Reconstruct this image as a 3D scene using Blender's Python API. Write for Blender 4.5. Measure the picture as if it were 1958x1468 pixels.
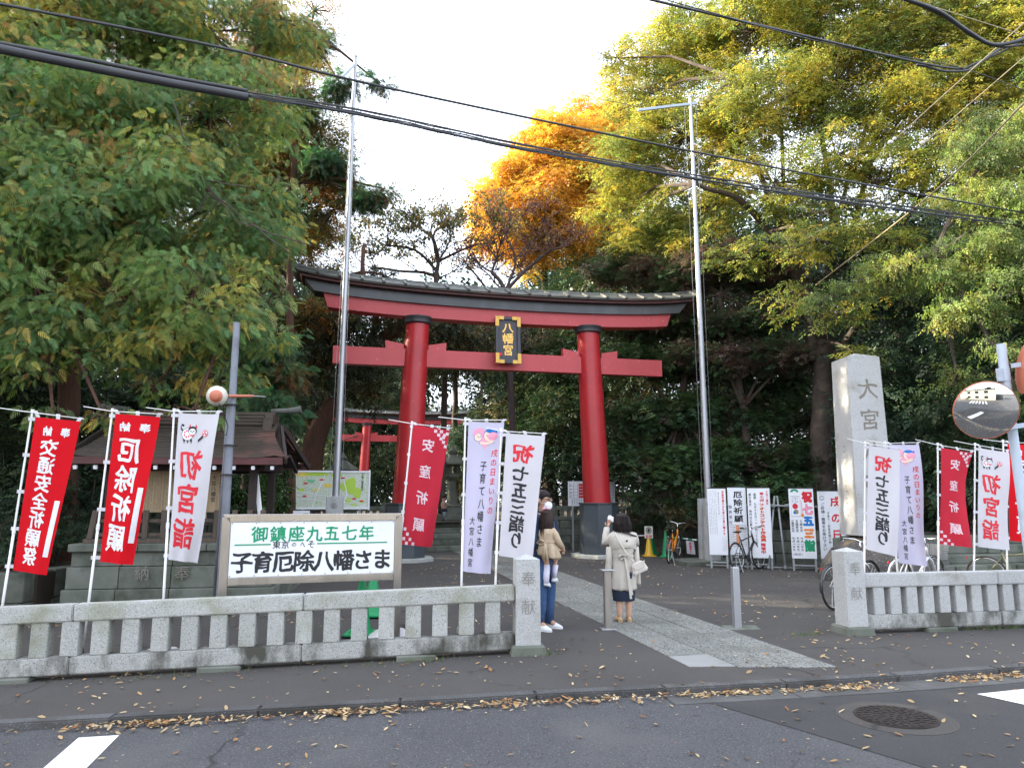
import bpy, bmesh, math, random
import numpy as np
from mathutils import Vector, Matrix, noise
random.seed(7); RNG = np.random.default_rng(11)
sc = bpy.context.scene
for o in list(bpy.data.objects): bpy.data.objects.remove(o)
COL = sc.collection
R = math.radians; PI = math.pi
# ---------------- camera
FPX = 1380.0; CX = 979.0; CY = 734.0; EYE = 1.68; TH = math.atan((950-734)/FPX); CT = math.cos(TH); ST = math.sin(TH)
cam_d = bpy.data.cameras.new('camera'); cam = bpy.data.objects.new('camera', cam_d); COL.objects.link(cam)
cam.location = (0, 0, EYE); cam.rotation_euler = (PI/2+TH, 0, 0)
cam_d.sensor_fit = 'HORIZONTAL'; cam_d.sensor_width = 36; cam_d.lens = FPX/1958*36
cam_d.clip_start = 0.05; cam_d.clip_end = 600
sc.camera = cam
# ---------------- world, sun, exposure
SUN_EL = 24.0; SUN_AZ = -78.0     # azimuth from +Y towards +X
w = bpy.data.worlds.new('World'); sc.world = w; w.use_nodes = True
nt = w.node_tree; nt.nodes.clear()
sky = nt.nodes.new('ShaderNodeTexSky'); sky.sky_type = 'NISHITA'; sky.sun_disc = False
sky.sun_elevation = R(SUN_EL); sky.sun_rotation = R(SUN_AZ); sky.air_density = 1.0; sky.dust_density = 4.0; sky.ozone_density = 1.0
SKY_STRENGTH = 0.15
bg = nt.nodes.new('ShaderNodeBackground'); bg.inputs[1].default_value = SKY_STRENGTH
out = nt.nodes.new('ShaderNodeOutputWorld')
# thin high cloud veil: a cloudy white mixed over the clear sky
tc = nt.nodes.new('ShaderNodeTexCoord'); nz = nt.nodes.new('ShaderNodeTexNoise'); nz.inputs['Scale'].default_value = 2.2; nz.inputs['Detail'].default_value = 5
cr = nt.nodes.new('ShaderNodeValToRGB'); cr.color_ramp.elements[0].position = 0.2; cr.color_ramp.elements[0].color = (0.5, 0.5, 0.5, 1)
cr.color_ramp.elements[1].position = 0.75; cr.color_ramp.elements[1].color = (0.72, 0.72, 0.72, 1)
mx = nt.nodes.new('ShaderNodeMixRGB'); mx.inputs[2].default_value = (5.2, 5.5, 6.1, 1)
nt.links.new(tc.outputs['Generated'], nz.inputs['Vector']); nt.links.new(nz.outputs['Fac'], cr.inputs['Fac'])
nt.links.new(cr.outputs['Color'], mx.inputs['Fac']); nt.links.new(sky.outputs[0], mx.inputs[1])
nt.links.new(mx.outputs[0], bg.inputs[0]); nt.links.new(bg.outputs[0], out.inputs[0])
sd = bpy.data.lights.new('sun', 'SUN'); sd.energy = 4.5; sd.angle = R(0.5); sd.color = (1.0, 0.86, 0.64)
so = bpy.data.objects.new('sun', sd); COL.objects.link(so)
svec = Vector((math.sin(R(SUN_AZ))*math.cos(R(SUN_EL)), math.cos(R(SUN_AZ))*math.cos(R(SUN_EL)), math.sin(R(SUN_EL))))
so.rotation_euler = svec.to_track_quat('Z', 'Y').to_euler(); so.location = (-20, 5, 20)
sc.view_settings.view_transform = 'Standard'; sc.view_settings.look = 'None'
sc.view_settings.exposure = 2.15; sc.view_settings.gamma = 1.0; sc.view_settings.use_curve_mapping = False
sc.render.engine = 'CYCLES'
sc.cycles.max_bounces = 8; sc.cycles.transparent_max_bounces = 8; sc.cycles.use_denoising = True
sc.cycles.sample_clamp_indirect = 8

# ---------------- geometry helpers
def ray(px, py):
    u = (px-CX)/FPX; v = (CY-py)/FPX
    return (u, CT-v*ST, ST+v*CT)
def G(px, py, z=0.0):           # point of the ground plane seen at a photograph pixel
    r = ray(px, py); t = (z-EYE)/r[2]; return Vector((r[0]*t, r[1]*t, z))
def P(px, py, Y):               # point at distance Y along a photograph pixel
    r = ray(px, py); t = Y/r[1]; return Vector((r[0]*t, Y, EYE+r[2]*t))

def thing(name, label, cat, loc=(0, 0, 0), rz=0, group=None):
    o = bpy.data.objects.new(name, None); COL.objects.link(o); o.empty_display_size = 0.1
    o.location = loc; o.rotation_euler = (0, 0, rz); tag(o, label, cat, group); return o
def tag(o, label=None, cat=None, group=None, kind=None):
    if label: o['label'] = label
    if cat: o['category'] = cat
    if group: o['group'] = group
    if kind: o['kind'] = kind
    return o
def link(me, name, parent=None, kind=None):
    global LAST
    o = bpy.data.objects.new(name, me); COL.objects.link(o); LAST = o
    if parent is not None: o.parent = parent
    if kind: o['kind'] = kind
    return o
def copy_tree(o, parent=None):
    c = o.copy(); COL.objects.link(c)
    if parent is not None: c.parent = parent
    for ch in list(o.children): copy_tree(ch, c)
    return c

class MB:
    def __init__(s): s.v = []; s.f = []
    def add(s, vs, fs):
        n = len(s.v); s.v += [tuple(v) for v in vs]; s.f += [tuple(i+n for i in f) for f in fs]; return s
    def box(s, c, d, rz=0, rot=None):
        x, y, z = d[0]/2, d[1]/2, d[2]/2; m = rot if rot is not None else Matrix.Rotation(rz, 3, 'Z')
        vs = [Vector(c)+m@Vector((a*x, b*y, e*z)) for a in (-1, 1) for b in (-1, 1) for e in (-1, 1)]
        return s.add(vs, [(0, 1, 3, 2), (4, 6, 7, 5), (0, 4, 5, 1), (2, 3, 7, 6), (0, 2, 6, 4), (1, 5, 7, 3)])
    def bar(s, p0, p1, w, h, up=(0, 0, 1)):
        p0 = Vector(p0); p1 = Vector(p1); d = p1-p0; L = d.length; d = d/L; up = Vector(up)
        sx = d.cross(up)
        if sx.length < 1e-4: sx = Vector((1, 0, 0))
        sx.normalize(); uz = sx.cross(d).normalized()
        m = Matrix((d, sx, uz)).transposed()
        return s.box((p0+p1)/2, (L, w, h), rot=m)
    def frust(s, c, d0, d1, h):   # tapered box, bottom centre c
        vs = []
        for (d, z) in ((d0, 0), (d1, h)):
            vs += [(c[0]+a*d[0]/2, c[1]+b*d[1]/2, c[2]+z) for a, b in ((-1, -1), (1, -1), (1, 1), (-1, 1))]
        return s.add(vs, [(3, 2, 1, 0), (4, 5, 6, 7), (0, 1, 5, 4), (1, 2, 6, 5), (2, 3, 7, 6), (3, 0, 4, 7)])
    def tube(s, pts, rad, n=8, cap=True, flat=1.0):
        pts = [Vector(p) for p in pts]; k = len(pts)
        if not hasattr(rad, '__len__'): rad = [rad]*k
        base = len(s.v); prev = None; vs = []
        for i in range(k):
            t = (pts[min(i+1, k-1)]-pts[max(i-1, 0)])
            t = t.normalized() if t.length > 1e-9 else Vector((0, 0, 1))
            if prev is None:
                a = Vector((0, 0, 1)) if abs(t.z) < 0.9 else Vector((1, 0, 0)); u = t.cross(a).normalized()
            else:
                u = prev-t*prev.dot(t); u = u.normalized() if u.length > 1e-6 else t.orthogonal().normalized()
            prev = u; v = t.cross(u)
            for j in range(n):
                an = 2*PI*j/n; vs.append(pts[i]+u*math.cos(an)*rad[i]+v*math.sin(an)*rad[i]*flat)
        fs = [(i*n+j, i*n+(j+1) % n, (i+1)*n+(j+1) % n, (i+1)*n+j) for i in range(k-1) for j in range(n)]
        if cap: fs += [tuple(range(n))[::-1], tuple((k-1)*n+j for j in range(n))]
        return s.add(vs, fs)
    def loft(s, rings, n=16, cap=True):   # rings (cx,cy,cz,rx,ry[,tilt x,tilt y])
        vs = []
        for r in rings:
            cx, cy, cz, rx, ry = r[:5]; tx, ty = (r[5], r[6]) if len(r) > 5 else (0, 0)
            for j in range(n):
                an = 2*PI*j/n; x = rx*math.cos(an); y = ry*math.sin(an); vs.append((cx+x, cy+y, cz+tx*x+ty*y))
        k = len(rings)
        fs = [(i*n+j, i*n+(j+1) % n, (i+1)*n+(j+1) % n, (i+1)*n+j) for i in range(k-1) for j in range(n)]
        if cap: fs += [tuple(range(n))[::-1], tuple((k-1)*n+j for j in range(n))]
        return s.add(vs, fs)
    def lathe(s, c, prof, n=24, cap=True):
        return s.loft([(c[0], c[1], c[2]+z, r, r) for r, z in prof], n, cap)
    def prism(s, poly, y0, y1):           # polygon in x,z extruded along y
        n = len(poly); vs = [(x, y0, z) for x, z in poly]+[(x, y1, z) for x, z in poly]
        return s.add(vs, [tuple(range(n)), tuple(range(2*n-1, n-1, -1))]+[(i, (i+n), (i+1) % n+n, (i+1) % n) for i in range(n)])
    def slab(s, poly, z0, z1):            # polygon in x,y extruded along z
        n = len(poly); vs = [(x, y, z0) for x, y in poly]+[(x, y, z1) for x, y in poly]
        return s.add(vs, [tuple(range(n))[::-1], tuple(range(n, 2*n))]+[(i, (i+1) % n, (i+1) % n+n, i+n) for i in range(n)])
    def ell(s, c, r, n=14, m=9, zmin=-1.0, zmax=1.0):
        rings = []
        a0 = math.asin(max(-1, zmin)); a1 = math.asin(min(1, zmax))
        for i in range(m):
            a = a0+(a1-a0)*i/(m-1); q = max(math.cos(a), 0.02)
            rings.append((c[0], c[1], c[2]+r[2]*math.sin(a), r[0]*q, r[1]*q))
        return s.loft(rings, n)
    def xform(s, M, start=0):
        for i in range(start, len(s.v)): s.v[i] = tuple(M@Vector(s.v[i]))
        return s
    def mesh(s, name, m, smooth=False, bevel=0, fixn=False, segs=1):
        me = bpy.data.meshes.new(name); me.from_pydata(s.v, [], s.f)
        if bevel or fixn:
            bm = bmesh.new(); bm.from_mesh(me)
            if fixn: bmesh.ops.recalc_face_normals(bm, faces=bm.faces)
            if bevel:
                ed = [e for e in bm.edges if len(e.link_faces) == 2 and e.calc_face_angle(0) > 0.6]
                bmesh.ops.bevel(bm, geom=ed, offset=bevel, segments=segs, affect='EDGES', clamp_overlap=True)
            bm.to_mesh(me); bm.free()
        if m is not None: me.materials.append(m)
        if smooth: me.polygons.foreach_set('use_smooth', [True]*len(me.polygons))
        me.update(); return me
    def build(s, name, m, parent=None, smooth=False, bevel=0, kind=None, fixn=False, segs=1):
        return link(s.mesh(name, m, smooth, bevel, fixn, segs), name, parent, kind)

def smooth_angle(o, ang=40):
    me = o.data; me.polygons.foreach_set('use_smooth', [True]*len(me.polygons))
    me.set_sharp_from_angle(angle=R(ang)); return o
def rough_up(me, amp, scale, off=0):
    for v in me.vertices:
        p = v.co*scale+Vector((off, off*.7, 3.1)); n = noise.noise_vector(p); v.co += n*amp
    me.update()

# ---------------- materials
def new_mat(name):
    m = bpy.data.materials.new(name); m.use_nodes = True; t = m.node_tree; t.nodes.clear()
    o = t.nodes.new('ShaderNodeOutputMaterial'); b = t.nodes.new('ShaderNodeBsdfPrincipled'); t.links.new(b.outputs[0], o.inputs[0])
    return m, t, b, o
def rgb(c): return (c[0], c[1], c[2], 1)
def mat(name, c, c2=None, scale=6, rough=0.6, metal=0, bump=0, bscale=30, speck=(), grime=None, world=True, stretch=None, spec=0.5, crack=0, rvar=0):
    m, t, b, o = new_mat(name); N = t.nodes; L = t.links
    if world: g = N.new('ShaderNodeNewGeometry'); vec = g.outputs['Position']
    else: g = N.new('ShaderNodeTexCoord'); vec = g.outputs['Object']
    if stretch:
        mp = N.new('ShaderNodeMapping'); mp.inputs['Scale'].default_value = stretch; L.new(vec, mp.inputs['Vector']); vs = mp.outputs[0]
    else: vs = vec
    def noi(sc_, det=4, v=vec, rg=0.6):
        n = N.new('ShaderNodeTexNoise'); n.inputs['Scale'].default_value = sc_; n.inputs['Detail'].default_value = det; n.inputs['Roughness'].default_value = rg
        L.new(v, n.inputs['Vector']); return n.outputs['Fac']
    def ramp(src, a, b_):
        r = N.new('ShaderNodeMapRange'); r.inputs['From Min'].default_value = a; r.inputs['From Max'].default_value = b_; L.new(src, r.inputs['Value']); return r.outputs[0]
    def mix(f, a, b_):
        x = N.new('ShaderNodeMixRGB')
        if hasattr(f, 'links'): L.new(f, x.inputs[0])
        else: x.inputs[0].default_value = f
        for i, q in ((1, a), (2, b_)):
            if hasattr(q, 'links'): L.new(q, x.inputs[i])
            else: x.inputs[i].default_value = rgb(q)
        return x.outputs[0]
    if c2 is None: c2 = tuple(k*0.82 for k in c)
    col = mix(ramp(noi(scale, 5, vs), 0.3, 0.7), c, c2)
    for (sc_c, sc_s, lo, hi) in speck: col = mix(ramp(noi(sc_s, 1), lo, hi), col, sc_c)
    if grime: col = mix(ramp(noi(grime[1], 5, vs), grime[2], grime[3]), col, grime[0])
    if crack:
        nv = N.new('ShaderNodeTexNoise'); nv.inputs['Scale'].default_value = 1.6; nv.inputs['Detail'].default_value = 4; L.new(vec, nv.inputs['Vector'])
        ad = N.new('ShaderNodeVectorMath'); ad.operation = 'MULTIPLY_ADD'; L.new(nv.outputs['Color'], ad.inputs[0]); ad.inputs[1].default_value = (.9, .9, 0); L.new(vec, ad.inputs[2])
        vo = N.new('ShaderNodeTexVoronoi'); vo.feature = 'DISTANCE_TO_EDGE'; vo.inputs['Scale'].default_value = crack; L.new(ad.outputs[0], vo.inputs['Vector'])
        cm = N.new('ShaderNodeMath'); cm.operation = 'MULTIPLY'; L.new(ramp(vo.outputs['Distance'], .008, .002), cm.inputs[0]); L.new(ramp(noi(.45, 2), .48, .56), cm.inputs[1])
        col = mix(cm.outputs[0], col, tuple(k*.35 for k in c))
    if rvar:
        oi = N.new('ShaderNodeObjectInfo'); hs = N.new('ShaderNodeHueSaturation'); r = N.new('ShaderNodeMapRange')
        r.inputs['To Min'].default_value = 1-rvar; r.inputs['To Max'].default_value = 1+rvar; L.new(oi.outputs['Random'], r.inputs['Value'])
        L.new(r.outputs[0], hs.inputs['Value']); L.new(col, hs.inputs['Color']); col = hs.outputs[0]
    L.new(col, b.inputs['Base Color']); b.inputs['Roughness'].default_value = rough; b.inputs['Metallic'].default_value = metal
    b.inputs['Specular IOR Level'].default_value = spec
    if bump:
        bp = N.new('ShaderNodeBump'); bp.inputs['Strength'].default_value = bump; bp.inputs['Distance'].default_value = 0.01
        L.new(noi(bscale, 4), bp.inputs['Height']); L.new(bp.outputs[0], b.inputs['Normal'])
    return m
def cloth(name, c, tr=0.35, c2=None, bump=0.25):
    m = mat(name, c, c2 or tuple(k*0.93 for k in c), scale=3, rough=0.85, bump=bump, bscale=9, spec=0.1); t = m.node_tree
    b = [n for n in t.nodes if n.type == 'BSDF_PRINCIPLED'][0]; o = [n for n in t.nodes if n.type == 'OUTPUT_MATERIAL'][0]
    tl = t.nodes.new('ShaderNodeBsdfTranslucent'); tl.inputs[0].default_value = rgb(c); ms = t.nodes.new('ShaderNodeMixShader'); ms.inputs[0].default_value = tr
    t.links.new(b.outputs[0], ms.inputs[1]); t.links.new(tl.outputs[0], ms.inputs[2]); t.links.new(ms.outputs[0], o.inputs[0]); return m
def leaf_mat(name, tr=0.4, rough=0.55, inst=True):
    m, t, b, o = new_mat(name); N = t.nodes; L = t.links
    a = N.new('ShaderNodeAttribute'); a.attribute_name = 'Col'; src = a.outputs['Color']
    if inst:
        a.attribute_type = 'INSTANCER'; v = N.new('ShaderNodeAttribute'); v.attribute_name = 'var'
        mm = N.new('ShaderNodeMixRGB'); mm.blend_type = 'MULTIPLY'; mm.inputs[0].default_value = 1; L.new(src, mm.inputs[1]); L.new(v.outputs['Color'], mm.inputs[2]); src = mm.outputs[0]
    L.new(src, b.inputs['Base Color']); b.inputs['Roughness'].default_value = rough; b.inputs['Specular IOR Level'].default_value = 0.3
    tl = N.new('ShaderNodeBsdfTranslucent'); hs = N.new('ShaderNodeHueSaturation'); hs.inputs['Saturation'].default_value = 1.1; hs.inputs['Value'].default_value = 1.4
    L.new(src, hs.inputs['Color']); L.new(hs.outputs[0], tl.inputs[0])
    ms = N.new('ShaderNodeMixShader'); ms.inputs[0].default_value = tr
    L.new(b.outputs[0], ms.inputs[1]); L.new(tl.outputs[0], ms.inputs[2]); L.new(ms.outputs[0], o.inputs[0]); return m
M = {}
M['granite'] = mat('granite', (.41, .42, .41), (.34, .355, .33), 3, .75, bump=.5, bscale=120, speck=[((.17, .17, .17), 80, .56, .68), ((.47, .47, .46), 62, .56, .68)], grime=((.19, .20, .12), 2.6, .50, .8), rvar=.08)
M['granite_stained'] = mat('granite_stained', (.39, .40, .39), (.28, .29, .27), 3, .8, bump=.5, bscale=120, speck=[((.16, .16, .16), 80, .56, .68), ((.45, .45, .44), 62, .56, .68)], grime=((.06, .06, .048), 3.0, .44, .62), rvar=.06, stretch=(1, 1, .5))
M['granite_pale'] = mat('granite_pale', (.42, .43, .43), (.37, .38, .38), 2.5, .75, bump=.4, bscale=130, speck=[((.25, .25, .25), 85, .57, .68), ((.50, .50, .50), 70, .57, .68)], grime=((.20, .18, .13), 2.0, .55, .8))
M['old_stone'] = mat('old_stone', (.13, .14, .12), (.08, .09, .07), 4, .9, bump=.8, bscale=40, grime=((.03, .04, .025), 2.2, .45, .7), rvar=.2)
M['mossy_stone'] = mat('mossy_stone', (.15, .16, .14), (.10, .115, .09), 3, .9, bump=.7, bscale=45, grime=((.05, .06, .04), 2.4, .48, .7), rvar=.12)
M['boulder'] = mat('boulder', (.085, .08, .078), (.05, .047, .045), 5, .9, bump=1.0, bscale=35, speck=[((.20, .19, .18), 45, .6, .72)], grime=((.22, .16, .09), 1.3, .56, .64))
M['carved'] = mat('carved', (.10, .10, .095), (.15, .15, .14), 20, .9)
M['carve_shade_faint'] = mat('carve_shade_faint', (.27, .265, .25), (.21, .20, .19), 20, .9)  # letters stay flat; shade inside the cut strokes is put into this grey
M['carve_shade_pale'] = mat('carve_shade_pale', (.22, .20, .17), (.15, .14, .12), 20, .9)  # brown tone paints the shade of cut strokes onto flat letters
M['asphalt'] = mat('asphalt', (.066, .068, .075), (.054, .055, .061), 1.2, .9, bump=.9, bscale=90, speck=[((.17, .175, .185), 70, .62, .72), ((.018, .018, .018), 60, .60, .7)], grime=((.10, .098, .098), .5, .5, .75), crack=.35)
M['asphalt_new'] = mat('asphalt_new', (.036, .036, .038), (.028, .028, .030), 1.5, .85, bump=.7, bscale=90, speck=[((.06, .06, .06), 75, .62, .72)], grime=((.045, .043, .042), .7, .5, .75), crack=.3)
M['court'] = mat('court', (.060, .056, .054), (.046, .042, .040), .8, .92, bump=.8, bscale=70, speck=[((.085, .08, .075), 65, .62, .74)], grime=((.064, .058, .053), .35, .5, .75), crack=.4)
M['earth'] = mat('earth', (.045, .034, .024), (.025, .02, .014), 2, .95, bump=1, bscale=18)
M['kerb'] = mat('kerb', (.085, .085, .088), (.05, .05, .052), 2.2, .9, bump=.6, bscale=70, speck=[((.15, .15, .15), 70, .6, .7)], grime=((.035, .035, .03), 1.8, .5, .7), rvar=.2)
M['gutter'] = mat('gutter', (.10, .10, .10), (.065, .065, .065), 2.5, .9, bump=.5, bscale=80, grime=((.04, .04, .04), 1.5, .45, .7), rvar=.1)
M['paver'] = mat('paver', (.21, .215, .20), (.15, .155, .145), 2, .85, bump=.9, bscale=60, speck=[((.045, .05, .045), 42, .55, .62), ((.33, .33, .31), 50, .60, .68)], grime=((.09, .09, .075), 1.1, .5, .75), rvar=.1)
M['paver_smooth'] = mat('paver_smooth', (.27, .275, .27), (.22, .225, .22), 2, .8, bump=.3, bscale=90, speck=[((.14, .14, .14), 140, .6, .7)], grime=((.13, .13, .12), 2, .55, .8))
M['white_paint'] = mat('white_paint', (.72, .74, .76), (.6, .62, .63), 8, .8, bump=.4, bscale=80, speck=[((.2, .2, .2), 60, .66, .72)])
M['manhole'] = mat('manhole', (.055, .045, .042), (.03, .026, .025), 10, .6, metal=.6, bump=.5, bscale=60)
M['red'] = mat('red', (.42, .017, .023), (.36, .014, .02), 1.5, .38, bump=.05, bscale=20, speck=[((.42, .06, .07), 9, .66, .8)], grime=((.29, .012, .018), 1.2, .5, .75), spec=.5)
M['red_flat'] = mat('red_flat', (.47, .055, .062), (.42, .045, .052), 1.5, .48, bump=.05, bscale=20, speck=[((.55, .18, .18), 12, .69, .8)], grime=((.36, .040, .045), 1.1, .5, .75), stretch=(1, 1, .35))
M['torii_black'] = mat('torii_black', (.045, .047, .052), (.03, .03, .034), 2, .33, grime=((.075, .078, .085), 1.4, .5, .75), stretch=(1, 1, .4))
M['plinth'] = mat('plinth', (.055, .068, .08), (.042, .052, .062), 2, .5, bump=.1, bscale=90, speck=[((.1, .115, .13), 160, .62, .72)])
M['copper'] = mat('copper', (.115, .12, .11), (.07, .072, .07), 3, .5, metal=.35, bump=.2, bscale=30, grime=((.17, .185, .165), 2, .5, .7), rvar=.12)
M['copper_brown'] = mat('copper_brown', (.062, .047, .034), (.038, .029, .022), 3, .5, metal=.3, bump=.25, bscale=30, grime=((.12, .055, .045), .9, .52, .66), rvar=.16)
M['maroon'] = mat('maroon', (.09, .022, .022), (.06, .015, .015), 5, .6, grime=((.05, .02, .02), 3, .5, .7))
M['old_wood'] = mat('old_wood', (.10, .075, .055), (.06, .045, .035), 4, .85, bump=.5, bscale=40, stretch=(6, 6, .6), rvar=.15)
M['dark_wood'] = mat('dark_wood', (.03, .018, .015), (.018, .011, .01), 6, .7, bump=.4, bscale=30)
M['board_wood'] = mat('board_wood', (.33, .25, .15), (.25, .18, .10), 6, .75, grime=((.2, .15, .09), 2, .5, .7), stretch=(5, 5, .5))
M['steel'] = mat('steel', (.52, .51, .50), (.44, .43, .42), 8, .27, metal=.9, grime=((.35, .33, .31), 3, .5, .75), stretch=(1, 1, .25))
M['steel_warm'] = mat('steel_warm', (.44, .42, .40), (.38, .36, .34), 8, .33, metal=.8, grime=((.24, .21, .19), 3, .45, .75), stretch=(1, 1, .25))
M['alu'] = mat('alu', (.42, .43, .46), (.36, .37, .40), 4, .42, metal=.7, stretch=(1, 1, .2))
M['chrome'] = mat('chrome', (.7, .7, .7), rough=.15, metal=1)
M['grey_pipe'] = mat('grey_pipe', (.20, .22, .26), (.16, .175, .21), 3, .5, grime=((.12, .13, .15), 2, .5, .7))
M['galv'] = mat('galv', (.36, .38, .39), (.28, .30, .31), 5, .5, metal=.5)
M['mirror_post'] = mat('mirror_post', (.42, .50, .60), (.38, .45, .54), 3, .55, grime=((.3, .35, .4), 3, .55, .75))
M['orange_paint'] = mat('orange_paint', (.50, .16, .09), (.42, .13, .08), 4, .5)
M['mirror'] = mat('mirror', (.88, .90, .90), (.86, .88, .88), 1, .012, metal=1)
M['white'] = mat('white', (.78, .79, .82), (.74, .75, .78), 4, .45)
M['board_white'] = mat('board_white', (.76, .78, .83), (.72, .74, .79), 2, .4, grime=((.62, .63, .66), 1.2, .55, .8))
M['pole_white'] = mat('pole_white', (.76, .76, .76), (.70, .70, .68), 3, .45, grime=((.48, .42, .33), 2.2, .6, .75))
M['lamp_white'] = mat('lamp_white', (.60, .58, .50), (.52, .50, .43), 4, .45)
M['black'] = mat('black', (.012, .012, .014), (.018, .018, .02), 10, .5)
M['ink'] = mat('ink', (.014, .014, .017), (.02, .02, .024), 30, .7)
M['ink_red'] = mat('ink_red', (.62, .015, .03), (.56, .012, .03), 20, .7)
M['ink_green'] = mat('ink_green', (.0, .27, .12), (.0, .25, .11), 20, .6)
M['ink_blue'] = mat('ink_blue', (.0, .17, .52), (.0, .15, .48), 20, .6)
M['ink_pink'] = mat('ink_pink', (.70, .12, .25), (.66, .11, .23), 20, .7)
M['ink_lpink'] = mat('ink_lpink', (.80, .33, .45), (.77, .31, .43), 20, .8)
M['ink_orange'] = mat('ink_orange', (.75, .22, .03), (.72, .2, .03), 20, .7)
M['ink_skin'] = mat('ink_skin', (.78, .60, .48), (.78, .60, .48), 20, .8)
M['ink_grey'] = mat('ink_grey', (.35, .35, .36), (.4, .4, .4), 20, .8)
M['map_green'] = mat('map_green', (.36, .55, .04), (.42, .60, .08), 14, .5)
M['map_yellow'] = mat('map_yellow', (.75, .62, .12), (.70, .50, .08), 14, .5)
M['map_teal'] = mat('map_teal', (.16, .45, .25), (.2, .5, .3), 14, .5)
M['map_paper'] = mat('map_paper', (.58, .62, .56), (.50, .58, .46), 9, .4, speck=[((.35, .45, .12), 22, .62, .66), ((.35, .35, .33), 60, .66, .7)])
M['gold'] = mat('gold', (.52, .31, .07), (.46, .27, .06), 9, .42, metal=.55)
M['gold_letter'] = mat('gold_letter', (.70, .42, .10), (.66, .38, .09), 9, .4, metal=.4)
M['plaque'] = mat('plaque', (.035, .035, .045), (.055, .055, .065), 8, .6, bump=.3, bscale=40, stretch=(6, 6, .5))
M['banner_red'] = cloth('banner_red', (.72, .012, .022), .3)
M['banner_faded'] = cloth('banner_faded', (.58, .035, .06), .3)
M['banner_white'] = cloth('banner_white', (.72, .71, .76), .35)
M['banner_lilac'] = cloth('banner_lilac', (.66, .64, .82), .35)
M['print_white'] = mat('print_white', (.76, .76, .80), rough=.85, spec=.1)
M['print_faded'] = mat('print_faded', (.72, .55, .60), rough=.85, spec=.1)
M['cone_green'] = mat('cone_green', (.0, .28, .09), (.0, .23, .08), 5, .45)
M['cone_yellow'] = mat('cone_yellow', (.68, .40, .02), (.6, .34, .02), 5, .45)
M['rubber'] = mat('rubber', (.014, .014, .014), (.02, .02, .02), 20, .75)
M['bike_orange'] = mat('bike_orange', (.80, .27, .015), (.76, .25, .015), 5, .3)
M['bike_black'] = mat('bike_black', (.02, .021, .024), (.03, .03, .033), 5, .25)
M['bike_white'] = mat('bike_white', (.72, .74, .75), (.68, .70, .71), 5, .25)
M['bike_olive'] = mat('bike_olive', (.11, .12, .07), (.09, .10, .06), 5, .35)
M['brown_leather'] = mat('brown_leather', (.14, .045, .03), (.10, .03, .02), 8, .5)
M['reflector'] = mat('reflector', (.6, .02, .02), rough=.25)
M['skin'] = mat('skin', (.56, .34, .24), (.50, .30, .21), 6, .55)
M['skin_dark'] = mat('skin_dark', (.47, .27, .18), (.42, .24, .16), 6, .55)
M['hair'] = mat('hair', (.012, .009, .010), (.022, .014, .014), 30, .55, bump=.5, bscale=60, stretch=(14, 14, 1), spec=.25)
M['hair_brown'] = mat('hair_brown', (.035, .018, .014), (.018, .01, .009), 30, .55, bump=.5, bscale=60, stretch=(14, 14, 1), spec=.25)
M['coat'] = mat('coat', (.50, .465, .41), (.43, .395, .35), 6, .85, bump=.5, bscale=22)
M['coat_tan'] = mat('coat_tan', (.46, .36, .25), (.36, .28, .19), 9, .85, bump=.9, bscale=26)
M['skirt'] = mat('skirt', (.018, .03, .06), (.014, .024, .05), 8, .8, bump=.3, bscale=60)
M['denim'] = mat('denim', (.035, .085, .20), (.022, .055, .14), 7, .85, bump=.6, bscale=18, grime=((.07, .14, .28), 6, .55, .75))
M['denim_jacket'] = mat('denim_jacket', (.025, .055, .12), (.018, .038, .085), 7, .85, bump=.6, bscale=18)
M['navy'] = mat('navy', (.010, .013, .028), (.014, .018, .035), 8, .85, bump=.3, bscale=30)
M['shoe_white'] = mat('shoe_white', (.66, .67, .70), (.6, .6, .62), 8, .6)
M['shoe_beige'] = mat('shoe_beige', (.50, .34, .19), (.46, .31, .17), 8, .45)
M['sock'] = mat('sock', (.62, .60, .74), (.58, .56, .70), 30, .9)
M['mask'] = mat('mask', (.74, .77, .83), (.7, .73, .78), 8, .8, bump=.3, bscale=30)
M['bag'] = mat('bag', (.62, .58, .54), (.56, .52, .48), 5, .5, bump=.2, bscale=30)
M['pinkbow'] = mat('pinkbow', (.75, .42, .52), rough=.7)
M['lens'] = mat('lens', (.05, .05, .06), rough=.1, metal=.3)
M['sweater'] = mat('sweater', (.45, .30, .25), (.40, .26, .21), 8, .9, bump=.6, bscale=60)
M['jeans_light'] = mat('jeans_light', (.30, .36, .43), (.24, .30, .37), 8, .85)
M['plastic_grey'] = mat('plastic_grey', (.52, .51, .53), (.46, .45, .47), 4, .5)
M['base_tan'] = mat('base_tan', (.40, .34, .26), (.35, .29, .22), 5, .7)
M['bark'] = mat('bark', (.075, .055, .042), (.04, .03, .024), 5, .95, bump=1.2, bscale=22, stretch=(4, 4, .8))
M['bark_red'] = mat('bark_red', (.105, .048, .030), (.05, .026, .018), 5, .95, bump=1.2, bscale=22, stretch=(5, 5, .5))
M['bark_zelkova'] = mat('bark_zelkova', (.070, .052, .042), (.042, .032, .027), 4, .9, bump=.9, bscale=18, grime=((.095, .072, .056), 3, .5, .65))
M['twig'] = mat('twig', (.085, .065, .052), (.05, .04, .032), 8, .9)
M['twig_purple'] = mat('twig_purple', (.075, .05, .052), (.05, .035, .036), 8, .9)
M['cable'] = mat('cable', (.018, .019, .024), (.028, .03, .036), 3, .45)
M['guy'] = mat('guy', (.42, .34, .22), (.36, .30, .2), 3, .5, metal=.4)
M['thin_wire'] = mat('thin_wire', (.12, .12, .13), rough=.6)
M['insulator'] = mat('insulator', (.6, .62, .62), rough=.3)
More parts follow.
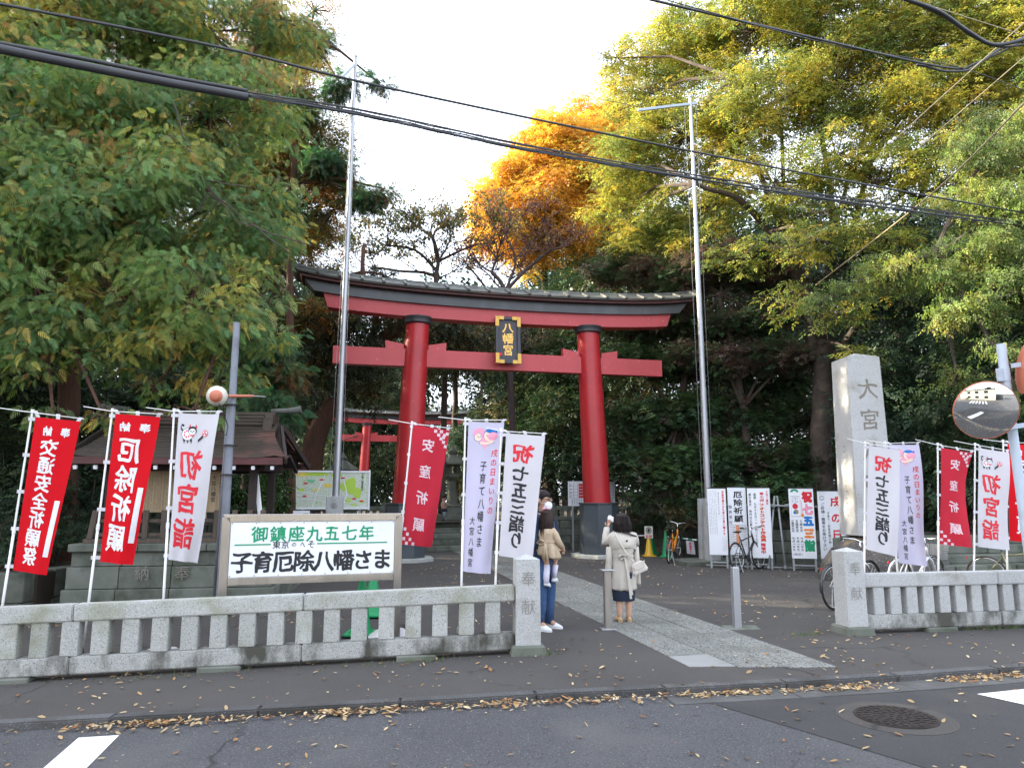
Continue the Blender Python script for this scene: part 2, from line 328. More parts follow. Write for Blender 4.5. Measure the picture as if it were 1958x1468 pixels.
M['grass'] = mat('grass_blade', (.06, .11, .03), (.10, .12, .03), 6, .8)
M['leaf'] = leaf_mat('leaf', .42)
M['leaf_thick'] = leaf_mat('leaf_thick', .18, .5)
M['leaf_dry'] = leaf_mat('leaf_dry', .15, .8, False)
M['wall_cream'] = mat('wall_cream', (.55, .52, .45), (.5, .47, .41), 1, .9)
M['wall_grey'] = mat('wall_grey', (.30, .30, .29), (.25, .25, .24), 1, .9)
M['glass_dark'] = mat('glass_dark', (.03, .035, .04), rough=.1)
M['car_white'] = mat('car_white', (.6, .6, .6), rough=.2)

# ---------------- lettering
_gl = {}; _sdf = {}
NG = 66; GX = np.linspace(-.10, 1.10, NG); GY = np.linspace(-.22, .98, NG)
def glyph_field(ch):
    if ch in _sdf: return _sdf[ch]
    c = bpy.data.curves.new('g', 'FONT'); c.body = ch; c.size = 1; c.resolution_u = 3
    o = bpy.data.objects.new('g', c); COL.objects.link(o); dg = bpy.context.evaluated_depsgraph_get()
    me = bpy.data.meshes.new_from_object(o.evaluated_get(dg)); bm = bmesh.new(); bm.from_mesh(me); bmesh.ops.remove_doubles(bm, verts=bm.verts, dist=1e-5)
    E = np.array([[(v.co.x, v.co.y) for v in e.verts] for e in bm.edges if len(e.link_faces) == 1]); bm.free()
    bpy.data.objects.remove(o); bpy.data.curves.remove(c); bpy.data.meshes.remove(me)
    X, Y = np.meshgrid(GX, GY); Q = np.stack([X.ravel(), Y.ravel()], 1); A = E[:, 0]; D = E[:, 1]-A
    if E[:, :, 0].max() < .75: A = A+np.array([.5-(E[:, :, 0].min()+E[:, :, 0].max())/2, 0])
    L2 = np.maximum((D**2).sum(1), 1e-12); W = Q[:, None, :]-A[None]; t = np.clip((W*D[None]).sum(2)/L2, 0, 1); d = np.sqrt((((W-t[:, :, None]*D[None])**2).sum(2)).min(1))
    y0 = A[:, 1][None]; y1 = (A+D)[:, 1][None]; qy = Q[:, 1][:, None]; cr = (y0 > qy) != (y1 > qy)
    dy = np.where(np.abs(y1-y0) < 1e-9, 1e-9, y1-y0); xi = A[:, 0][None]+(qy-y0)/dy*D[:, 0][None]; ins = ((cr & (Q[:, 0][:, None] < xi)).sum(1) % 2) == 1
    f = np.where(ins, d, -d).reshape(NG, NG); _sdf[ch] = f; return f
def glyph(ch, bold):
    k = (ch, bold)
    if k in _gl: return _gl[k]
    f = glyph_field(ch)
    X, Y = np.meshgrid(GX, GY); sd_ = sum(ord(q) for q in ch) % 17
    f = f+max(bold, -.004)*(1+.45*np.sin(X*7+sd_)*np.sin(Y*6+sd_*2)); f[0] = f[-1] = -1; f[:, 0] = f[:, -1] = -1
    vs = []; fs = []; pos = f > 0
    for j in range(NG-1):
        run = None
        for i in range(NG-1):
            c = ((i, j), (i+1, j), (i+1, j+1), (i, j+1)); p = [pos[q[1], q[0]] for q in c]; n = p[0]+p[1]+p[2]+p[3]
            if n == 4:
                if run is None: run = i
                if i-run >= 4: 
                    b = len(vs); vs += [(GX[run], GY[j]), (GX[i+1], GY[j]), (GX[i+1], GY[j+1]), (GX[run], GY[j+1])]; fs.append((b, b+1, b+2, b+3)); run = None
                continue
            if run is not None:
                b = len(vs); vs += [(GX[run], GY[j]), (GX[i], GY[j]), (GX[i], GY[j+1]), (GX[run], GY[j+1])]; fs.append((b, b+1, b+2, b+3)); run = None
            if n == 0: continue
            b = len(vs)
            for q in range(4):
                u, w2 = c[q], c[(q+1) % 4]; fu, fw = f[u[1], u[0]], f[w2[1], w2[0]]
                if fu > 0: vs.append((GX[u[0]], GY[u[1]]))
                if (fu > 0) != (fw > 0):
                    t = fu/(fu-fw); vs.append((GX[u[0]]+(GX[w2[0]]-GX[u[0]])*t, GY[u[1]]+(GY[w2[1]]-GY[u[1]])*t))
            fs.append(tuple(range(b, len(vs))))
    vs = [(x-.5, y-.38) for x, y in vs]; _gl[k] = (vs, fs); return _gl[k]
def letters(items, mp, m, name='lettering', parent=None, bold=0.02, mirror=False, brush=0.0, slant=0.0):
    """items: (char, a, b, size_a, size_b); mp maps (a,b) of the surface to a point"""
    r_ = None; name = {'lettering': 'character', 'carved_lettering': 'carved_character', 'letter_outline': 'character_outline'}.get(name, name)
    for i, (ch, a, b, sa, sb) in enumerate(items):
        mb = MB()
        vs, fs = glyph(ch, bold); o = []
        for (x, y) in vs:
            if brush:
                n = noise.noise_vector(Vector((x*2.6+i*7.3, y*2.6, 1.7))); x2 = x+n.x*brush; y2 = y+n.y*brush
            else: x2, y2 = x, y
            y2 += slant*x2; x2 -= slant*.4*y2
            if mirror: x2 = -x2
            o.append(mp(a+x2*sa, b+y2*sb))
        mb.add(o, fs); r_ = mb.build(name, m, parent)
    return r_
def column(s, a, b0, size, pitch=None, sa=None):
    pitch = pitch or size*1.05; return [(ch, a, b0-i*pitch-size/2, sa or size, size) for i, ch in enumerate(s) if ch != ' ']
def row(s, a0, b, size, pitch=None): pitch = pitch or size; return [(ch, a0+size/2+i*pitch, b, size, size) for i, ch in enumerate(s) if ch != ' ']
def flat(y=-0.003): return lambda a, b: (a, y, b)
def disc(mp, a, b, ra, rb, m, name, parent, n=24, ring=None, a0=0, a1=2*PI):
    mb = MB(); vs = []; fs = []
    if ring is None:
        vs.append(mp(a, b))
        for i in range(n+1): t = a0+(a1-a0)*i/n; vs.append(mp(a+ra*math.cos(t), b+rb*math.sin(t)))
        fs = [(0, i+1, i+2) for i in range(n)]
    else:
        for i in range(n+1):
            t = a0+(a1-a0)*i/n
            vs += [mp(a+ra*math.cos(t), b+rb*math.sin(t)), mp(a+(ra-ring)*math.cos(t), b+(rb-ring)*math.sin(t))]
        fs = [(2*i, 2*i+1, 2*i+3, 2*i+2) for i in range(n)]
    mb.add(vs, fs); return mb.build(name, m, parent) if m is not None else mb
def stroke(mp, pts, wd):
    mb = MB(); n = len(pts)
    for i in range(n-1):
        (x0, y0), (x1, y1) = pts[i], pts[i+1]; dx, dy = x1-x0, y1-y0; l = math.hypot(dx, dy) or 1; nx, ny = -dy/l*wd/2, dx/l*wd/2
        mb.add([mp(x0-nx, y0-ny), mp(x1-nx, y1-ny), mp(x1+nx, y1+ny), mp(x0+nx, y0+ny)], [(0, 1, 2, 3)])
    return mb
# =====================================================  SETTING
RZ = -0.055
def gz(x): return 0.026*min(0.0, x)
KP = [(-60, 0.5), (-12, 5.25), (-4.1, 6.08), (0, 6.5), (3, 7.03), (5.1, 7.55), (9, 8.6), (30, 14.8), (80, 30)]
def kerb_y(x):
    for (x0, y0), (x1, y1) in zip(KP, KP[1:]):
        if x <= x1: return y0+(y1-y0)*(x-x0)/(x1-x0)
    return KP[-1][1]
WP = [(-60, 16), (-12, 19.6), (-8.5, 20.8), (-3.6, 22.75), (1.25, 23.85), (3.1, 24.2), (4.9, 22.4), (5.7, 19.3), (9.2, 18.3), (13, 17.2), (30, 15), (80, 20)]
def wall_y(x):
    for (x0, y0), (x1, y1) in zip(WP, WP[1:]):
        if x <= x1: return y0+(y1-y0)*(x-x0)/(x1-x0)
    return WP[-1][1]
PZ = 0.87
def strip_sheet(name, m, xs, y0f, y1f, zf, ny=10):
    mb = MB(); vs = []; nx = len(xs)
    for x in xs:
        a = y0f(x); b = y1f(x)
        for j in range(ny+1):
            y = a+(b-a)*j/ny; vs.append((x, y, zf(x, y)))
    fs = [(i*(ny+1)+j, (i+1)*(ny+1)+j, (i+1)*(ny+1)+j+1, i*(ny+1)+j+1) for i in range(nx-1) for j in range(ny)]
    mb.add(vs, fs); o = mb.build(name, m); o['kind'] = 'structure'; return o
g0 = MB().box((0, 60, -0.55), (560, 560, 0.1)).build('ground', M['earth']); g0['kind'] = 'structure'
XS = sorted(set(list(np.linspace(-60, 80, 41))+[p[0] for p in KP]+[p[0] for p in WP]))
XS2 = sorted(set(list(np.linspace(-10, 12, 45))+XS))
strip_sheet('road', M['asphalt'], XS2, lambda x: -40, lambda x: kerb_y(x)+.02, lambda x, y: gz(x)+RZ, 3)
strip_sheet('forecourt', M['court'], XS2, lambda x: kerb_y(x)+.14, lambda x: wall_y(x)+.3, lambda x, y: gz(x)*max(0, min(1, (13-y)/5)), 12)
def sg(x, y):
    d = y-wall_y(x); s = max(0, x-4.5)
    return PZ+min(1, max(0, d-.4)/6)*min(1.2, .25*s)*1.0
strip_sheet('shrine_grounds', M['earth'], XS, lambda x: wall_y(x)+(.28 if not (-3.6 < x < 1.25) else 1.5), lambda x: 120, sg, 24)
# new asphalt patch on the road, with the older ring round the manhole
pa = [(1.35, 7.0), (2.0, 6.03), (2.75, 4.9), (3.6, 3.4), (30, 8), (30, 14.9), (9, 8.3), (5.1, 7.2), (3, 6.72)]
zz = RZ+.004
MB().add([(x, y, zz) for x, y in pa], [tuple(range(len(pa)))]).build('road_patch', M['asphalt_new'], kind='structure')
# kerb stones
kerb = thing('kerb', None, None, (0, 0, 0)); kerb['kind'] = 'structure'
gut = thing('gutter', None, None, (0, 0, 0)); gut['kind'] = 'structure'
x = -9.0; i = 0
while x < 12:
    L = 1.15; x1 = x+L; a = Vector((x+.004, kerb_y(x+.004)+.075, gz(x)-.06)); b = Vector((x1-.002, kerb_y(x1-.002)+.075, gz(x1)-.06))
    mb = MB().bar(a, b, .14, .135); mb.build('kerb_stone', M['kerb'], kerb, bevel=.012, segs=2)
    if x > .4:
        a = Vector((x+.004, kerb_y(x)-.155, gz(x)+RZ-.02)); b = Vector((x1-.004, kerb_y(x1)-.155, gz(x1)+RZ-.02))
        MB().bar(a, b, .30, .062).build('gutter_slab', M['gutter'], gut, bevel=.004)
    x = x1; i += 1
# paved path towards the gate
pth = thing('path', None, None, (0, 0, 0)); pth['kind'] = 'structure'
PA = R(13.05); pd = Vector((-math.sin(PA), math.cos(PA), 0)); pn = Vector((math.cos(PA), math.sin(PA), 0)); pc = Vector((2.5, 7.62, 0))
random.seed(3)
for c, (u0, u1) in enumerate(((-.72, -.25), (-.25, .24), (.24, .72))):
    v = 0.0; first = True
    while v < 16.2:
        L = random.uniform(.85, 1.3)
        if first: L = [.62, .95, .8][c]; first_v = [-.02, -.06, -.1][c]; v = first_v
        h = .006+random.uniform(0, .004); e0, e1 = v+.006, v+L-.006
        sk = lambda u: (-.19*u if first else 0)
        pts = [pc+pn*(u0+.005)+pd*(e0+sk(u0)), pc+pn*(u1-.005)+pd*(e0+sk(u1)), pc+pn*(u1-.005)+pd*e1, pc+pn*(u0+.005)+pd*e1]
        MB().slab([(p.x, p.y) for p in pts], -.04, h).build('paving_slab', M['paver_smooth'] if (first and c == 0) else M['paver'], pth, bevel=.003)
        v += L; first = False
random.seed(5)
# white painted road marks
def mark(pix, name, z=RZ):
    pts = [G(px, py, z-.05*0) for px, py in pix]; MB().add([(p.x, p.y, gz(p.x)+RZ+.004+(0.004 if p.x > 0 else 0)) for p in pts], [tuple(range(len(pts)))]).build(name, M['white_paint'], kind='structure')
q = [G(150, 1410, -.14), G(228, 1407, -.14)]
dv = Vector((.22, -1, 0)).normalized()
MB().add([(p.x, p.y, gz(p.x)+RZ+.004) for p in (q[0], q[0]+dv*1.9, q[1]+dv*1.9, q[1])], [(0, 1, 2, 3)]).build('road_marking', M['white_paint'], kind='structure')
a = G(1868, 1328, RZ); b = G(1962, 1318, RZ); c = G(1962, 1349, RZ)
e = (c-a).normalized()
MB().add([(p.x, p.y, RZ+.009) for p in (a, a+e*2.2, a+e*2.2+(b-a), b)], [(0, 1, 2, 3)]).build('road_marking', M['white_paint'], kind='structure')
for k in range(6):   # zebra crossing further along the street, behind the camera (seen in the traffic mirror)
    cx0 = 1.0+k*.95
    MB().add([(cx0, .6, RZ+.004), (cx0-.5, -2.6, RZ+.004), (cx0+.45-.5, -2.6, RZ+.004), (cx0+.45, .6, RZ+.004)], [(0, 1, 2, 3)]).build('crosswalk_stripe', M['white_paint'], kind='structure')
# manhole
mp_ = G(1713, 1372, RZ); mh = thing('manhole_cover', 'round rusty brown iron manhole cover set in the dark road patch', 'manhole cover', (mp_.x, mp_.y, RZ))
MB().lathe((0, 0, .001), [(.44, 0), (.44, .006)], 40).build('patch_ring', M['court'], mh)
MB().lathe((0, 0, .002), [(.305, 0), (.305, .012)], 40).build('frame', M['manhole'], mh)
MB().lathe((0, 0, .002), [(.285, 0), (.285, .016)], 40).build('cover', M['manhole'], mh)
mb = MB()
for ring, n in ((.26, 26), (.21, 21), (.155, 16), (.10, 10), (.04, 4)):
    for k in range(n):
        t = 2*PI*k/n+ring*7; mb.box((ring*math.cos(t), ring*math.sin(t), .0205), (.036, .026, .006), rz=t+.6)
mb.build('tread_pattern', M['manhole'], mh, kind='stuff')

# =====================================================  STEPS, RETAINING WALLS
def block(parent, name, c, d, rz, m, jitter=.004, bevel=.012):
    key = ('blk', round(d[0], 1), round(d[1], 2), round(d[2], 2), m.name)
    if key not in _bk:
        mb = MB().box((0, 0, 0), (1, 1, 1)); vsm = Matrix.Diagonal((d[0], d[1], d[2]))
        mb.v = [tuple(vsm@Vector(v)) for v in mb.v]; _bk[key] = mb.mesh(name, m, bevel=bevel)
    o = link(_bk[key], name, parent); o.location = c; o.rotation_euler = (0, 0, rz+random.uniform(-jitter, jitter))
    o.scale = (d[0]/round(d[0], 1) if round(d[0], 1) else 1, 1, 1); return o
_bk = {}
ax = R(13.05)
SP = Vector((-1.18, 23.25, 0)); su = Vector((math.cos(ax), math.sin(ax), 0)); sv = Vector((-math.sin(ax), math.cos(ax), 0))
st = thing('stone_steps', 'five mossy grey stone steps climbing behind the big red gate', 'steps', SP, ax)
for k in range(5):
    for j in range(4):
        wdt = 1.22; u = -2.44+wdt*j+wdt/2+(.0 if k % 2 else .0)
        block(st, 'step_stone', (u, .17+.32*k+.15, .174*(k+1)-.0875), (wdt-.012, .62, .172), 0, M['mossy_stone'], .002, .015)
for s in (-1, 1): MB().box((s*2.56, .85, .45), (.2, 1.8, .95)).build('side_stone', M['mossy_stone'], st, bevel=.02)

def wall_run(name, label, pts, h, courses, m, bl=.62, depth=.3, z0=-.05, zend=None):
    o = thing(name, label, 'stone wall', (pts[0][0], pts[0][1], 0)); O = Vector((pts[0][0], pts[0][1], 0))
    ch = (h-z0)/courses
    for (x0, y0), (x1, y1) in zip(pts, pts[1:]):
        d = Vector((x1-x0, y1-y0, 0)); L = d.length; d.normalize(); rz = math.atan2(d.y, d.x); nrm = Vector((-d.y, d.x, 0))
        for c in range(courses):
            p = -(c % 2)*bl*.5
            while p < L:
                l = bl*random.choice((.8, 1, 1.2)); a0 = max(p, 0); a1 = min(p+l, L)
                if a1-a0 > .08:
                    q = Vector((x0, y0, 0))+d*(a0+a1)/2+nrm*(depth/2+random.uniform(-.008, .012))
                    block(o, 'stone', (q.x-O.x, q.y-O.y, z0+ch*(c+.5)), (a1-a0-.012, depth, ch-.012), rz, m)
                p += l
        a = Vector((x0, y0, h/2-.03))+nrm*(depth/2+.06)-O; b = Vector((x1, y1, h/2-.03))+nrm*(depth/2+.06)-O
        MB().bar(a, b, depth-.06, h-.0).build('joint_backing', M['carved'], o)
    return o
def railing(name, label, pts, z, m, hb=.2, pitch=.215):
    o = thing(name, label, 'stone fence', (pts[0][0], pts[0][1], z)); O = Vector((pts[0][0], pts[0][1], z))
    bal = MB().box((0, 0, hb/2), (.11, .11, hb)).mesh('baluster', m, bevel=.008)
    for (x0, y0), (x1, y1) in zip(pts, pts[1:]):
        d = Vector((x1-x0, y1-y0, 0)); L = d.length; d.normalize(); nrm = Vector((-d.y, d.x, 0))*.15
        a = Vector((x0, y0, z))-O+nrm; b = Vector((x1, y1, z))-O+nrm; r = math.atan2(d.y, d.x)
        MB().bar(a+Vector((0, 0, .06)), b+Vector((0, 0, .06)), .26, .12).build('bottom_rail', m, o, bevel=.012)
        MB().bar(a+Vector((0, 0, .12+hb+.07)), b+Vector((0, 0, .12+hb+.07)), .17, .14).build('top_rail', m, o, bevel=.012)
        n = max(1, int(L/pitch))
        for k in range(n):
            q = a+d*(L*(k+.5)/n); c = link(bal, 'baluster', o); c.location = (q.x, q.y, .12); c.rotation_euler = (0, 0, r)
        for e in (a, b): MB().frust((e.x, e.y, 0), (.2, .2), (.19, .19), .12+hb+.24).build('end_post', m, o, bevel=.01)
    return o
wall_run('retaining_wall', 'dark stone retaining wall right of the steps, under the stone railing', [(1.25, 23.85), (3.1, 24.2), (4.9, 22.4)], .93, 4, M['old_stone'])
wall_run('retaining_wall', 'low dark stone wall behind the row of upright sign boards', [(4.9, 22.4), (5.7, 19.3), (9.2, 18.3), (13, 17.2), (17, 16.7)], .85, 3, M['old_stone'])
wall_run('retaining_wall', 'dark stone retaining wall left of the steps behind the map board', [(-12, 19.6), (-8.5, 20.8), (-3.75, 22.72)], .93, 3, M['old_stone'])
railing('stone_fence', 'low old stone railing on the wall right of the steps', [(1.35, 23.87), (3.1, 24.2), (4.9, 22.4)], .94, M['mossy_stone'])
railing('stone_fence', 'low old stone railing on the wall beneath the map board', [(-12, 19.6), (-8.5, 20.8), (-3.9, 22.65)], .94, M['mossy_stone'])
wall_run('retaining_wall', 'low mossy wall at the far left behind the first red banner', [(-14, 10.6), (-7.55, 11.5), (-7.35, 14)], .52, 2, M['old_stone'], z0=-.4)
MB().box((-11.2, 15.6, .15), (7.4, 7.7, .66)).build('earth_bank', M['earth'], kind='structure')

# far stairs at the right behind the bicycles
st2 = thing('stone_steps', 'weathered brown stone steps behind the parked white bicycles', 'steps', (9.6, 14.6, 0), R(10))
for k in range(5):
    for j in range(3): block(st2, 'step_stone', (-1.5+1.4*j, .17+.34*k, .17*(k+1)-.085), (1.39, .62, .168), 0, M['mossy_stone'], .002, .015)
MB().box((0, 1.9, .4), (4.4, .4, .8)).build('top_landing', M['mossy_stone'], st2, bevel=.02)

# =====================================================  LOW STONE FENCES AND GATE POSTS
def gate_post(label, loc, rz, txt):
    o = thing('gate_post', label, 'stone post', loc, rz, None)
    MB().frust((0, 0, .05), (.275, .275), (.262, .262), .95).add([(-.131, -.131, 1.0), (.131, -.131, 1.0), (.131, .131, 1.0), (-.131, .131, 1.0), (0, 0, 1.05)], [(0, 1, 4), (1, 2, 4), (2, 3, 4), (3, 0, 4)]).build('shaft', M['granite_pale'], o, bevel=.006)
    MB().frust((0, 0, -.03), (.40, .40), (.36, .36), .13).build('footing', M['mossy_stone'], o, bevel=.02)
    letters([(txt[0], 0, .80, .17, .17), (txt[1], 0, .50, .17, .17)], flat(-.1385), M['carve_shade_faint'], 'carved_lettering', o, bold=-.005)
    return o
GPL = Vector((.16, 8.27, 0)); GPR = Vector((4.26, 9.40, 0))
gate_post('speckled granite gate post at the right end of the nearer fence', GPL, R(8), '奉献')
gate_post('speckled granite gate post at the left end of the farther fence beside the bicycle', GPR, R(10.5), '奉献')
def low_fence(label, p0, dirv, L, seg, pitch, m1, m2, bw):
    o = thing('stone_fence', label, 'stone fence', p0, 0); d = Vector(dirv).normalized(); rz = math.atan2(d.y, d.x)
    sgn = 1
    def zt(s): return gz(p0[0]+d.x*s)
    s = .14
    while s < L:
        e = min(s+seg, L)
        a = d*s; b = d*e
        for (zc, h, mm) in ((.64, .165, m1), (.135, .17, m2)):
            A = Vector((a.x, a.y, zt(s)+zc))+d*.003; B = Vector((b.x, b.y, zt(e)+zc))-d*.003
            MB().bar(A, B, .17, h).build('top_rail' if zc > .3 else 'bottom_rail', mm, o, bevel=.012, segs=2)
        s = e
    n = int((L-.2)/pitch); 
    bm_ = MB().box((0, 0, 0), (bw, .145, .337)).mesh('baluster', m1, bevel=.009)
    for k in range(n):
        t = .14+.1+pitch*(k+.5); c = link(bm_, 'baluster', o); c.location = (d.x*t, d.y*t, zt(t)+.3885); c.rotation_euler = (0, 0, rz+random.uniform(-.02, .02))
    t = 1.2
    while t < L:
        MB().box((d.x*t, d.y*t, zt(t)-.02), (.42, .24, .14), rz=rz).build('footing', M['mossy_stone'], o, bevel=.012); t += 2.0
    return o
low_fence('long low granite fence across the left foreground with mossy stained bottom rail', GPL, (-5.02, -.71, 0), 9.0, 2.25, .285, M['granite'], M['granite_stained'], .165)
low_fence('low pale granite fence at the right under the row of banners', GPR, (math.cos(R(10)), math.sin(R(10)), 0), 8.0, 1.95, .235, M['granite_pale'], M['granite_stained'], .15)

# bollards
def bollard(label, loc, rz, h, w, flatcap, m):
    o = thing('bollard', label, 'bollard', loc, rz, 'steel bollards across the gateway')
    MB().box((0, 0, h/2), (w, w, h)).build('post', m, o, bevel=.008)
    if flatcap:
        MB().box((0, 0, h+.008), (w*1.75, w*1.4, .018)).build('cap', M['alu'], o, bevel=.004)
        MB().box((0, 0, .008), (w*2.1, w*1.6, .016)).build('base_plate', M['alu'], o, bevel=.003)
    else:
        MB().slab([(-.22, -.14), (.23, -.18), (.30, .1), (-.15, .16)], -.02, .012).build('concrete_base', M['mossy_stone'], o, bevel=.004)
        MB().frust((0, 0, h), (w, w), (w*.8, w*.8), .012).build('cap', m, o)
    return o
b1 = G(1163, 1203); b2 = G(1410, 1200)
bollard('brushed steel square bollard with a wide flat cap left of the path', (b1.x, b1.y, 0), R(8), .735, .095, True, M['steel_warm'])
bollard('plain grey square bollard on a cracked concrete pad right of the path', (b2.x, b2.y, 0), R(8), .76, .092, False, M['alu'])

# =====================================================  BIG RED GATE (torii)
def sweep(mb, xs, sec):   # rectangular beam along x; sec(x)->(y0,y1,z0,z1)
    vs = []
    for x, s in zip(xs, sec): vs += [(x[0], s[0], s[2]), (x[0], s[1], s[2]), (x[1], s[1], s[3]), (x[1], s[0], s[3])]
    n = len(xs); fs = [(i*4+j, i*4+(j+1) % 4, (i+1)*4+(j+1) % 4, (i+1)*4+j) for i in range(n-1) for j in range(4)]
    fs += [(3, 2, 1, 0), tuple((n-1)*4+j for j in range(4))]; return mb.add(vs, [f[::-1] for f in fs])
def cc(x): x = abs(x); return .13*(x/5)**2+.05*(x/5)**6
def torii(label, loc, rz, S=1.0, plaque=True):
    o = thing('torii_gate', label, 'shrine gate', loc, rz); o.scale = (S, S, S)
    for s in (-1, 1):
        MB().tube([(s*2.72, 0, 1.50), (s*2.52, 0, 6.62)], [.392, .322], 40).build('pillar', M['red'], o, smooth=False)
        smooth_angle(LAST)
        a8 = [(math.cos(R(22.5+45*k)), math.sin(R(22.5+45*k))) for k in range(8)]
        pl = thing('plinth', None, None); pl.parent = o; 
        # eight facing slabs with open joints round each plinth
        core = MB(); core.slab([(s*2.76+.53*x, .53*y) for x, y in a8], .08, 1.44); 
        core.build('core', M['torii_black'], pl)
        for k in range(8):
            x0, y0 = a8[k]; x1, y1 = a8[(k+1) % 8]; r0, r1 = .575, .548; e = .006
            def pt(x, y, x_, y_, r, z): return (s*2.76+r*(x+(x_-x)*e), r*(y+(y_-y)*e), z)
            q = [pt(x0, y0, x1, y1, r0, .1), pt(x1, y1, x0, y0, r0, .1), pt(x1, y1, x0, y0, r1, 1.47), pt(x0, y0, x1, y1, r1, 1.47)]
            inn = [(s*2.76+(v[0]-s*2.76)*.93, v[1]*.93, v[2]) for v in q]
            MB().add(q+inn, [(0, 1, 2, 3), (7, 6, 5, 4), (0, 4, 5, 1), (1, 5, 6, 2), (2, 6, 7, 3), (3, 7, 4, 0)]).build('facing_slab', M['plinth'], pl)
        MB().slab([(s*2.76+.575*x, .575*y) for x, y in a8], 1.475, 1.52).build('rim', M['torii_black'], pl, bevel=.006)
        MB().slab([(s*2.76+.82*x, .82*y) for x, y in a8], -.03, .095).build('base_slab', M['granite'], pl, bevel=.015)
        MB().lathe((s*2.525, 0, 6.46), [(.36, 0), (.40, .03), (.405, .15), (.42, .17), (.42, .2)], 32).build('collar', M['torii_black'], o, smooth=False); smooth_angle(LAST)
        for t in (-1, 1):
            x0 = s*2.56+t*.34; x1 = s*2.56+t*.84
            MB().prism([(x0, 5.742), (x1, 5.742), (x1+t*.01, 5.97), (x0, 5.88)] if t > 0 else [(x1, 5.742), (x0, 5.742), (x0, 5.88), (x1-.01, 5.97)], -.09, .09).build('wedge', M['red_flat'], o, bevel=.004, fixn=True)
    MB().box((0, 0, 5.495), (9.62, .27, .49)).build('tie_beam', M['red_flat'], o, bevel=.006)
    xs = np.linspace(-1, 1, 33)
    sweep(MB(), [(4.98*x, 5.12*x) for x in xs], [(-.21, .21, 6.61+cc(4.98*x), 6.98+cc(5.1*x)) for x in xs]).build('lintel', M['red_flat'], o, fixn=True)
    sweep(MB(), [(5.36*x, 5.63*x) for x in xs], [(-.31, .31, 6.982+cc(5.3*x), 7.26+cc(5.6*x)) for x in xs]).build('upper_lintel', M['torii_black'], o, fixn=True)
    sweep(MB(), [(5.70*x, 5.74*x) for x in xs], [(-.50, .50, 7.262+cc(5.7*x), 7.33+cc(5.7*x)) for x in xs]).build('eave_board', M['maroon'], o, fixn=True)
    sweep(MB(), [(5.76*x, 5.82*x) for x in xs], [(-.58, .58, 7.332+cc(5.8*x), 7.37+cc(5.8*x)) for x in xs]).build('eave_edge', M['copper_brown'], o, fixn=True)
    N = 20; X = [-5.86+11.72*k/N for k in range(N+1)]
    for k in range(N):
        a, b = X[k]+.012, X[k+1]-.012
        for t in (-1, 1):
            mb = MB(); nn = 3; vs = []
            prof = [(.60, 7.372), (.60, 7.40), (.33, 7.50), (.33, 7.515), (.06, 7.63), (.0, 7.64)]
            for q in range(nn+1):
                x = a+(b-a)*q/nn
                vs += [(x, t*y, z+cc(x)) for y, z in prof]
            m_ = len(prof); fs = [(q*m_+j, q*m_+j+1, (q+1)*m_+j+1, (q+1)*m_+j) for q in range(nn) for j in range(m_-1)]
            mb.add(vs, fs).build('roof_sheet', M['copper'], o, fixn=False)
    for k in range(N+1):
        x = X[k]
        for t in (-1, 1):
            A = Vector((x, t*.635, 7.395+cc(x))); B = Vector((x, t*.03, 7.66+cc(x))); MB().bar(A, B, .075, .06).build('roof_batten', M['copper'], o, bevel=.006)
    sweep(MB(), [(5.95*x, 5.97*x) for x in xs], [(-.07, .07, 7.63+cc(5.95*x), 7.69+cc(5.95*x)) for x in xs]).build('ridge', M['copper'], o, fixn=True)
    for s in (-1, 1):   # upswept horn at each roof end
        mb = MB(); vs = []; K = 7
        for q in range(K+1):
            f = q/K; x = s*(5.80+.48*f); z = 7.40+cc(5.8)+.62*f**1.7; ww = .60*(1-f)**.8+.015; hh = .28*(1-f)+.035
            vs += [(x, -ww, z), (x, ww, z), (x, 0.02, z+hh), (x, -.02, z+hh)]
        fs = [(q*4+j, q*4+(j+1) % 4, (q+1)*4+(j+1) % 4, (q+1)*4+j) for q in range(K) for j in range(4)]+[(3, 2, 1, 0), tuple(K*4+j for j in range(4))]
        mb.add(vs, fs).build('roof_horn', M['copper'], o, fixn=True)
    if plaque:
        p = thing('name_plaque', None, None, (.0, -.34, 6.07)); p.parent = o; p.rotation_euler = (R(-4), 0, R(0))
        MB().box((0, 0, 0), (.60, .06, 1.22)).build('panel', M['plaque'], p)
        for s in (-1, 1):
            MB().box((s*.315, -.03, 0), (.09, .1, 1.36)).build('frame', M['plaque'], p, bevel=.008)
            MB().box((0, -.03, s*.64), (.54, .1, .09)).build('frame', M['plaque'], p, bevel=.008)
            for t in (-1, 1):
                MB().box((s*.316, -.055, t*.54), (.102, .07, .29)).box((s*.2, -.055, t*.64), (.16, .07, .1)).build('corner_fitting', M['gold'], p)
        letters([('八', 0, .37, .34, .30), ('幡', 0, .05, .34, .32), ('宮', 0, -.29, .30, .34)], flat(-.034), M['gold_letter'], 'lettering', p, bold=.02, brush=.05)
        MB().box((-.21, -.032, -.42), (.07, .006, .09)).build('seal', M['ink_red'], p)
    return o
torii('large red torii gate with black roof beam and central name plaque', (-.2, 20.4, 0), R(13.2))
torii('smaller dark red torii gate standing far back beyond the steps', (-7.0, 45, .87), R(13.2), .80, False)
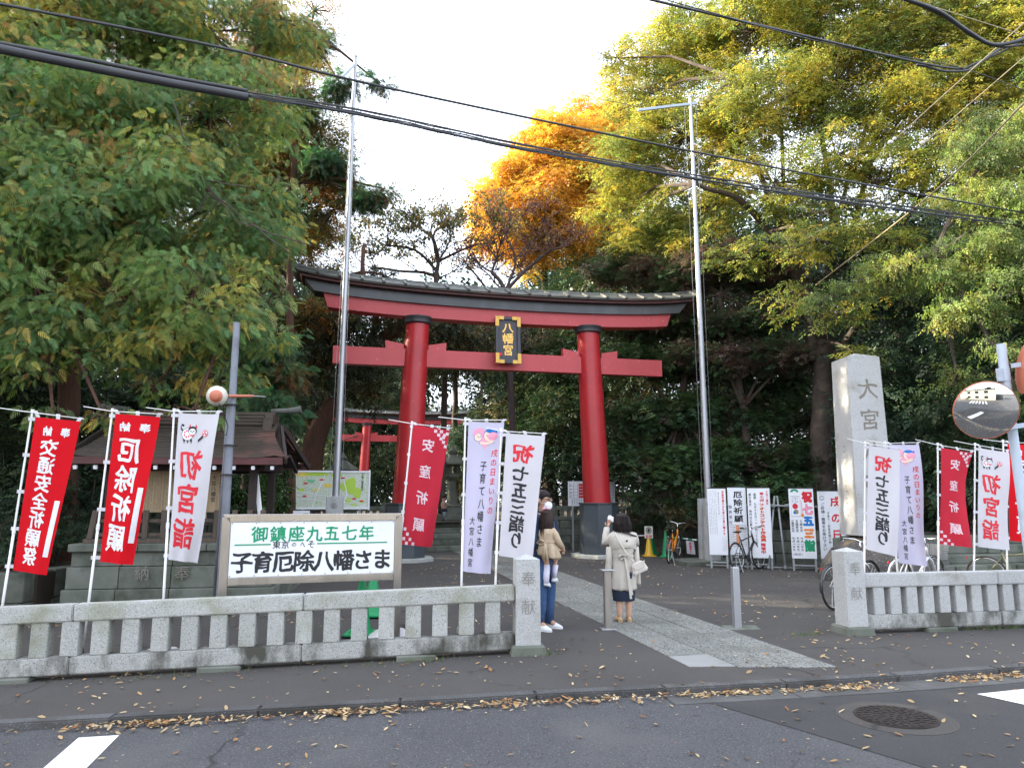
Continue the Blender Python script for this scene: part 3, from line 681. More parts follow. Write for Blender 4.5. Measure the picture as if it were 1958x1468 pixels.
# =====================================================  FLAGPOLES
def flagpole(label, loc, rz, hb, top, arm_end, slab=False):
    o = thing('flagpole', label, 'flagpole', loc, 0, 'tall steel flagpoles either side of the torii')
    bl = MB().frust((0, .0, 0), (.40, .20), (.37, .18), hb); bl.xform(Matrix.Rotation(rz, 4, 'Z')); s_ = bl.build('stone_block', M['granite_pale'], o, bevel=.01)
    b2_ = MB().frust((0, .36, 0), (.40, .20), (.37, .18), hb); b2_.xform(Matrix.Rotation(rz, 4, 'Z')); b2_.build('stone_block', M['granite_pale'], o, bevel=.01)
    rot = Matrix.Rotation(rz, 4, 'Z'); base = rot@Vector((0, .18, .1)); tp = Vector(top)-Vector(loc); ln = tp-base
    MB().tube([base, base+ln*.35], [.088, .080], 20).build('lower_tube', M['alu'], o, smooth=False); smooth_angle(LAST)
    MB().tube([base+ln*.35, base+ln*.70], [.072, .063], 20).build('middle_tube', M['alu'], o); smooth_angle(LAST)
    MB().tube([base+ln*.70, tp], [.054, .045], 20).build('upper_tube', M['alu'], o); smooth_angle(LAST)
    MB().ell(tp+Vector((0, 0, .02)), (.06, .06, .05), 12, 6).build('cap', M['alu'], o, smooth=True)
    e = Vector(arm_end)-Vector(loc); a0 = base+ln*.985; back = a0-(e-a0)*.12
    MB().bar(back, e, .05, .07).build('cross_arm', M['mirror_post'], o, bevel=.005)
    r1 = (rot@Vector((.15, .18, hb*.7))); MB().tube([a0+(back-a0)*.8, r1], .0035, 5).build('halyard', M['galv'], o)
    r2 = (rot@Vector((-.16, .18, hb*.7))); MB().tube([a0+(e-a0)*.12, r2], .0035, 5).build('halyard', M['galv'], o)
    def mpb(a, b): return tuple(rot@Vector((a, -.105, b)))
    letters([('奉', 0, hb-.22, .17, .17), ('納', 0, hb-.46, .17, .17)], mpb, M['carve_shade_faint'], 'carved_lettering', o, bold=.0)
    if slab:
        for k in range(3):
            mb = MB().box((-.62+.62*k, .1, .05), (.61, 1.15, .11)); mb.xform(Matrix.Rotation(rz, 4, 'Z')); mb.build('base_slab', M['mossy_stone'], o, bevel=.012)
    return o
fl = P(640, 948, 17.2); fr = P(1360, 953, 18.8)
flagpole('tall silver flagpole on a stone block in front of the map board', (fl.x, 17.2, 0), R(10), 1.70, P(680, 110, 17.35), P(653, 148, 16.3))
flagpole('tall silver flagpole on a stone block right of the red gate', (fr.x, 18.8, 0), R(10), 1.64, P(1320, 187, 18.95), P(1219, 211, 18.6), True)

# =====================================================  NAME PILLAR ON BOULDER
npz = .90
o = thing('name_pillar', 'tall square granite pillar with carved name, standing on a rough boulder', 'stone pillar', (7.42, 15.35, npz), R(2.5))
PH = 3.72
MB().frust((0, 0, 0), (.80, .80), (.70, .70), PH).add([(-.35, -.35, PH), (.35, -.35, PH), (.35, .35, PH), (-.35, .35, PH), (0, 0, PH+.13)], [(0, 1, 4), (1, 2, 4), (2, 3, 4), (3, 0, 4)]).build('shaft', M['granite_pale'], o, bevel=.008)
fx = lambda a, b: (a, -.402+.05*b/PH, b)
letters([('大', .03, 3.03, .46, .46), ('宮', .03, 2.38, .44, .46), ('八', .03, 1.73, .46, .44), ('幡', .03, 1.1, .46, .46), ('宮', .03, .46, .44, .46)], fx, M['carve_shade_pale'], 'carved_lettering', o, bold=.012, brush=.07)
sx_ = lambda a, b: (-.402+.05*b/PH, -a, b)
mb = MB()
for k in range(13):   # worn small inscription down the left face
    b = 1.85-.12*k
    for q in range(3):
        a = random.uniform(-.03, .03); mb2 = stroke(sx_, [(a-.03, b+random.uniform(-.03, .03)), (a+.03, b+random.uniform(-.03, .03))], .009); mb.add(mb2.v, mb2.f)
mb.build('worn_inscription', M['carve_shade_pale'], o, kind='stuff')
mb = MB(); mb.loft([(0, 0, -.15, 1.25, 1.0), (0, 0, .1, 1.30, 1.05), (.02, 0, .35, 1.22, .98), (.05, 0, .6, 1.05, .86), (.08, .02, .8, .86, .74), (.1, .02, .93, .66, .62), (.1, .02, .94, .2, .2)], 28)
bo = mb.build('boulder', M['boulder'], smooth=False); rough_up(bo.data, .10, 1.6, 4); rough_up(bo.data, .03, 6, 4)
for v in bo.data.vertices: v.co.z = min(v.co.z, .915)
bo.location = (7.72, 15.35, 0); tag(bo, 'large rough brown boulder carrying the tall stone name pillar', 'boulder')
# =====================================================  NOTICE PAVILION (left)
PV = Vector((-5.52, 12.75, 0)); o = thing('notice_pavilion', 'roofed wooden notice pavilion on a mossy stone base behind the left banners', 'pavilion', PV, R(7))
zb = -.12
def course(z0, z1, hw, fy, n, parent):
    for k in range(n):
        a = -hw+2*hw*k/n; b = -hw+2*hw*(k+1)/n
        MB().box(((a+b)/2, fy+.15, (z0+z1)/2), (b-a-.01, .3, z1-z0-.008)).build('base_stone', M['mossy_stone'], parent, bevel=.008)
        MB().box(((a+b)/2, 1.1, (z0+z1)/2), (b-a-.01, .3, z1-z0-.008)).build('base_stone', M['mossy_stone'], parent, bevel=.008)
    for s in (-1, 1):
        MB().box((s*(hw-.15), (fy+.3+.95)/2, (z0+z1)/2), (.3, .95-fy-.3-.01, z1-z0-.008)).build('base_stone', M['mossy_stone'], parent, bevel=.008)
course(zb, .26, 1.60, -1.06, 4, o); course(.26, .60, 1.56, -1.02, 4, o); course(.60, .83, 1.52, -.98, 4, o)
for k in range(3): MB().box((-1.56+1.04*k+.52, .05, .89), (1.03, 2.2, .12)).build('top_slab', M['mossy_stone'], o, bevel=.012)
letters([('奉', .18, .50, .24, .24), ('納', -.42, .50, .24, .24)], flat(-1.064), M['carve_shade_pale'], 'carved_lettering', o, bold=.0, brush=.05)
for sx in (-1, 1):
    for sy in (-.72, .75): MB().box((sx*1.12+(0.0), sy, 1.62), (.13, .13, 1.35)).build('post', M['dark_wood'], o, bevel=.006)
MB().box((0, -.72, 2.18), (2.6, .12, .14)).box((0, .75, 2.18), (2.6, .12, .14)).build('beam', M['dark_wood'], o)
MB().box((-1.12, 0, 2.2), (.12, 1.9, .12)).box((1.12, 0, 2.2), (.12, 1.9, .12)).build('cross_beam', M['dark_wood'], o)
# wooden rail fence standing on the base
for z in (1.08, 1.30): MB().box((0, -.80, z), (2.7, .05, .055)).build('fence_rail', M['old_wood'], o, bevel=.004)
MB().box((0, -.80, .985), (2.85, .12, .07)).build('fence_sill', M['old_wood'], o, bevel=.005)
for k, x in enumerate((-1.33, -1.05, -.76, -.50, -.22, .06, .33, .60, .88, 1.12, 1.33)):
    mb = MB().box((0, 0, .225), (.085, .05, .45)); 
    if k == 0: mb.xform(Matrix.Rotation(R(8), 4, 'Y'))
    c = mb.build('fence_board', M['old_wood'], o, bevel=.005); c.location = (x, -.845, 1.02)
# inscribed wooden board
MB().box((-.06, -.60, 1.77), (1.48, .04, .68)).build('inscribed_board', M['board_wood'], o, bevel=.004)
bl = flat(-.6225)
its = column('大宮八幡宮', .46, 2.04, .085)+column('御由緒略記', .58, 2.06, .06)
random.seed(21)
letters(its, bl, M['ink'], 'lettering', o, bold=.01)
mb = MB()
for k in range(22):      # rows of handwriting too fine to read
    a = .36-.046*k
    b = 2.05
    while b > 1.47:
        l = random.uniform(.012, .03); q = stroke(bl, [(a-.009, b), (a+.009, b-random.uniform(-.006, .006))], .006); mb.add(q.v, q.f)
        q = stroke(bl, [(a+random.uniform(-.006, .006), b+.008), (a, b-l*.6)], .005); mb.add(q.v, q.f); b -= random.choice((.028, .028, .034, .07))
mb.build('fine_writing', M['ink_grey'] if False else M['carved'], o, kind='stuff')
# copper roof laid in rows, concave with flared eave ends
rows = 15; e_y, e_z, r_y, r_z = -1.22, 2.30, -.10, 2.98
def rp(f):   # 0 eave .. 1 ridge
    y = e_y+(r_y-e_y)*f; z = e_z+(r_z-e_z)*(f**1.35); hw = 1.36 if f > .72 else 1.36+.40*((.72-f)/.72)**1.15
    return y, z, hw
for side in (1, -1):
    for k in range(rows):
        f0, f1 = k/rows, (k+1)/rows+.012; mb = MB(); vs = []; NX = 17
        for q in range(NX):
            t = -1+2*q/(NX-1)
            for f, up in ((f0, 0), (f0, .022), (f1, .004)):
                y, z, hw = rp(f); fl_ = .10*max(0, abs(t)-.72)/.28*(1-f)
                droop = -.30*(max(0, abs(t)-.80)/.2)**2*max(0, .72-f)
                vs.append((t*hw, side*y if side == 1 else -y, z+up+fl_+droop*.4))
        fs = [(q*3+j, q*3+j+1, (q+1)*3+j+1, (q+1)*3+j) for q in range(NX-1) for j in range(2)]
        mb.add(vs, fs).build('roof_strip', M['copper_brown'], o)
for k in range(4): MB().box((0, -.0, 2.96+.062*k), (2.62-.01*k, .40-.06*k, .055)).build('ridge_course', M['copper_brown'], o, bevel=.006)
for s in (-1, 1):
    MB().box((s*1.22, -.02, 3.03), (.15, .55, .20)).box((s*1.2, -.16, 2.93), (.16, .30, .22)).build('ridge_end_block', M['copper_brown'], o, bevel=.015)
    MB().tube([(s*1.2, 0, 3.2), (s*1.5, 0, 3.215), (s*1.72, 0, 3.24)], [.045, .05, .065], 10).build('ridge_pole', M['copper'], o)
    mb = MB()
    vs = [(s*1.37, -.95, 2.34), (s*1.37, .95, 2.34), (s*1.37, 0, 2.99)]; mb.add(vs+[(v[0]-s*.05, v[1], v[2]) for v in vs], [(0, 1, 2), (5, 4, 3), (0, 1, 4, 3), (1, 2, 5, 4), (2, 0, 3, 5)]).build('gable_board', M['dark_wood'], o)
    for t in (1, -1): MB().bar((s*1.72, t*e_y, 2.25), (s*1.42, t*-.15, 2.90), .05, .10).build('barge_board', M['dark_wood'], o, bevel=.004)
MB().box((0, -1.185, 2.255), (3.34, .05, .12)).build('fascia', M['maroon'], o, bevel=.004)
MB().box((0, 1.185, 2.255), (3.34, .05, .12)).build('fascia', M['maroon'], o, bevel=.004)
MB().add([(-1.6, -1.15, 2.23), (1.6, -1.15, 2.23), (1.3, 0, 2.85), (-1.3, 0, 2.85)], [(0, 1, 2, 3)]).add([(-1.6, 1.15, 2.23), (1.6, 1.15, 2.23), (1.3, 0, 2.85), (-1.3, 0, 2.85)], [(3, 2, 1, 0)]).build('soffit', M['dark_wood'], o)
for k in range(11):
    x = -1.5+.30*k
    for t in (1, -1):
        r = MB().bar((x, t*-1.14, 2.155), (x, t*-.3, 2.42), .05, .055).build('rafter', M['dark_wood'], o)
        MB().box((x, t*-1.165, 2.148), (.052, .045, .056), rot=Matrix.Rotation(R(18), 3, 'X')).build('tip_paint', M['white'], r)

# =====================================================  BIG SIGN BOARD
a = P(426, 982, 8.32); b = P(769.6, 982, 8.95); dr = math.atan2(b.y-a.y, b.x-a.x); wd = (b-a).length
o = thing('signboard', 'wide white signboard in a brushed steel frame behind the left stone fence', 'signboard', ((a.x+b.x)/2, (a.y+b.y)/2, 0), dr)
ht, hb = 1.485, .70; hw = wd/2
for s in (-1, 1): MB().box((s*(hw-.045), .06, (ht-.2)/2), (.09, .16, ht+.14)).build('post', M['steel_warm'], o, bevel=.004)
MB().add([(-hw, -.02, ht), (hw, -.02, ht), (hw-.075, -.02, ht-.085), (-hw+.075, -.02, ht-.085), (-hw, .1, ht), (hw, .1, ht), (hw-.075, .1, ht-.085), (-hw+.075, .1, ht-.085)],
         [(3, 2, 1, 0), (0, 1, 5, 4), (2, 3, 7, 6), (0, 4, 7, 3), (1, 2, 6, 5)]).build('top_frame', M['steel'], o, bevel=.003, fixn=True)
MB().box((0, .035, hb+.042), (2*hw-.185, .11, .085)).build('bottom_frame', M['steel'], o, bevel=.003)
PW = hw-.095; pz0, pz1 = hb+.088, ht-.088
MB().box((0, .0, (pz0+pz1)/2), (2*PW, .02, pz1-pz0)).build('panel', M['board_white'], o)
mb = MB()
for k in range(8):
    for z in (pz0+.012, pz1-.012): mb.box((-PW+.015+(2*PW-.03)*k/7, -.011, z), (.012, .006, .012))
mb.build('screws', M['galv'], o, kind='stuff')
mp = flat(-.0125); W2 = 2*PW
def ux(f): return -PW+W2*f
H2 = pz1-pz0
def letrow(s, f0, f1, fb, size, m, bold, brush, nm='lettering'):
    n = len(s); it = [(ch, ux(f0+(f1-f0)*(i+.5)/n), pz0+H2*fb, size*(.62 if ch in 'のへ' and nm == 'small' else 1), size*(.62 if ch in 'の' and nm == 'small' else 1)) for i, ch in enumerate(s)]
    letters(it, mp, m, 'lettering', o, bold=bold, brush=brush)
letrow('御鎮座九五七年', .115, .875, .775, .185, M['ink_green'], .020, .05)
letrow('東京のへそ', .245, .505, .575, .092, M['ink'], .012, .04, 'small')
letrow('子育厄除八幡さま', .012, .985, .265, .245, M['ink'], .028, .055)
MB().box((ux(.132), -.0125, pz0+H2*.585), (W2*.21, .003, .014)).build('green_rule', M['ink_green'], o)
MB().box((ux(.735), -.0125, pz0+H2*.585), (W2*.44, .003, .014)).build('green_rule', M['ink_green'], o)

# =====================================================  BANNERS
def banner(label, pole_top, pole_bot, bar_l, TR, BL, BR, Y, dY, m, draw, TL, ties=4, base=None, bulge=0.0, wave=.03, ph=0.0, m_pole=None, yb=None):
    """pixel corners of the cloth at distance Y (left) and Y+dY (right); each banner is a separate stand"""
    top = P(*pole_top, Y); bot = P(*pole_bot, Y if yb is None else yb); d = (bot-top).normalized(); t = (top.z-(.05+gz(top.x)))/-d.z; foot = top+d*t
    foot.z = gz(foot.x); O = foot.copy()
    o = thing('banner', label, 'banner', O, 0, 'upright nobori banners on thin white poles')
    mid = top.lerp(foot, .48)
    MB().tube([foot-O, mid-O+d*.02], .0145, 10).build('lower_pole', M['pole_white'], o, smooth=True)
    MB().tube([mid-O, top-O], .0115, 10).tube([mid-O+d*.035, mid-O-d*.035], .019, 10).build('upper_pole', M['pole_white'], o)
    MB().box(top-O, (.028, .028, .04)).build('pole_joint', M['pole_white'], o, bevel=.004)
    tl = P(*TL, Y); tr = P(*TR, Y+dY); bl = P(*BL, Y); br = P(*BR, Y+dY*.8)
    lft = P(*bar_l, Y-dY*.6)
    rt = tr+(tr-tl).normalized()*.03+Vector((0, 0, .035))
    MB().tube([lft-O, top+Vector((0, -.012, -.015))-O, rt-O], [.005, .006, .005], 6).build('crossbar', M['pole_white'], o)
    n = (tr-tl).cross(bl-tl).normalized()
    if n.y > 0: n = -n
    w_ = (tr-tl).length; h_ = (bl-tl).length; wave *= 1.6
    def S(a, b, off=0.0):       # a 0..1 across, b 0..1 down
        p = tl.lerp(tr, a).lerp(bl.lerp(br, a), b)
        p = p+(tr-tl)*(-bulge*4*b*(1-b)*a)
        k = a*(1-.25*a)
        wv = wave*math.sin(5.2*a-2.2*b+ph)*(.25+.75*a)*(.25+b)+wave*.7*math.sin(3.1*b*2+ph*2+a*2.5)*a+.35*wave*math.sin(13*a+5*b+ph)*b
        q = p+n*wv
        if off: q = q+n*off
        return q-O
    NX, NY = 18, 56; mb = MB()
    mb.add([S(i/NX, j/NY) for j in range(NY+1) for i in range(NX+1)], [(j*(NX+1)+i, (j+1)*(NX+1)+i, (j+1)*(NX+1)+i+1, j*(NX+1)+i+1) for j in range(NY) for i in range(NX)])
    mb.build('cloth', m, o, smooth=True)
    tm = M['banner_white']
    for a in (.06, .5, .94):     # loops over the crossbar
        p = S(a, 0); q = (top-O).lerp(rt-O, a); e = (tr-tl).normalized()*.022
        MB().add([p-e+n*.004, p+e+n*.004, q+e+Vector((0, 0, .012))+n*.008, q-e+Vector((0, 0, .012))+n*.008], [(0, 1, 2, 3)]).build('tie', tm, o)
    for k in range(ties+1):
        b = k/ties*.96+.015; p = S(0, b)+n*.004; ppos = top+d*((p+O-top).dot(d))-O; e = Vector((0, 0, .02))
        out_ = (ppos-p).normalized()*.028
        MB().add([p-e, p+e, ppos+out_+e+n*.018, ppos+out_-e+n*.018], [(0, 1, 2, 3)]).build('tie', tm, o)
    if base == 'tank':
        MB().frust((0, 0, 0), (.46, .36), (.26, .2), .10).box((0, 0, .12), (.07, .07, .1)).build('base', M['plastic_grey'], o, bevel=.012)
    elif base == 'socket':
        MB().box((0, 0, .07), (.075, .06, .14)).box((0, 0, .16), (.05, .045, .07)).build('socket', M['base_tan'], o, bevel=.006)
        MB().box((.28, 0, .02), (.5, .06, .03)).build('base_bar', M['plastic_grey'], o, bevel=.004)
    else:
        MB().frust((0, 0, 0), (.40, .40), (.30, .30), .045).tube([(0, 0, .04), (0, 0, .2)], .02, 8).build('base', M['rubber'], o, bevel=.006)
    draw(o, lambda a, b: S(a, b, .0035), w_, h_)
    return o
def vtext(o, mp, s, a, b0, b1, asp, sz, m, mirror=True, bold=.03, brush=.05, outline=None, slant=0):
    n = len(s); it = []
    for i, ch in enumerate(s):
        if ch == ' ': continue
        b = b0+(b1-b0)*(i+.5)/n; it.append((ch, a, b, sz, -(b1-b0)/n*asp))
    if outline:
        letters(it, lambda x, y: mp(x, y), outline, 'letter_outline', o, bold=bold+.035, mirror=mirror, brush=brush)
        mp2 = lambda x, y: Vector(mp(x, y))+Vector((0, -.0025, 0)); letters(it, mp2, m, 'lettering', o, bold=bold, mirror=mirror, brush=brush, slant=slant)
    else: letters(it, mp, m, 'lettering', o, bold=bold, mirror=mirror, brush=brush, slant=slant)
def quad(mp, a0, a1, b0, b1, m, name, o, nx=2, ny=8):
    mb = MB(); mb.add([mp(a0+(a1-a0)*i/nx, b0+(b1-b0)*j/ny) for j in range(ny+1) for i in range(nx+1)], [(j*(nx+1)+i, (j+1)*(nx+1)+i, (j+1)*(nx+1)+i+1, j*(nx+1)+i+1) for j in range(ny) for i in range(nx)]); return mb.build(name, m, o)
def d_traffic(o, mp, w_, h_):
    vtext(o, mp, '納', .32, .05, .12, .95, .21, M['print_white'], brush=.05); vtext(o, mp, '奉', .72, .05, .12, .95, .21, M['print_white'], brush=.05)
    vtext(o, mp, '交通安全祈願祭', .42, .135, .955, 1.0, .42, M['print_white'], bold=.024, brush=.06)
    quad(mp, .80, .93, .53, .89, M['print_white'], 'name_strip', o)
def d_yaku(o, mp, w_, h_):
    vtext(o, mp, '納', .25, .05, .12, .95, .25, M['print_white']); vtext(o, mp, '奉', .70, .05, .12, .95, .25, M['print_white'])
    vtext(o, mp, '厄除祈願', .42, .145, .93, .93, .54, M['print_white'], bold=.024, brush=.06)
    quad(mp, .78, .92, .49, .86, M['print_white'], 'name_strip', o)
def mk(o, mb, name, m): mb.build(name, m, o)
def el(mp, a, b, ra, rb, m, nm, o, dz=0, **k):
    f = (lambda x, y: Vector(mp(x, y))+Vector((0, -.0015*dz, 0))) if dz else mp
    return disc(f, a, b, ra, rb, m, nm, o, **k)
def d_hatsu(o, mp, w_, h_):
    # papier-mache dog toy and drum emblem
    z = lambda d: (lambda x, y: Vector(mp(x, y))+Vector((0, -.0012*d, 0)))
    e = thing('emblem', None, None); e.parent = o
    el(mp, .26, .145, .15, .044, M['ink'], 'dog_body_outline', e); el(mp, .26, .145, .14, .041, M['print_white'], 'dog_body', e, 1)
    for q in range(7): t = q*.9; el(mp, .25+.07*math.cos(t), .142+.022*math.sin(t), .022, .0065, M['ink_red'], 'dog_spot', e, 2, n=8)
    stroke(z(1), [(.14, .12), (.08, .105), (.10, .08), (.16, .085)], .014).build('dog_tail', M['ink'], e)
    for x in (.19, .28, .37): stroke(z(1), [(x, .175), (x-.015, .198)], .05).build('dog_leg', M['ink'], e)
    for x in (.30, .45): MB().add([z(1)(x-.03, .100), z(1)(x+.03, .100), z(1)(x+.005, .072)], [(0, 1, 2)]).build('dog_ear', M['ink_red'], e)
    el(mp, .375, .118, .105, .030, M['ink'], 'dog_head', e, 3); el(mp, .375, .126, .085, .022, M['print_white'], 'dog_face', e, 4)
    for x in (.34, .41): el(mp, x, .122, .016, .005, M['ink'], 'dog_eye', e, 5, n=8)
    el(mp, .375, .131, .014, .004, M['ink'], 'dog_nose', e, 5, n=8); stroke(z(5), [(.335, .150), (.43, .150)], .012).build('dog_collar', M['ink_red'], e)
    el(mp, .70, .135, .075, .0235, M['ink_red'], 'drum_ring', e, 2); el(mp, .70, .135, .06, .0185, M['print_white'], 'drum_face', e, 3)
    for q in range(3): t = q*2.09+.5; el(mp, .70+.03*math.cos(t), .135+.009*math.sin(t), .022, .007, M['ink_red'], 'drum_swirl', e, 4, n=10)
    stroke(z(2), [(.66, .155), (.54, .190)], .022).build('drum_handle', M['ink'], e)
    vtext(o, mp, '初宮詣', .42, .235, .93, .90, .62, M['ink_red'], bold=.024, brush=.07)
def d_anzan(o, mp, w_, h_):
    sq = []
    for (x, y) in ((.62, .012), (.78, .008), (.72, .04), (.88, .035), (.80, .07), (.95, .02), (.88, .095), (.95, .13), (.86, .055)): sq.append((x, y))
    for (x, y) in ((.06, .86), (.15, .90), (.05, .94), (.25, .94), (.15, .975), (.36, .975)): sq.append((x, y))
    for x, y in sq: q = quad(mp, x-.042, x+.042, y, y+.026, M['print_faded'], 'checker_square', o, 1, 1)
    vtext(o, mp, '安 産 祈 願', .47, .10, .88, 1.02, .36, M['print_faded'], bold=.02, brush=.05)
def d_inu(o, mp, w_, h_):
    z = lambda d: (lambda x, y: Vector(mp(x, y))+Vector((0, -.0012*d, 0))); e = thing('emblem', None, None); e.parent = o
    # pink heart with mother and baby line drawing
    n = 36; mb = MB(); pts = []
    for k in range(n):
        t = 2*PI*k/n; hx = 16*math.sin(t)**3; hy = 13*math.cos(t)-5*math.cos(2*t)-2*math.cos(3*t)-math.cos(4*t); pts.append((.50+hx*.0225, .100-hy*.0050))
    mb.add([z(0)(.5, .1)]+[z(0)(*p) for p in pts], [(0, k+1, (k+1) % n+1) for k in range(n)]).build('heart', M['ink_lpink'], e)
    el(mp, .62, .088, .175, .044, M['ink_blue'], 'mother_outline', e, 1); el(mp, .62, .091, .163, .040, M['ink_skin'], 'mother_face', e, 2)
    el(mp, .64, .058, .14, .014, M['ink_blue'], 'mother_hair', e, 3); el(mp, .80, .062, .035, .010, M['ink_blue'], 'mother_hair_bun', e, 3)
    el(mp, .29, .105, .115, .029, M['ink_blue'], 'baby_outline', e, 1); el(mp, .29, .105, .105, .0265, M['ink_skin'], 'baby_face', e, 2)
    for a_, b_ in ((.55, .088), (.66, .088), (.28, .097), (.36, .097)): stroke(z(4), [(a_-.025, b_), (a_, b_+.004), (a_+.025, b_)], .004).build('closed_eye', M['ink_blue'], e)
    for a_, b_ in ((.60, .100), (.32, .106)): stroke(z(4), [(a_-.02, b_), (a_, b_+.003), (a_+.02, b_)], .004).build('smile', M['ink_red'], e)
    stroke(z(3), [(.36, .142), (.50, .146), (.64, .140), (.76, .128)], .016).build('arm', M['ink_skin'], e); stroke(z(2), [(.34, .146), (.50, .151), (.66, .145), (.78, .132)], .006).build('arm_outline', M['ink_blue'], e)
    vtext(o, mp, '戌の日まいりの', .80, .175, .62, .86, .19, M['ink_red'], mirror=False, bold=.012, brush=.05)
    vtext(o, mp, '子育て八幡さま', .50, .255, .84, .86, .21, M['ink'], mirror=False, bold=.012, brush=.05)
    vtext(o, mp, '大宮八幡宮', .24, .63, .97, .84, .17, M['ink'], mirror=False, bold=.008, brush=.04)
def d_shichi(o, mp, w_, h_):
    vtext(o, mp, '祝', .47, .07, .245, .92, .56, M['ink_red'], bold=.028, brush=.09)
    vtext(o, mp, '七五三詣り', .45, .255, .93, 1.02, .46, M['ink'], bold=.028, brush=.09)
B = banner
B('red banner at the far left with white lettering and a blank white strip', (62, 786), (3, 1165), (-30, 776), (155, 806), (24, 1090), (90, 1099), 8.25, .10, M['banner_red'], d_traffic, (68, 797), bulge=.02, wave=.012, base=None)
B('red banner second from the left with four large white characters and white strip', (215, 784), (170, 1145), (160, 777), (306, 797), (190, 1073), (252, 1080), 8.45, .10, M['banner_red'], d_yaku, (221, 791), wave=.022, ph=.8, ties=3)
B('white banner with a toy dog emblem and red characters left of the signboard', (333, 784), (313, 1140), (279, 779), (420, 792), (322, 1069), (376, 1077), 8.5, .08, M['banner_white'], d_hatsu, (342, 790), wave=.030, ph=2.0, ties=3, base='tank')
B('faded red banner with checker corners right of the signboard', (788, 808), (762, 1066), (743, 802), (860, 823), (768, 1040), (826, 1046), 9.9, .12, M['banner_faded'], d_anzan, (790, 812), wave=.02, ph=.4, ties=4)
B('lilac white banner with a pink heart emblem beside the near gate post', (890, 801), (880, 1205), (838, 797), (965, 808), (884, 1092), (940, 1098), 9.1, .08, M['banner_lilac'], d_inu, (896, 806), wave=.030, ph=1.3, ties=4, base='socket', bulge=.03)
B('white banner with bold brush lettering, overlapping the man holding a child', (958, 822), (947, 1118), (930, 818), (1042, 834), (954, 1062), (1018, 1071), 9.15, .05, M['banner_white'], d_shichi, (968, 828), wave=.012, ph=2.8, ties=4)
B('white banner with bold brush lettering in front of the stone name pillar', (1654, 846), (1652, 1100), (1620, 838), (1722, 861), (1657, 1050), (1719, 1065), 10.9, .08, M['banner_white'], d_shichi, (1661, 852), wave=.014, ph=.9, ties=3)
B('lilac white banner with a pink heart emblem, leaning right of the name pillar', (1692, 846), (1717, 1100), (1655, 841), (1757, 850), (1719, 1076), (1777, 1083), 11.25, .10, M['banner_lilac'], d_inu, (1700, 850), wave=.022, ph=1.8, ties=2)
B('faded red banner with checker corners, lower edge blown to the right', (1793, 849), (1794, 1098), (1750, 840), (1860, 866), (1799, 1040), (1860, 1047), 11.1, .06, M['banner_faded'], d_anzan, (1799, 856), wave=.030, ph=.2, ties=4, bulge=.16)
B('white banner with a toy dog emblem and red characters under the traffic mirror', (1864.5, 849), (1861.7, 1096), (1824, 843), (1927, 865), (1869, 1045), (1932, 1052), 11.3, .08, M['banner_white'], d_hatsu, (1871, 856), wave=.022, ph=2.2, ties=3)
B('red banner cut by the right edge of the view', (1918, 843), (1926, 1094), (1880, 840), (2000, 853), (1932, 1033), (2010, 1042), 11.6, .08, M['banner_red'], d_yaku, (1926, 848), wave=.02, ph=1.0, ties=3)

# =====================================================  MAP BOARD
a = P(564, 901, 19.4); b = P(707, 901, 19.75); bb = P(564, 972, 19.4)
o = thing('map_board', 'illustrated green area map on a white framed board behind the left flagpole', 'map board', ((a.x+b.x)/2, (a.y+b.y)/2, 0), math.atan2(b.y-a.y, b.x-a.x))
w_ = (b-a).length; z1 = a.z; z0 = bb.z; h_ = z1-z0
for s in (-1, 1): MB().box((s*w_*.38, .06, z0/2+.3), (.07, .07, z0+.6)).build('post', M['galv'], o)
MB().box((0, 0, (z0+z1)/2), (w_, .03, h_)).build('panel', M['map_paper'], o)
for s in (-1, 1): MB().box((s*w_/2, -.01, (z0+z1)/2), (.045, .06, h_+.09)).build('frame', M['white'], o, bevel=.004)
for z in (z0, z1): MB().box((0, -.011, z), (w_-.05, .06, .045)).build('frame', M['white'], o, bevel=.004)
def blob(mp, cx_, cz_, rx, rz, m, nm, o, seed):
    mb = MB(); n = 22; vs = [mp(cx_, cz_)]
    for k in range(n):
        t = 2*PI*k/n; r = 1+.45*noise.noise(Vector((math.cos(t)*1.5+seed, math.sin(t)*1.5, seed))); vs.append(mp(cx_+rx*r*math.cos(t), cz_+rz*r*math.sin(t)))
    mb.add(vs, [(0, k+1, (k+1) % n+1) for k in range(n)]).build(nm, m, o)
def mpf(d): return lambda a_, b_: (-w_/2+w_*a_, -.0165-.0012*d, z0+h_*b_)
for i, (x, y, rx, ry, mm) in enumerate(((.12, .93, .13, .06, 'map_yellow'), (.30, .93, .16, .05, 'map_green'), (.55, .90, .08, .05, 'map_green'), (.22, .74, .06, .05, 'map_teal'), (.75, .62, .09, .20, 'map_green'), (.66, .60, .07, .10, 'map_green'), (.84, .42, .06, .14, 'map_green'), (.72, .22, .05, .07, 'map_green'), (.80, .10, .05, .05, 'map_green'), (.45, .62, .06, .06, 'map_yellow'), (.30, .50, .05, .03, 'map_yellow'), (.10, .50, .04, .05, 'map_green'), (.90, .16, .03, .03, 'map_green'))):
    blob((lambda f: (lambda a_, b_: (f(0, 0)[0]+w_*a_, f(0, 0)[1]-.0001*i, f(0, 0)[2]+h_*b_)))(mpf(1)), x, y, rx, ry, M[mm], 'map_area', o, i)
for i in range(6): 
    f = mpf(3); stroke(f, [(.02, .55-.06*i), (.3, .3-.03*i+.1), (.6, .35-.05*i), (.97, .12-.015*i)] if i % 2 else [(.25+.1*i, .04), (.3+.1*i, .4), (.4+.06*i, .9)], .012).build('map_road', M['white'], o)
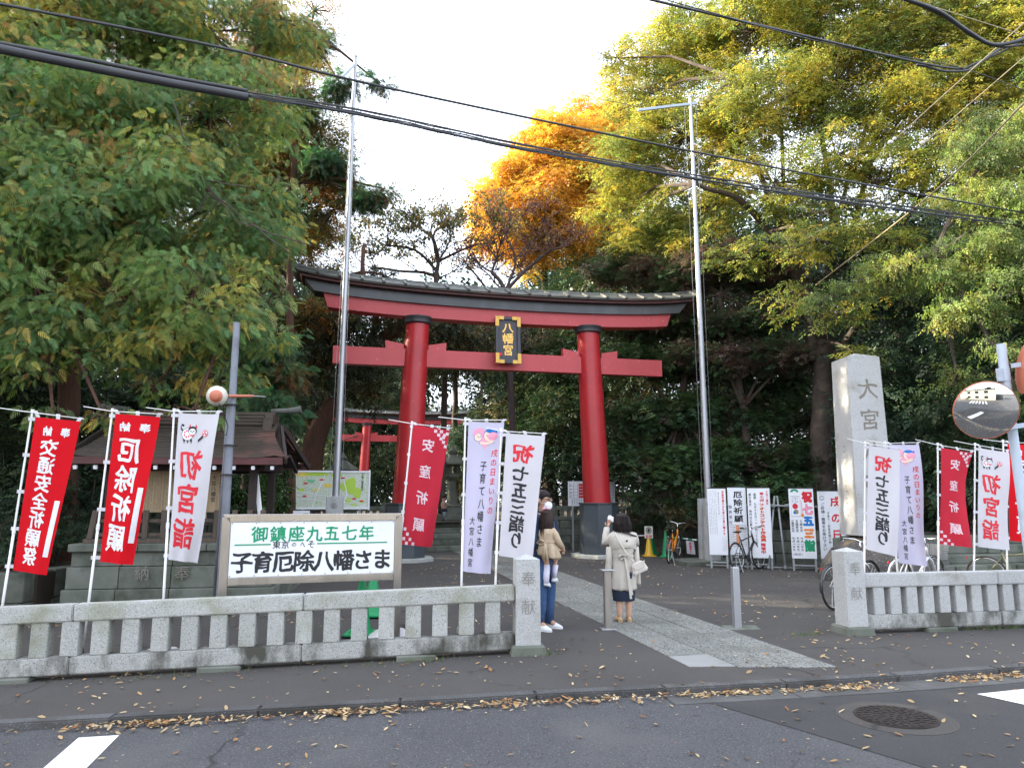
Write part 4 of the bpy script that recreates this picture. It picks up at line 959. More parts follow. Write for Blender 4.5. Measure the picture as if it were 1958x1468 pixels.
for i, (x, y) in enumerate(((.15, .68), (.36, .78), (.64, .83), (.14, .33), (.80, .26), (.90, .20), (.5, .3))):
    blob(mpf(5), x, y, .03, .025, M['ink_red'], 'map_landmark', o, i+30)
letters(column('大宮八幡宮周辺', .905, .95, .065, sa=.032), mpf(5), M['ink'], 'lettering', o, bold=.015)

# =====================================================  UPRIGHT SIGN BOARDS (right)
def sboard(label, x0, x1, y0, y1, Y0, Y1, draw, legs=1090, mm='board_white'):
    a = P(x0, y0, Y0); b = P(x1, y0, Y1); c = P(x0, y1, Y0); w = (b-a).length; z1 = a.z; z0 = c.z; h = z1-z0
    o = thing('standing_sign', label, 'sign', ((a.x+b.x)/2, (a.y+b.y)/2, 0), math.atan2(b.y-a.y, b.x-a.x), 'upright lettered sign boards along the wall')
    MB().box((0, 0, (z0+z1)/2), (w, .03, h)).build('panel', M[mm], o, bevel=.003)
    MB().box((0, 0, z1+.012), (w+.01, .045, .02)).build('top_edge', M['black'], o)
    for s in (-1, 1): MB().box((s*(w/2-.03), .03, (z0+.03)/2), (.045, .04, z0+.1)).build('leg', M['galv'], o)
    MB().box((0, .03, z0*.45), (w-.08, .03, .03)).build('crosspiece', M['galv'], o)
    MB().bar((0, .05, z1*.8), (0, .75, .02), .03, .03).build('rear_prop', M['galv'], o)
    f = lambda a_, b_: (-w/2+w*a_, -.0185, z0+h*b_)
    f2 = lambda a_, b_: (-w/2+w*a_, -.0205, z0+h*b_)
    draw(o, f, f2, w, h); return o
def vt(o, f, s, a, b1, b0, sz_a, w, h, m, bold=.02, brush=0, asp=.95):
    n = len(s); pitch = (b1-b0)/n; it = [(ch, a, b1-pitch*(i+.5), sz_a, pitch*asp) for i, ch in enumerate(s) if ch != ' ']
    return letters(it, f, m, 'lettering', o, bold=bold, brush=brush)
def fine(o, f, a0, a1, b1, b0, step, w, h, m='ink_grey'):
    mb = MB(); a = a0
    while a < a1:
        b = b1
        while b > b0: q = stroke(f, [(a-step*.28, b), (a+step*.28, b)], .006); mb.add(q.v, q.f); b -= random.choice((.014, .018, .03))
        a += step
    mb.build('fine_print', M[m], o, kind='stuff')
def s1(o, f, f2, w, h):
    vt(o, f, '安産祈願のお礼参り子育八幡さま', .84, .97, .30, .13, w, h, M['ink_red'], .025); vt(o, f, '戌の日のうけつけ', .60, .95, .60, .08, w, h, M['ink'], .01)
    fine(o, f, .1, .5, .96, .3, .09, w, h); fine(o, f, .75, .95, .26, .06, .06, w, h)
def s2(o, f, f2, w, h):
    vt(o, f, '厄除祈願', .55, .955, .475, .50, w, h, M['ink'], .03, .05, .9); vt(o, f, '随時受付', .12, .75, .44, .17, w, h, M['ink'], .01, .04, .7)
    mb = MB()
    for k in range(10): q = stroke(f, [(.08, .44-.035*k), (.92, .44-.035*k)], .006); mb.add(q.v, q.f)
    for x in (.08, .24, .38, .56, .74, .92): q = stroke(f, [(x, .44), (x, .125)], .006); mb.add(q.v, q.f)
    mb.build('table_lines', M['ink_grey'], o)
    for k in range(9): MB().add([f2(.39, .437-.035*k), f2(.55, .437-.035*k), f2(.55, .41-.035*k), f2(.39, .41-.035*k)], [(3, 2, 1, 0)]).build('red_cell', M['ink_orange'], o)
    fine(o, f2, .14, .36, .43, .14, .07, w, h); fine(o, f2, .6, .9, .43, .14, .07, w, h)
def s3(o, f, f2, w, h):
    vt(o, f, '大宮八幡宮', .87, .965, .76, .11, w, h, M['ink_red'], .015); vt(o, f, '第七回', .64, .945, .80, .20, w, h, M['ink_red'], .03, 0, .85)
    vt(o, f, 'フォトコンテスト作品展', .62, .785, .235, .23, w, h, M['ink_orange'], .065); vt(o, f2, 'フォトコンテスト作品展', .62, .785, .235, .22, w, h, M['ink_red'], .02)
    vt(o, f, '開催中', .60, .215, .06, .22, w, h, M['ink_red'], .04); vt(o, f, '期間 九月十五日～十一月二十三日', .33, .93, .20, .12, w, h, M['ink'], .01, .02)
    vt(o, f, '展示場所 神門内北翼廊', .11, .93, .40, .12, w, h, M['ink'], .01, .02)
def s4(o, f, f2, w, h):
    for ch, b, c, mm in (('祝', .88, .155, 'ink_red'), ('七', .70, .15, 'ink_pink'), ('五', .535, .145, 'ink_blue'), ('三', .36, .145, 'ink_orange'), ('詣', .185, .16, 'ink_green')):
        letters([(ch, .74, b, .40, c)], f, M[mm], 'lettering', o, bold=.075); letters([(ch, .74, b, .40, c)], f2, M['ink_lpink'] if mm in ('ink_pink',) else M[mm], 'lettering', o, bold=.03)
    disc(f, .24, .95, .17, .045, M['ink_green'], 'pine_emblem', o, a0=0, a1=PI); disc(f2, .24, .95, .07, .018, M['board_white'], 'emblem_centre', o)
    stroke(f, [(.08, .89), (.44, .89), (.44, .60), (.08, .60), (.08, .89)], .008).build('emblem_frame', M['ink_grey'], o)
    fine(o, f, .14, .42, .87, .79, .07, w, h, 'ink'); disc(f, .24, .745, .115, .04, M['ink_red'], 'red_sun', o); disc(f, .27, .665, .10, .035, M['board_wood'], 'drum_emblem', o); disc(f2, .20, .655, .05, .022, M['ink_blue'], 'drum_emblem', o)
    MB().add([f(.46, .86), f(.53, .80), f(.55, .64), f(.48, .64)], [(3, 2, 1, 0)]).build('candy_bag', M['print_faded'], o); disc(f, .52, .615, .065, .026, M['ink_orange'], 'bell_emblem', o)
    for a, s, y in ((.44, '七歳女児', '平成26年生'), (.27, '五歳男児', '平成28年生'), (.10, '三歳男女児', '平成30年生')):
        vt(o, f, s, a, .555, .375, .12, w, h, M['ink'], .015)
        its = []; b = .285
        for ch in (y[0], y[1], y[2:4], y[4], y[5]):
            if len(ch) == 2: its += [(ch[0], a-.035, b, .085, .032), (ch[1], a+.035, b, .085, .032)]
            else: its.append((ch, a, b, .12, .036))
            b -= .040
        letters(its, f, M['ink'], 'lettering', o, bold=.012)
    letters([(c, .07+.085*i, .06, .10, .034) for i, c in enumerate('(数え年)')], f, M['ink'], 'lettering', o, bold=.01)
def s5(o, f, f2, w, h):
    vt(o, f, '戌 の 日', .66, .91, .30, .40, w, h, M['ink_red'], .03, .04, 1.25); vt(o, f, '本 日', .91, .985, .82, .12, w, h, M['ink'], .015)
    vt(o, f, 'ご祈祷・腹帯をお受け下さい', .17, .83, .12, .15, w, h, M['ink'], .012, .03); vt(o, f, '子育て・安産祈願の神', .37, .70, .22, .10, w, h, M['ink'], .005)
    disc(f, .16, .90, .10, .035, M['ink_grey'], 'crest_ring', o, ring=.02); fine(o, f, .08, .3, .985, .95, .06, w, h)
sboard('white sign with one red text column, half hidden by the flagpole block', 1352, 1387, 934, 1060, 17.75, 17.6, s1)
sboard('narrow white sign with four large black characters above a red and black table', 1390, 1425, 932, 1060, 17.7, 17.65, s2)
sboard('white sign with a long orange outlined column behind the black bicycle', 1428, 1471, 933, 1066, 17.5, 17.35, s3)
sboard('white sign with red, pink, blue, orange and green characters', 1507, 1554, 934, 1067, 17.1, 16.95, s4)
sboard('grey white sign with large red characters, partly behind the boulder', 1562, 1612, 939, 1068, 17.0, 16.9, s5, mm='board_white')
# steel pipe rack between the signs
o = thing('pipe_rack', 'grey scaffold pipe rack holding up the sign boards', 'pipe rack', (6.3, 17.6, 0), 0)
for x0, x1 in ((1470, 1481), (1502, 1486)):
    a = P(x0, 1085, 17.3)-Vector((6.3, 17.6, 0)); b = P(x1, 948, 17.75)-Vector((6.3, 17.6, 0)); MB().tube([a, b], .024, 10).build('upright_pipe', M['galv'], o, smooth=True)
    MB().tube([a-Vector((0, 0, .02)), a+Vector((0, 0, .05))], .036, 10).build('foot_clamp', M['galv'], o)
for y in (967, 968.5):
    pass
a = P(1350, 963, 17.95)-Vector((6.3, 17.6, 0)); b = P(1612, 970, 17.4)-Vector((6.3, 17.6, 0)); MB().tube([a, b], .024, 10).build('cross_pipe', M['galv'], o, smooth=True)
a = P(1350, 1080, 17.95)-Vector((6.3, 17.6, 0)); b = P(1580, 1088, 17.3)-Vector((6.3, 17.6, 0)); MB().tube([a, b], .02, 10).build('ground_pipe', M['galv'], o, smooth=True)
for x in (1478, 1505): c = P(x, 966.5, 17.66)-Vector((6.3, 17.6, 0)); MB().box(c, (.09, .1, .08)).build('clamp', M['galv'], o, bevel=.01)

# notice board behind the right pillar
a = P(1086, 920, 23.1); b = P(1175, 922, 23.5); c = P(1086, 967, 23.1); w = (b-a).length
o = thing('notice_board', 'white table of years board half hidden by the right gate pillar', 'notice board', ((a.x+b.x)/2, (a.y+b.y)/2, .0), math.atan2(b.y-a.y, b.x-a.x))
z1, z0 = a.z, c.z; h = z1-z0
MB().box((0, 0, (z0+z1)/2), (w, .03, h)).build('panel', M['map_paper'] if False else M['board_white'], o)
for s in (-1, 1): MB().box((s*w*.4, .04, z0/2+.1), (.05, .05, z0+.2)).build('post', M['galv'], o)
f = lambda a_, b_: (-w/2+w*a_, -.018, z0+h*b_); f2 = lambda a_, b_: (-w/2+w*a_, -.020, z0+h*b_)
mb = MB()
for k in range(6): q = stroke(f, [(.03, .92-.12*k), (.97, .92-.12*k)], .012); mb.add(q.v, q.f)
for k in range(12): q = stroke(f, [(.03+.0855*k, .92), (.03+.0855*k, .32)], .010); mb.add(q.v, q.f)
mb.build('table_lines', M['ink_grey'], o)
for k in range(5): MB().add([f2(.22, .90-.12*k), f2(.36, .90-.12*k), f2(.36, .81-.12*k), f2(.22, .81-.12*k)], [(3, 2, 1, 0)]).build('red_cell', M['ink_red'], o)
for k in range(4): disc(f2, .055, .83-.15*k, .013, .022, M['ink'], 'black_cell', o, n=6)
fine(o, f2, .08, .95, .27, .04, .05, w, h, 'ink')

# =====================================================  STONE LANTERN (behind steps)
lp = P(865, 958, 26.5); o = thing('stone_lantern', 'tall weathered stone lantern on a tiered base beyond the steps', 'stone lantern', (lp.x, 26.5, PZ), R(13))
m = M['mossy_stone']
MB().frust((0, 0, 0), (1.25, 1.25), (1.2, 1.2), .22).frust((0, 0, .22), (.95, .95), (.9, .9), .2).build('stepped_base', m, o, bevel=.02)
MB().lathe((0, 0, .42), [(.30, 0), (.32, .08), (.22, .14), (.19, .6), (.19, .95), (.23, 1.02)], 18).build('shaft', m, o)
MB().lathe((0, 0, 1.44), [(.24, 0), (.38, .10), (.40, .18)], 6).build('platform', m, o)
fb = MB()
for k in range(6):
    t = 2*PI*k/6; fb.box((.235*math.cos(t), .235*math.sin(t), 1.79), (.08, .08, .36), rz=t)
fb.lathe((0, 0, 1.615), [(.26, 0), (.26, .05)], 6).lathe((0, 0, 1.93), [(.26, 0), (.26, .05)], 6).build('fire_box', m, o)
MB().lathe((0, 0, 1.98), [(.40, .03), (.56, 0), (.54, .06), (.34, .2), (.16, .34), (.12, .36)], 6).build('roof_cap', m, o)
MB().lathe((0, 0, 2.34), [(.10, 0), (.15, .08), (.16, .14), (.09, .24), (.02, .34)], 14).build('finial', m, o)
# second lantern roof glimpsed by the map board
lp = P(655, 900, 27); o = thing('stone_lantern', 'dim stone lantern just behind the top of the map board', 'stone lantern', (lp.x, 27, PZ), R(13))
MB().frust((0, 0, 0), (1.2, 1.2), (1.1, 1.1), .4).build('stepped_base', m, o, bevel=.02); MB().lathe((0, 0, .4), [(.22, 0), (.19, .9)], 16).build('shaft', m, o)
MB().lathe((0, 0, 1.3), [(.3, 0), (.36, .1), (.24, .12), (.24, .5)], 6).build('fire_box', m, o); MB().lathe((0, 0, 1.8), [(.6, 0), (.5, .08), (.16, .35)], 6).build('roof_cap', m, o); MB().lathe((0, 0, 2.15), [(.1, 0), (.15, .1), (.02, .3)], 12).build('finial', m, o)

# =====================================================  CONES AND BARS
def cone(label, loc, m, h=.7, group='traffic cones', rz=0, sign=False):
    o = thing('traffic_cone', label, 'traffic cone', loc, rz, group)
    MB().slab([(-.19, -.15), (-.15, -.19), (.15, -.19), (.19, -.15), (.19, .15), (.15, .19), (-.15, .19), (-.19, .15)], 0, .028).build('base', m, o, bevel=.005)
    MB().lathe((0, 0, .028), [(.15, 0), (.14, .02), (.115, .05), (.032, h-.03), (.024, h-.01), (.01, h)], 20).build('body', m, o, smooth=False); smooth_angle(LAST)
    if sign:
        MB().box((0, -.05, h+.06), (.24, .012, .34)).build('sign_plate', M['lamp_white'], o, bevel=.004)
        f = lambda a, b: (a, -.0575, h+.06+b); disc(f, 0, .05, .08, .095, M['black'], 'no_parking_ring', o, ring=.022); disc(f, 0, .05, .04, .06, M['black'], 'symbol', o)
        letters([(c, -.045+.09*i, -.115, .08, .08) for i, c in enumerate('駐輪')], f, M['ink_red'], 'lettering', o, bold=.02)
    return o
c = G(690, 1212, 0); cone('tall green traffic cone behind the stone fence, nearer of the two', (c.x, c.y, 0), M['cone_green'], .72)
c = G(712, 1176, 0); cone('green traffic cone behind the stone fence, farther of the two', (c.x, c.y, 0), M['cone_green'], .72)
MB().box((0, 0, 0), (.42, .3, .02)).build('rubber_mat', M['rubber']).location = (-1.88, 9.42, .012)
tag(bpy.data.objects['rubber_mat'], 'black rubber weight pad under the nearer green cone', 'rubber pad')
bpy.data.objects['rubber_mat'].location = (G(690, 1212).x, G(690, 1212).y, -.012)
o = thing('plastic_weight', 'grey plastic banner base lying by the green cones', 'banner base', (G(745, 1222).x, G(745, 1222).y+.1, 0), R(15))
MB().frust((0, 0, 0), (.56, .40), (.30, .18), .10).build('body', M['plastic_grey'], o, bevel=.015); MB().box((0, -.05, .105), (.16, .06, .02)).build('slot', M['galv'], o)
c = G(1241, 1063); cone('yellow traffic cone carrying a small no parking sign', (c.x, c.y, 0), M['cone_yellow'], .62, sign=True)
c = G(1250, 1060); cone('green traffic cone directly behind the yellow one', (c.x, c.y+.25, 0), M['cone_green'], .7)
c = G(1274, 1065); cone('green traffic cone behind the rear wheel of the orange bicycle', (c.x, c.y, 0), M['cone_green'], .72)
def conebar(label, a, b, cols):
    o = thing('cone_bar', label, 'barrier bar', a, 0); d = Vector(b)-Vector(a); n = 9
    for k in range(n): MB().tube([d*(k/n), d*((k+1)/n)], .018, 8).build('bar_section', cols[k % 2], o, smooth=True)
    return o
p0 = P(1216, 1025, 21.4); p1 = P(1240, 1023, 21.4); conebar('white barrier bar between the woman and the yellow cone', P(1150, 1027, 21.9), p1, (M['white'], M['white']))
conebar('green and white barrier bar behind the orange bicycle', P(1276, 1026, 20.6), P(1350, 1034, 19.4), (M['white'], M['cone_green']))
a = P(1311, 1033, 20.0); o = thing('hanging_notice', 'small white cloth notice with red characters hanging from the barrier bar', 'notice', (a.x, a.y-.03, a.z), R(-20))
w = .21; h = .36
MB().add([(0, 0, 0), (w, 0, -.01), (w+.03, .0, -h), (.02, -.02, -h+.02)], [(3, 2, 1, 0)]).build('sheet', M['banner_white'], o)
letters(column('駐輪禁止', w/2+.01, -.04, .068), flat(-.014), M['ink_red'], 'lettering', o, bold=.02)
a = P(1205, 1027, 21.4); o = thing('hanging_notice', 'tan tote shaped notice hanging just right of the woman in the beige coat', 'notice', (a.x-.02, a.y-.04, a.z), R(5))
MB().add([(0, 0, 0), (.18, 0, 0), (.20, -.01, -.36), (-.03, -.01, -.36)], [(3, 2, 1, 0)]).build('sheet', M['coat_tan'], o)
# small white post and plate behind the signboard
a = P(490, 908, 12.2); b = P(500, 985, 12.2); o = thing('white_marker_post', 'slim white lettered post leaning behind the signboard', 'marker post', (b.x, 12.2, 0), 0)
foot = b+(b-a)*1.0; MB().bar((a-Vector(o.location)), Vector((b.x+(b.x-a.x)*1.5, 12.2, .0))-Vector(o.location), .075, .03, up=(0, 1, 0)).build('post', M['white'], o, bevel=.004)
a = P(561, 976, 14.5); b = P(592, 974, 14.5); o = thing('small_plate', 'small white plate with black writing showing above the signboard', 'sign', ((a.x+b.x)/2, 14.5, 0), R(5))
MB().box((0, 0, a.z-.18), ((b-a).length, .02, .36)).build('panel', M['board_white'], o); MB().box((0, .03, a.z/2-.15), (.04, .03, a.z-.2)).build('post', M['galv'], o)
letters([('奉', .09, a.z-.10, .12, .12), ('納', .09, a.z-.24, .12, .12)], flat(-.0125), M['ink'], 'lettering', o, bold=.02, brush=.05)

# =====================================================  GREY POLE WITH HORN SPEAKER-LIKE LAMP
top = P(453, 617, 10.0); bt = P(431, 985, 10.0); O = bt.copy(); O.z = 0; O.x = bt.x+(bt.x-top.x)/(top.z-bt.z)*bt.z*.6
o = thing('lamp_pole', 'grey steel pole with a white and orange lamp on an arm above the signboard', 'lamp pole', O, 0)
MB().tube([Vector((0, 0, 0)), top-O], [.062, .046], 18).build('pole', M['grey_pipe'], o); smooth_angle(LAST)
MB().tube([Vector((-.085, -.0, 0)), P(445, 770, 10.0)-O+Vector((-.055, 0, 0)), P(446, 752, 10.0)-O+Vector((-.02, 0, 0))], .026, 10).build('cable_duct', M['grey_pipe'], o, smooth=True)
for y in (775, 852, 908): c = P(439+(980-y)*.04, y, 10.0)-O; MB().lathe((c.x-.03, 0, c.z), [(.10, 0), (.10, .012)], 16).build('strap', M['black'], o)
a0 = P(450, 757, 9.95)-O; MB().tube([a0+Vector((.26, .0, .0)), a0, P(425, 758, 9.8)-O], [.016, .022, .02], 10).build('arm', M['orange_paint'], o, smooth=True)
MB().tube([a0+Vector((.26, 0, 0)), a0+Vector((.42, 0, -.01))], .007, 6).build('arm_tip', M['galv'], o)
lc = P(415, 757, 9.75)-O; n0 = len(MB().v); mb = MB().lathe((0, 0, 0), [(.135, 0), (.14, .01), (.125, .05), (.09, .085), (.07, .10)], 28)
mm_ = Matrix.Translation(lc)@Vector((-.15, .94, .12)).to_track_quat('Z', 'Y').to_matrix().to_4x4()
mb.lathe((0, 0, .1), [(.07, 0), (.05, .02)], 20)
rm = Matrix.Translation(lc)@(Vector((.25, -.95, -.15)).to_track_quat('Z', 'Y').to_matrix().to_4x4())
mb.xform(rm); mb.build('shade', M['lamp_white'], o, smooth=True)
mb = MB().lathe((0, 0, .10), [(.085, -.02), (.085, 0), (.06, .02), (.05, .05), (.02, .06)], 24); mb.xform(rm); mb.build('housing', M['orange_paint'], o, smooth=False)
MB().tube([P(425, 758, 9.8)-O, rm@Vector((0, 0, .14))], .018, 8).build('bracket', M['orange_paint'], o)
pts = [rm@Vector((0, -.02, .1)), P(428, 790, 9.8)-O, P(436, 815, 9.9)-O, P(433, 832, 9.9)-O, P(416, 826, 9.9)-O+Vector((0, .05, 0))]
MB().tube(pts, .006, 6).build('cable', M['black'], o)

# =====================================================  TRAFFIC MIRRORS
YM = 9.4; tp = P(1913.5, 658, YM); t2 = P(1927.3, 760, YM); dd = (t2-tp).normalized(); ft = tp+dd*(tp.z/-dd.z); O = ft.copy(); O.z = 0
o = thing('traffic_mirror', 'grey post at the right edge carrying round orange backed convex mirrors', 'traffic mirror', O, 0)
MB().tube([Vector((0, 0, 0)), tp-O], .057, 20).build('post', M['mirror_post'], o); smooth_angle(LAST)
def cmirror(c, nrm, Rm, bow):
    mb = MB(); rs = 2.2*Rm; prof = []
    K = 14
    for k in range(K+1):
        r = Rm*k/K; prof.append((max(r, .001), -(rs-math.sqrt(rs*rs-r*r))))
    e = thing('mirror', None, None); e.parent = o
    rot = Matrix.Translation(c)@Vector(nrm).to_track_quat('Z', 'Y').to_matrix().to_4x4()
    prof = prof[::-1]
    mb = MB().lathe((0, 0, .03), prof, 56, cap=False); mb.xform(rot); mb.build('mirror_face', M['mirror'], e, smooth=True)
    z = -.085
    mb = MB().lathe((0, 0, 0), [(Rm*1.0, z), (Rm*1.008, z), (Rm*1.008, z+.03), (Rm*1.0, z+.035)], 56, cap=False); mb.xform(rot); mb.build('rim', M['orange_paint'], e)
    mb = MB().lathe((0, 0, 0), [(Rm*1.004, z), (Rm*.8, z-.04), (Rm*.3, z-.07), (.02, z-.07)], 48, cap=False); mb.xform(rot); mb.build('back_shell', M['orange_paint'], e, smooth=True)
    return e, rot
mc = P(1889, 787, YM-.28)-O; e, rot = cmirror(mc, (-.26, -.93, -.36), .375, 0)
mb = MB().box((0, .31, .005), (.05, .02, .006)); mb.xform(rot); mb.build('sticker', M['black'], e)
MB().tube([rot@Vector((0, .0, -.14)), (Vector((mc.x, mc.y+.25, mc.z-.05))), Vector((.0, .0, mc.z-.02))], .028, 10).build('bracket', M['mirror_post'], o)
MB().bar(Vector((.5, -.05, mc.z-.08)), Vector((mc.x+.12, mc.y+.15, mc.z-.22)), .03, .06).build('brace', M['mirror_post'], o)
mc2 = P(1978, 700, YM-.1)-O; e2, rot2 = cmirror(mc2, (.92, -.30, -.2), .375, 0)
MB().bar(Vector((0, 0, mc2.z+.02)), rot2@Vector((0, 0, -.15)), .03, .06).build('bracket', M['mirror_post'], o)
mb = MB().lathe((0, 0, tp.z-.50), [(.066, 0), (.066, .17)], 18).box((-.085, -.03, tp.z-.42), (.06, .05, .17)); mb.xform(Matrix.Translation(Vector(((tp-O).x*.93, (tp-O).y*.93, 0)))); mb.build('clamp', M['mirror_post'], o)

# =====================================================  OVERHEAD CABLES
def cable(label, pix, r, m, name='overhead_cable', n=6, cat='cable', group=None, wob=0, sag=True, **k):
    pts = [P(*p) for p in pix]; O = pts[0].copy(); o = MB()
    # smooth through the control points
    q = []
    for i in range(len(pts)-1):
        p0 = pts[max(i-1, 0)]; p1 = pts[i]; p2 = pts[i+1]; p3 = pts[min(i+2, len(pts)-1)]
        for s in range(n):
            t = s/n; q.append(.5*((2*p1)+(p2-p0)*t+(2*p0-5*p1+4*p2-p3)*t*t+(3*p1-p0-3*p2+p3)*t**3))
    q.append(pts[-1])
    if wob: q = [c+noise.noise_vector(c*2.2)*wob for c in q]
    ob = o.tube([c-O for c in q], r, 8).build(name, m, smooth=True); ob.location = O; tag(ob, label, cat, group); return ob
cable('single thick black cable crossing the whole view above the gate', [(-120, -12, 6.7), (0, 8, 7.0), (440, 95, 8.1), (730, 166, 9.0), (1300, 285, 10.8), (1650, 352, 12.2), (2060, 425, 14.0)], .017, M['cable'])
sl = cable('thick black cable guard sleeve at the upper left', [(-80, 78, 6.6), (0, 94, 6.8), (160, 127, 7.2), (330, 160, 7.6), (474, 186, 8.0)], .050, M['cable'], name='cable_sleeve', cat='cable sleeve')
cable('slim grey pipe riding on top of the black cable sleeve', [(-80, 66, 6.62), (0, 83, 6.82), (160, 113, 7.22), (330, 148, 7.62), (474, 174, 8.02)], .024, M['cable'], name='cable_sleeve', cat='cable sleeve')
cable('lower main strand of the cable bundle over the red gate', [(470, 182, 8.0), (700, 222, 8.7), (1000, 285, 9.8), (1350, 345, 11), (1700, 398, 12.6), (2060, 446, 14.2)], .018, M['cable'])
cable('upper support strand of the cable bundle over the red gate', [(470, 176, 8.0), (700, 212, 8.7), (1000, 276, 9.8), (1350, 338, 11), (1700, 390, 12.6), (2060, 440, 14.2)], .010, M['cable'])
for dy, rr, wb, lb in ((4, .009, .02, 'thin wavy black cable lashed along the top of the bundle'), (13, .008, .03, 'thin wavy black cable lashed under the bundle'), (8, .010, .025, 'second wavy black cable lashed inside the bundle')):
    cable(lb, [(470, 172+dy, 8.0), (700, 210+dy, 8.7), (1000, 274+dy, 9.8), (1350, 335+dy, 11), (1700, 388+dy, 12.6), (2060, 438+dy, 14.2)], rr, M['cable'], wob=wb, n=14)
# lashing spiral
pts = []
A = [P(480, 178, 8.0), P(1000, 280, 9.8), P(1700, 394, 12.6), P(2060, 443, 14.2)]
mb = MB(); NS = 520
for k in range(NS):
    f = k/(NS-1)*3; i = min(int(f), 2); t = f-i; c = A[i].lerp(A[i+1], t); an = k*.55
    pts.append(c+Vector((0, math.cos(an)*.045, math.sin(an)*.055))-A[0])
ob = mb.tube(pts, .004, 4).build('lashing_wire', M['cable']); ob.location = A[0]; tag(ob, 'fine wire spiralled round the long cable bundle', 'wire')
cable('black cable dropping from the top edge into the tangle at the upper right', [(1190, -14, 9.5), (1258, 3, 9.8), (1500, 60, 11), (1800, 128, 12.5), (1870, 120, 12.7), (1990, 60, 12.6)], .020, M['cable'], n=10)
cable('thinner cable just above the upper right black cable', [(1230, -14, 9.5), (1330, 16, 10), (1600, 88, 11.5), (1830, 128, 12.6), (2000, 190, 13.5)], .008, M['cable'])
cable('sagging thick cable loop in the top right corner', [(1690, -14, 9.5), (1790, 20, 9.8), (1850, 60, 10), (1905, 86, 10.2), (1990, 66, 10.3)], .030, M['cable'], n=10)
cable('second sagging cable loop in the top right corner', [(1700, -14, 9.6), (1800, 30, 9.9), (1860, 70, 10.1), (1915, 90, 10.3), (1990, 80, 10.4)], .018, M['cable'], n=10)
cable('hanging cable curve right of the tangle near the top right corner', [(1750, 125, 12.4), (1830, 138, 12.5), (1880, 118, 12.6), (1935, 80, 12.7), (1990, 62, 12.8)], .022, M['cable'], n=10, wob=.03)
cable('thin pale wire in the top right corner', [(1790, 15, 11), (1958, 68, 11.5), (2000, 80, 11.6)], .007, M['guy'])
g1 = cable('upper of two slanting pale guy wires with an insulator', [(1700, 276, 13), (1960, 42, 12)], .008, M['guy'], name='guy_wire', cat='wire')
g2 = cable('lower of two slanting pale guy wires with an insulator', [(1760, 280, 13), (1960, 108, 12)], .008, M['guy'], name='guy_wire', cat='wire')
cable('long bright guy wire slanting down to the tree trunk', [(1965, 190, 9.8), (1780, 372, 12.5), (1560, 545, 18.5)], .014, M['guy'], name='guy_wire', cat='wire')
for g, px, py in ((g1, 1703, 272), (g2, 1764, 273)):
    c = P(px, py, 13)-g.location; d = (P(1960, 42, 12)-P(1700, 276, 13)).normalized()
    MB().ell(c, (.055, .04, .04), 12, 8).ell(c+d*.09, (.04, .035, .035), 12, 8).build('insulator', M['insulator'], g, smooth=True)
cable('very thin wire crossing the sky between the two flagpoles', [(600, 75, 16), (1150, 190, 20), (1700, 300, 24)], .008, M['thin_wire'])
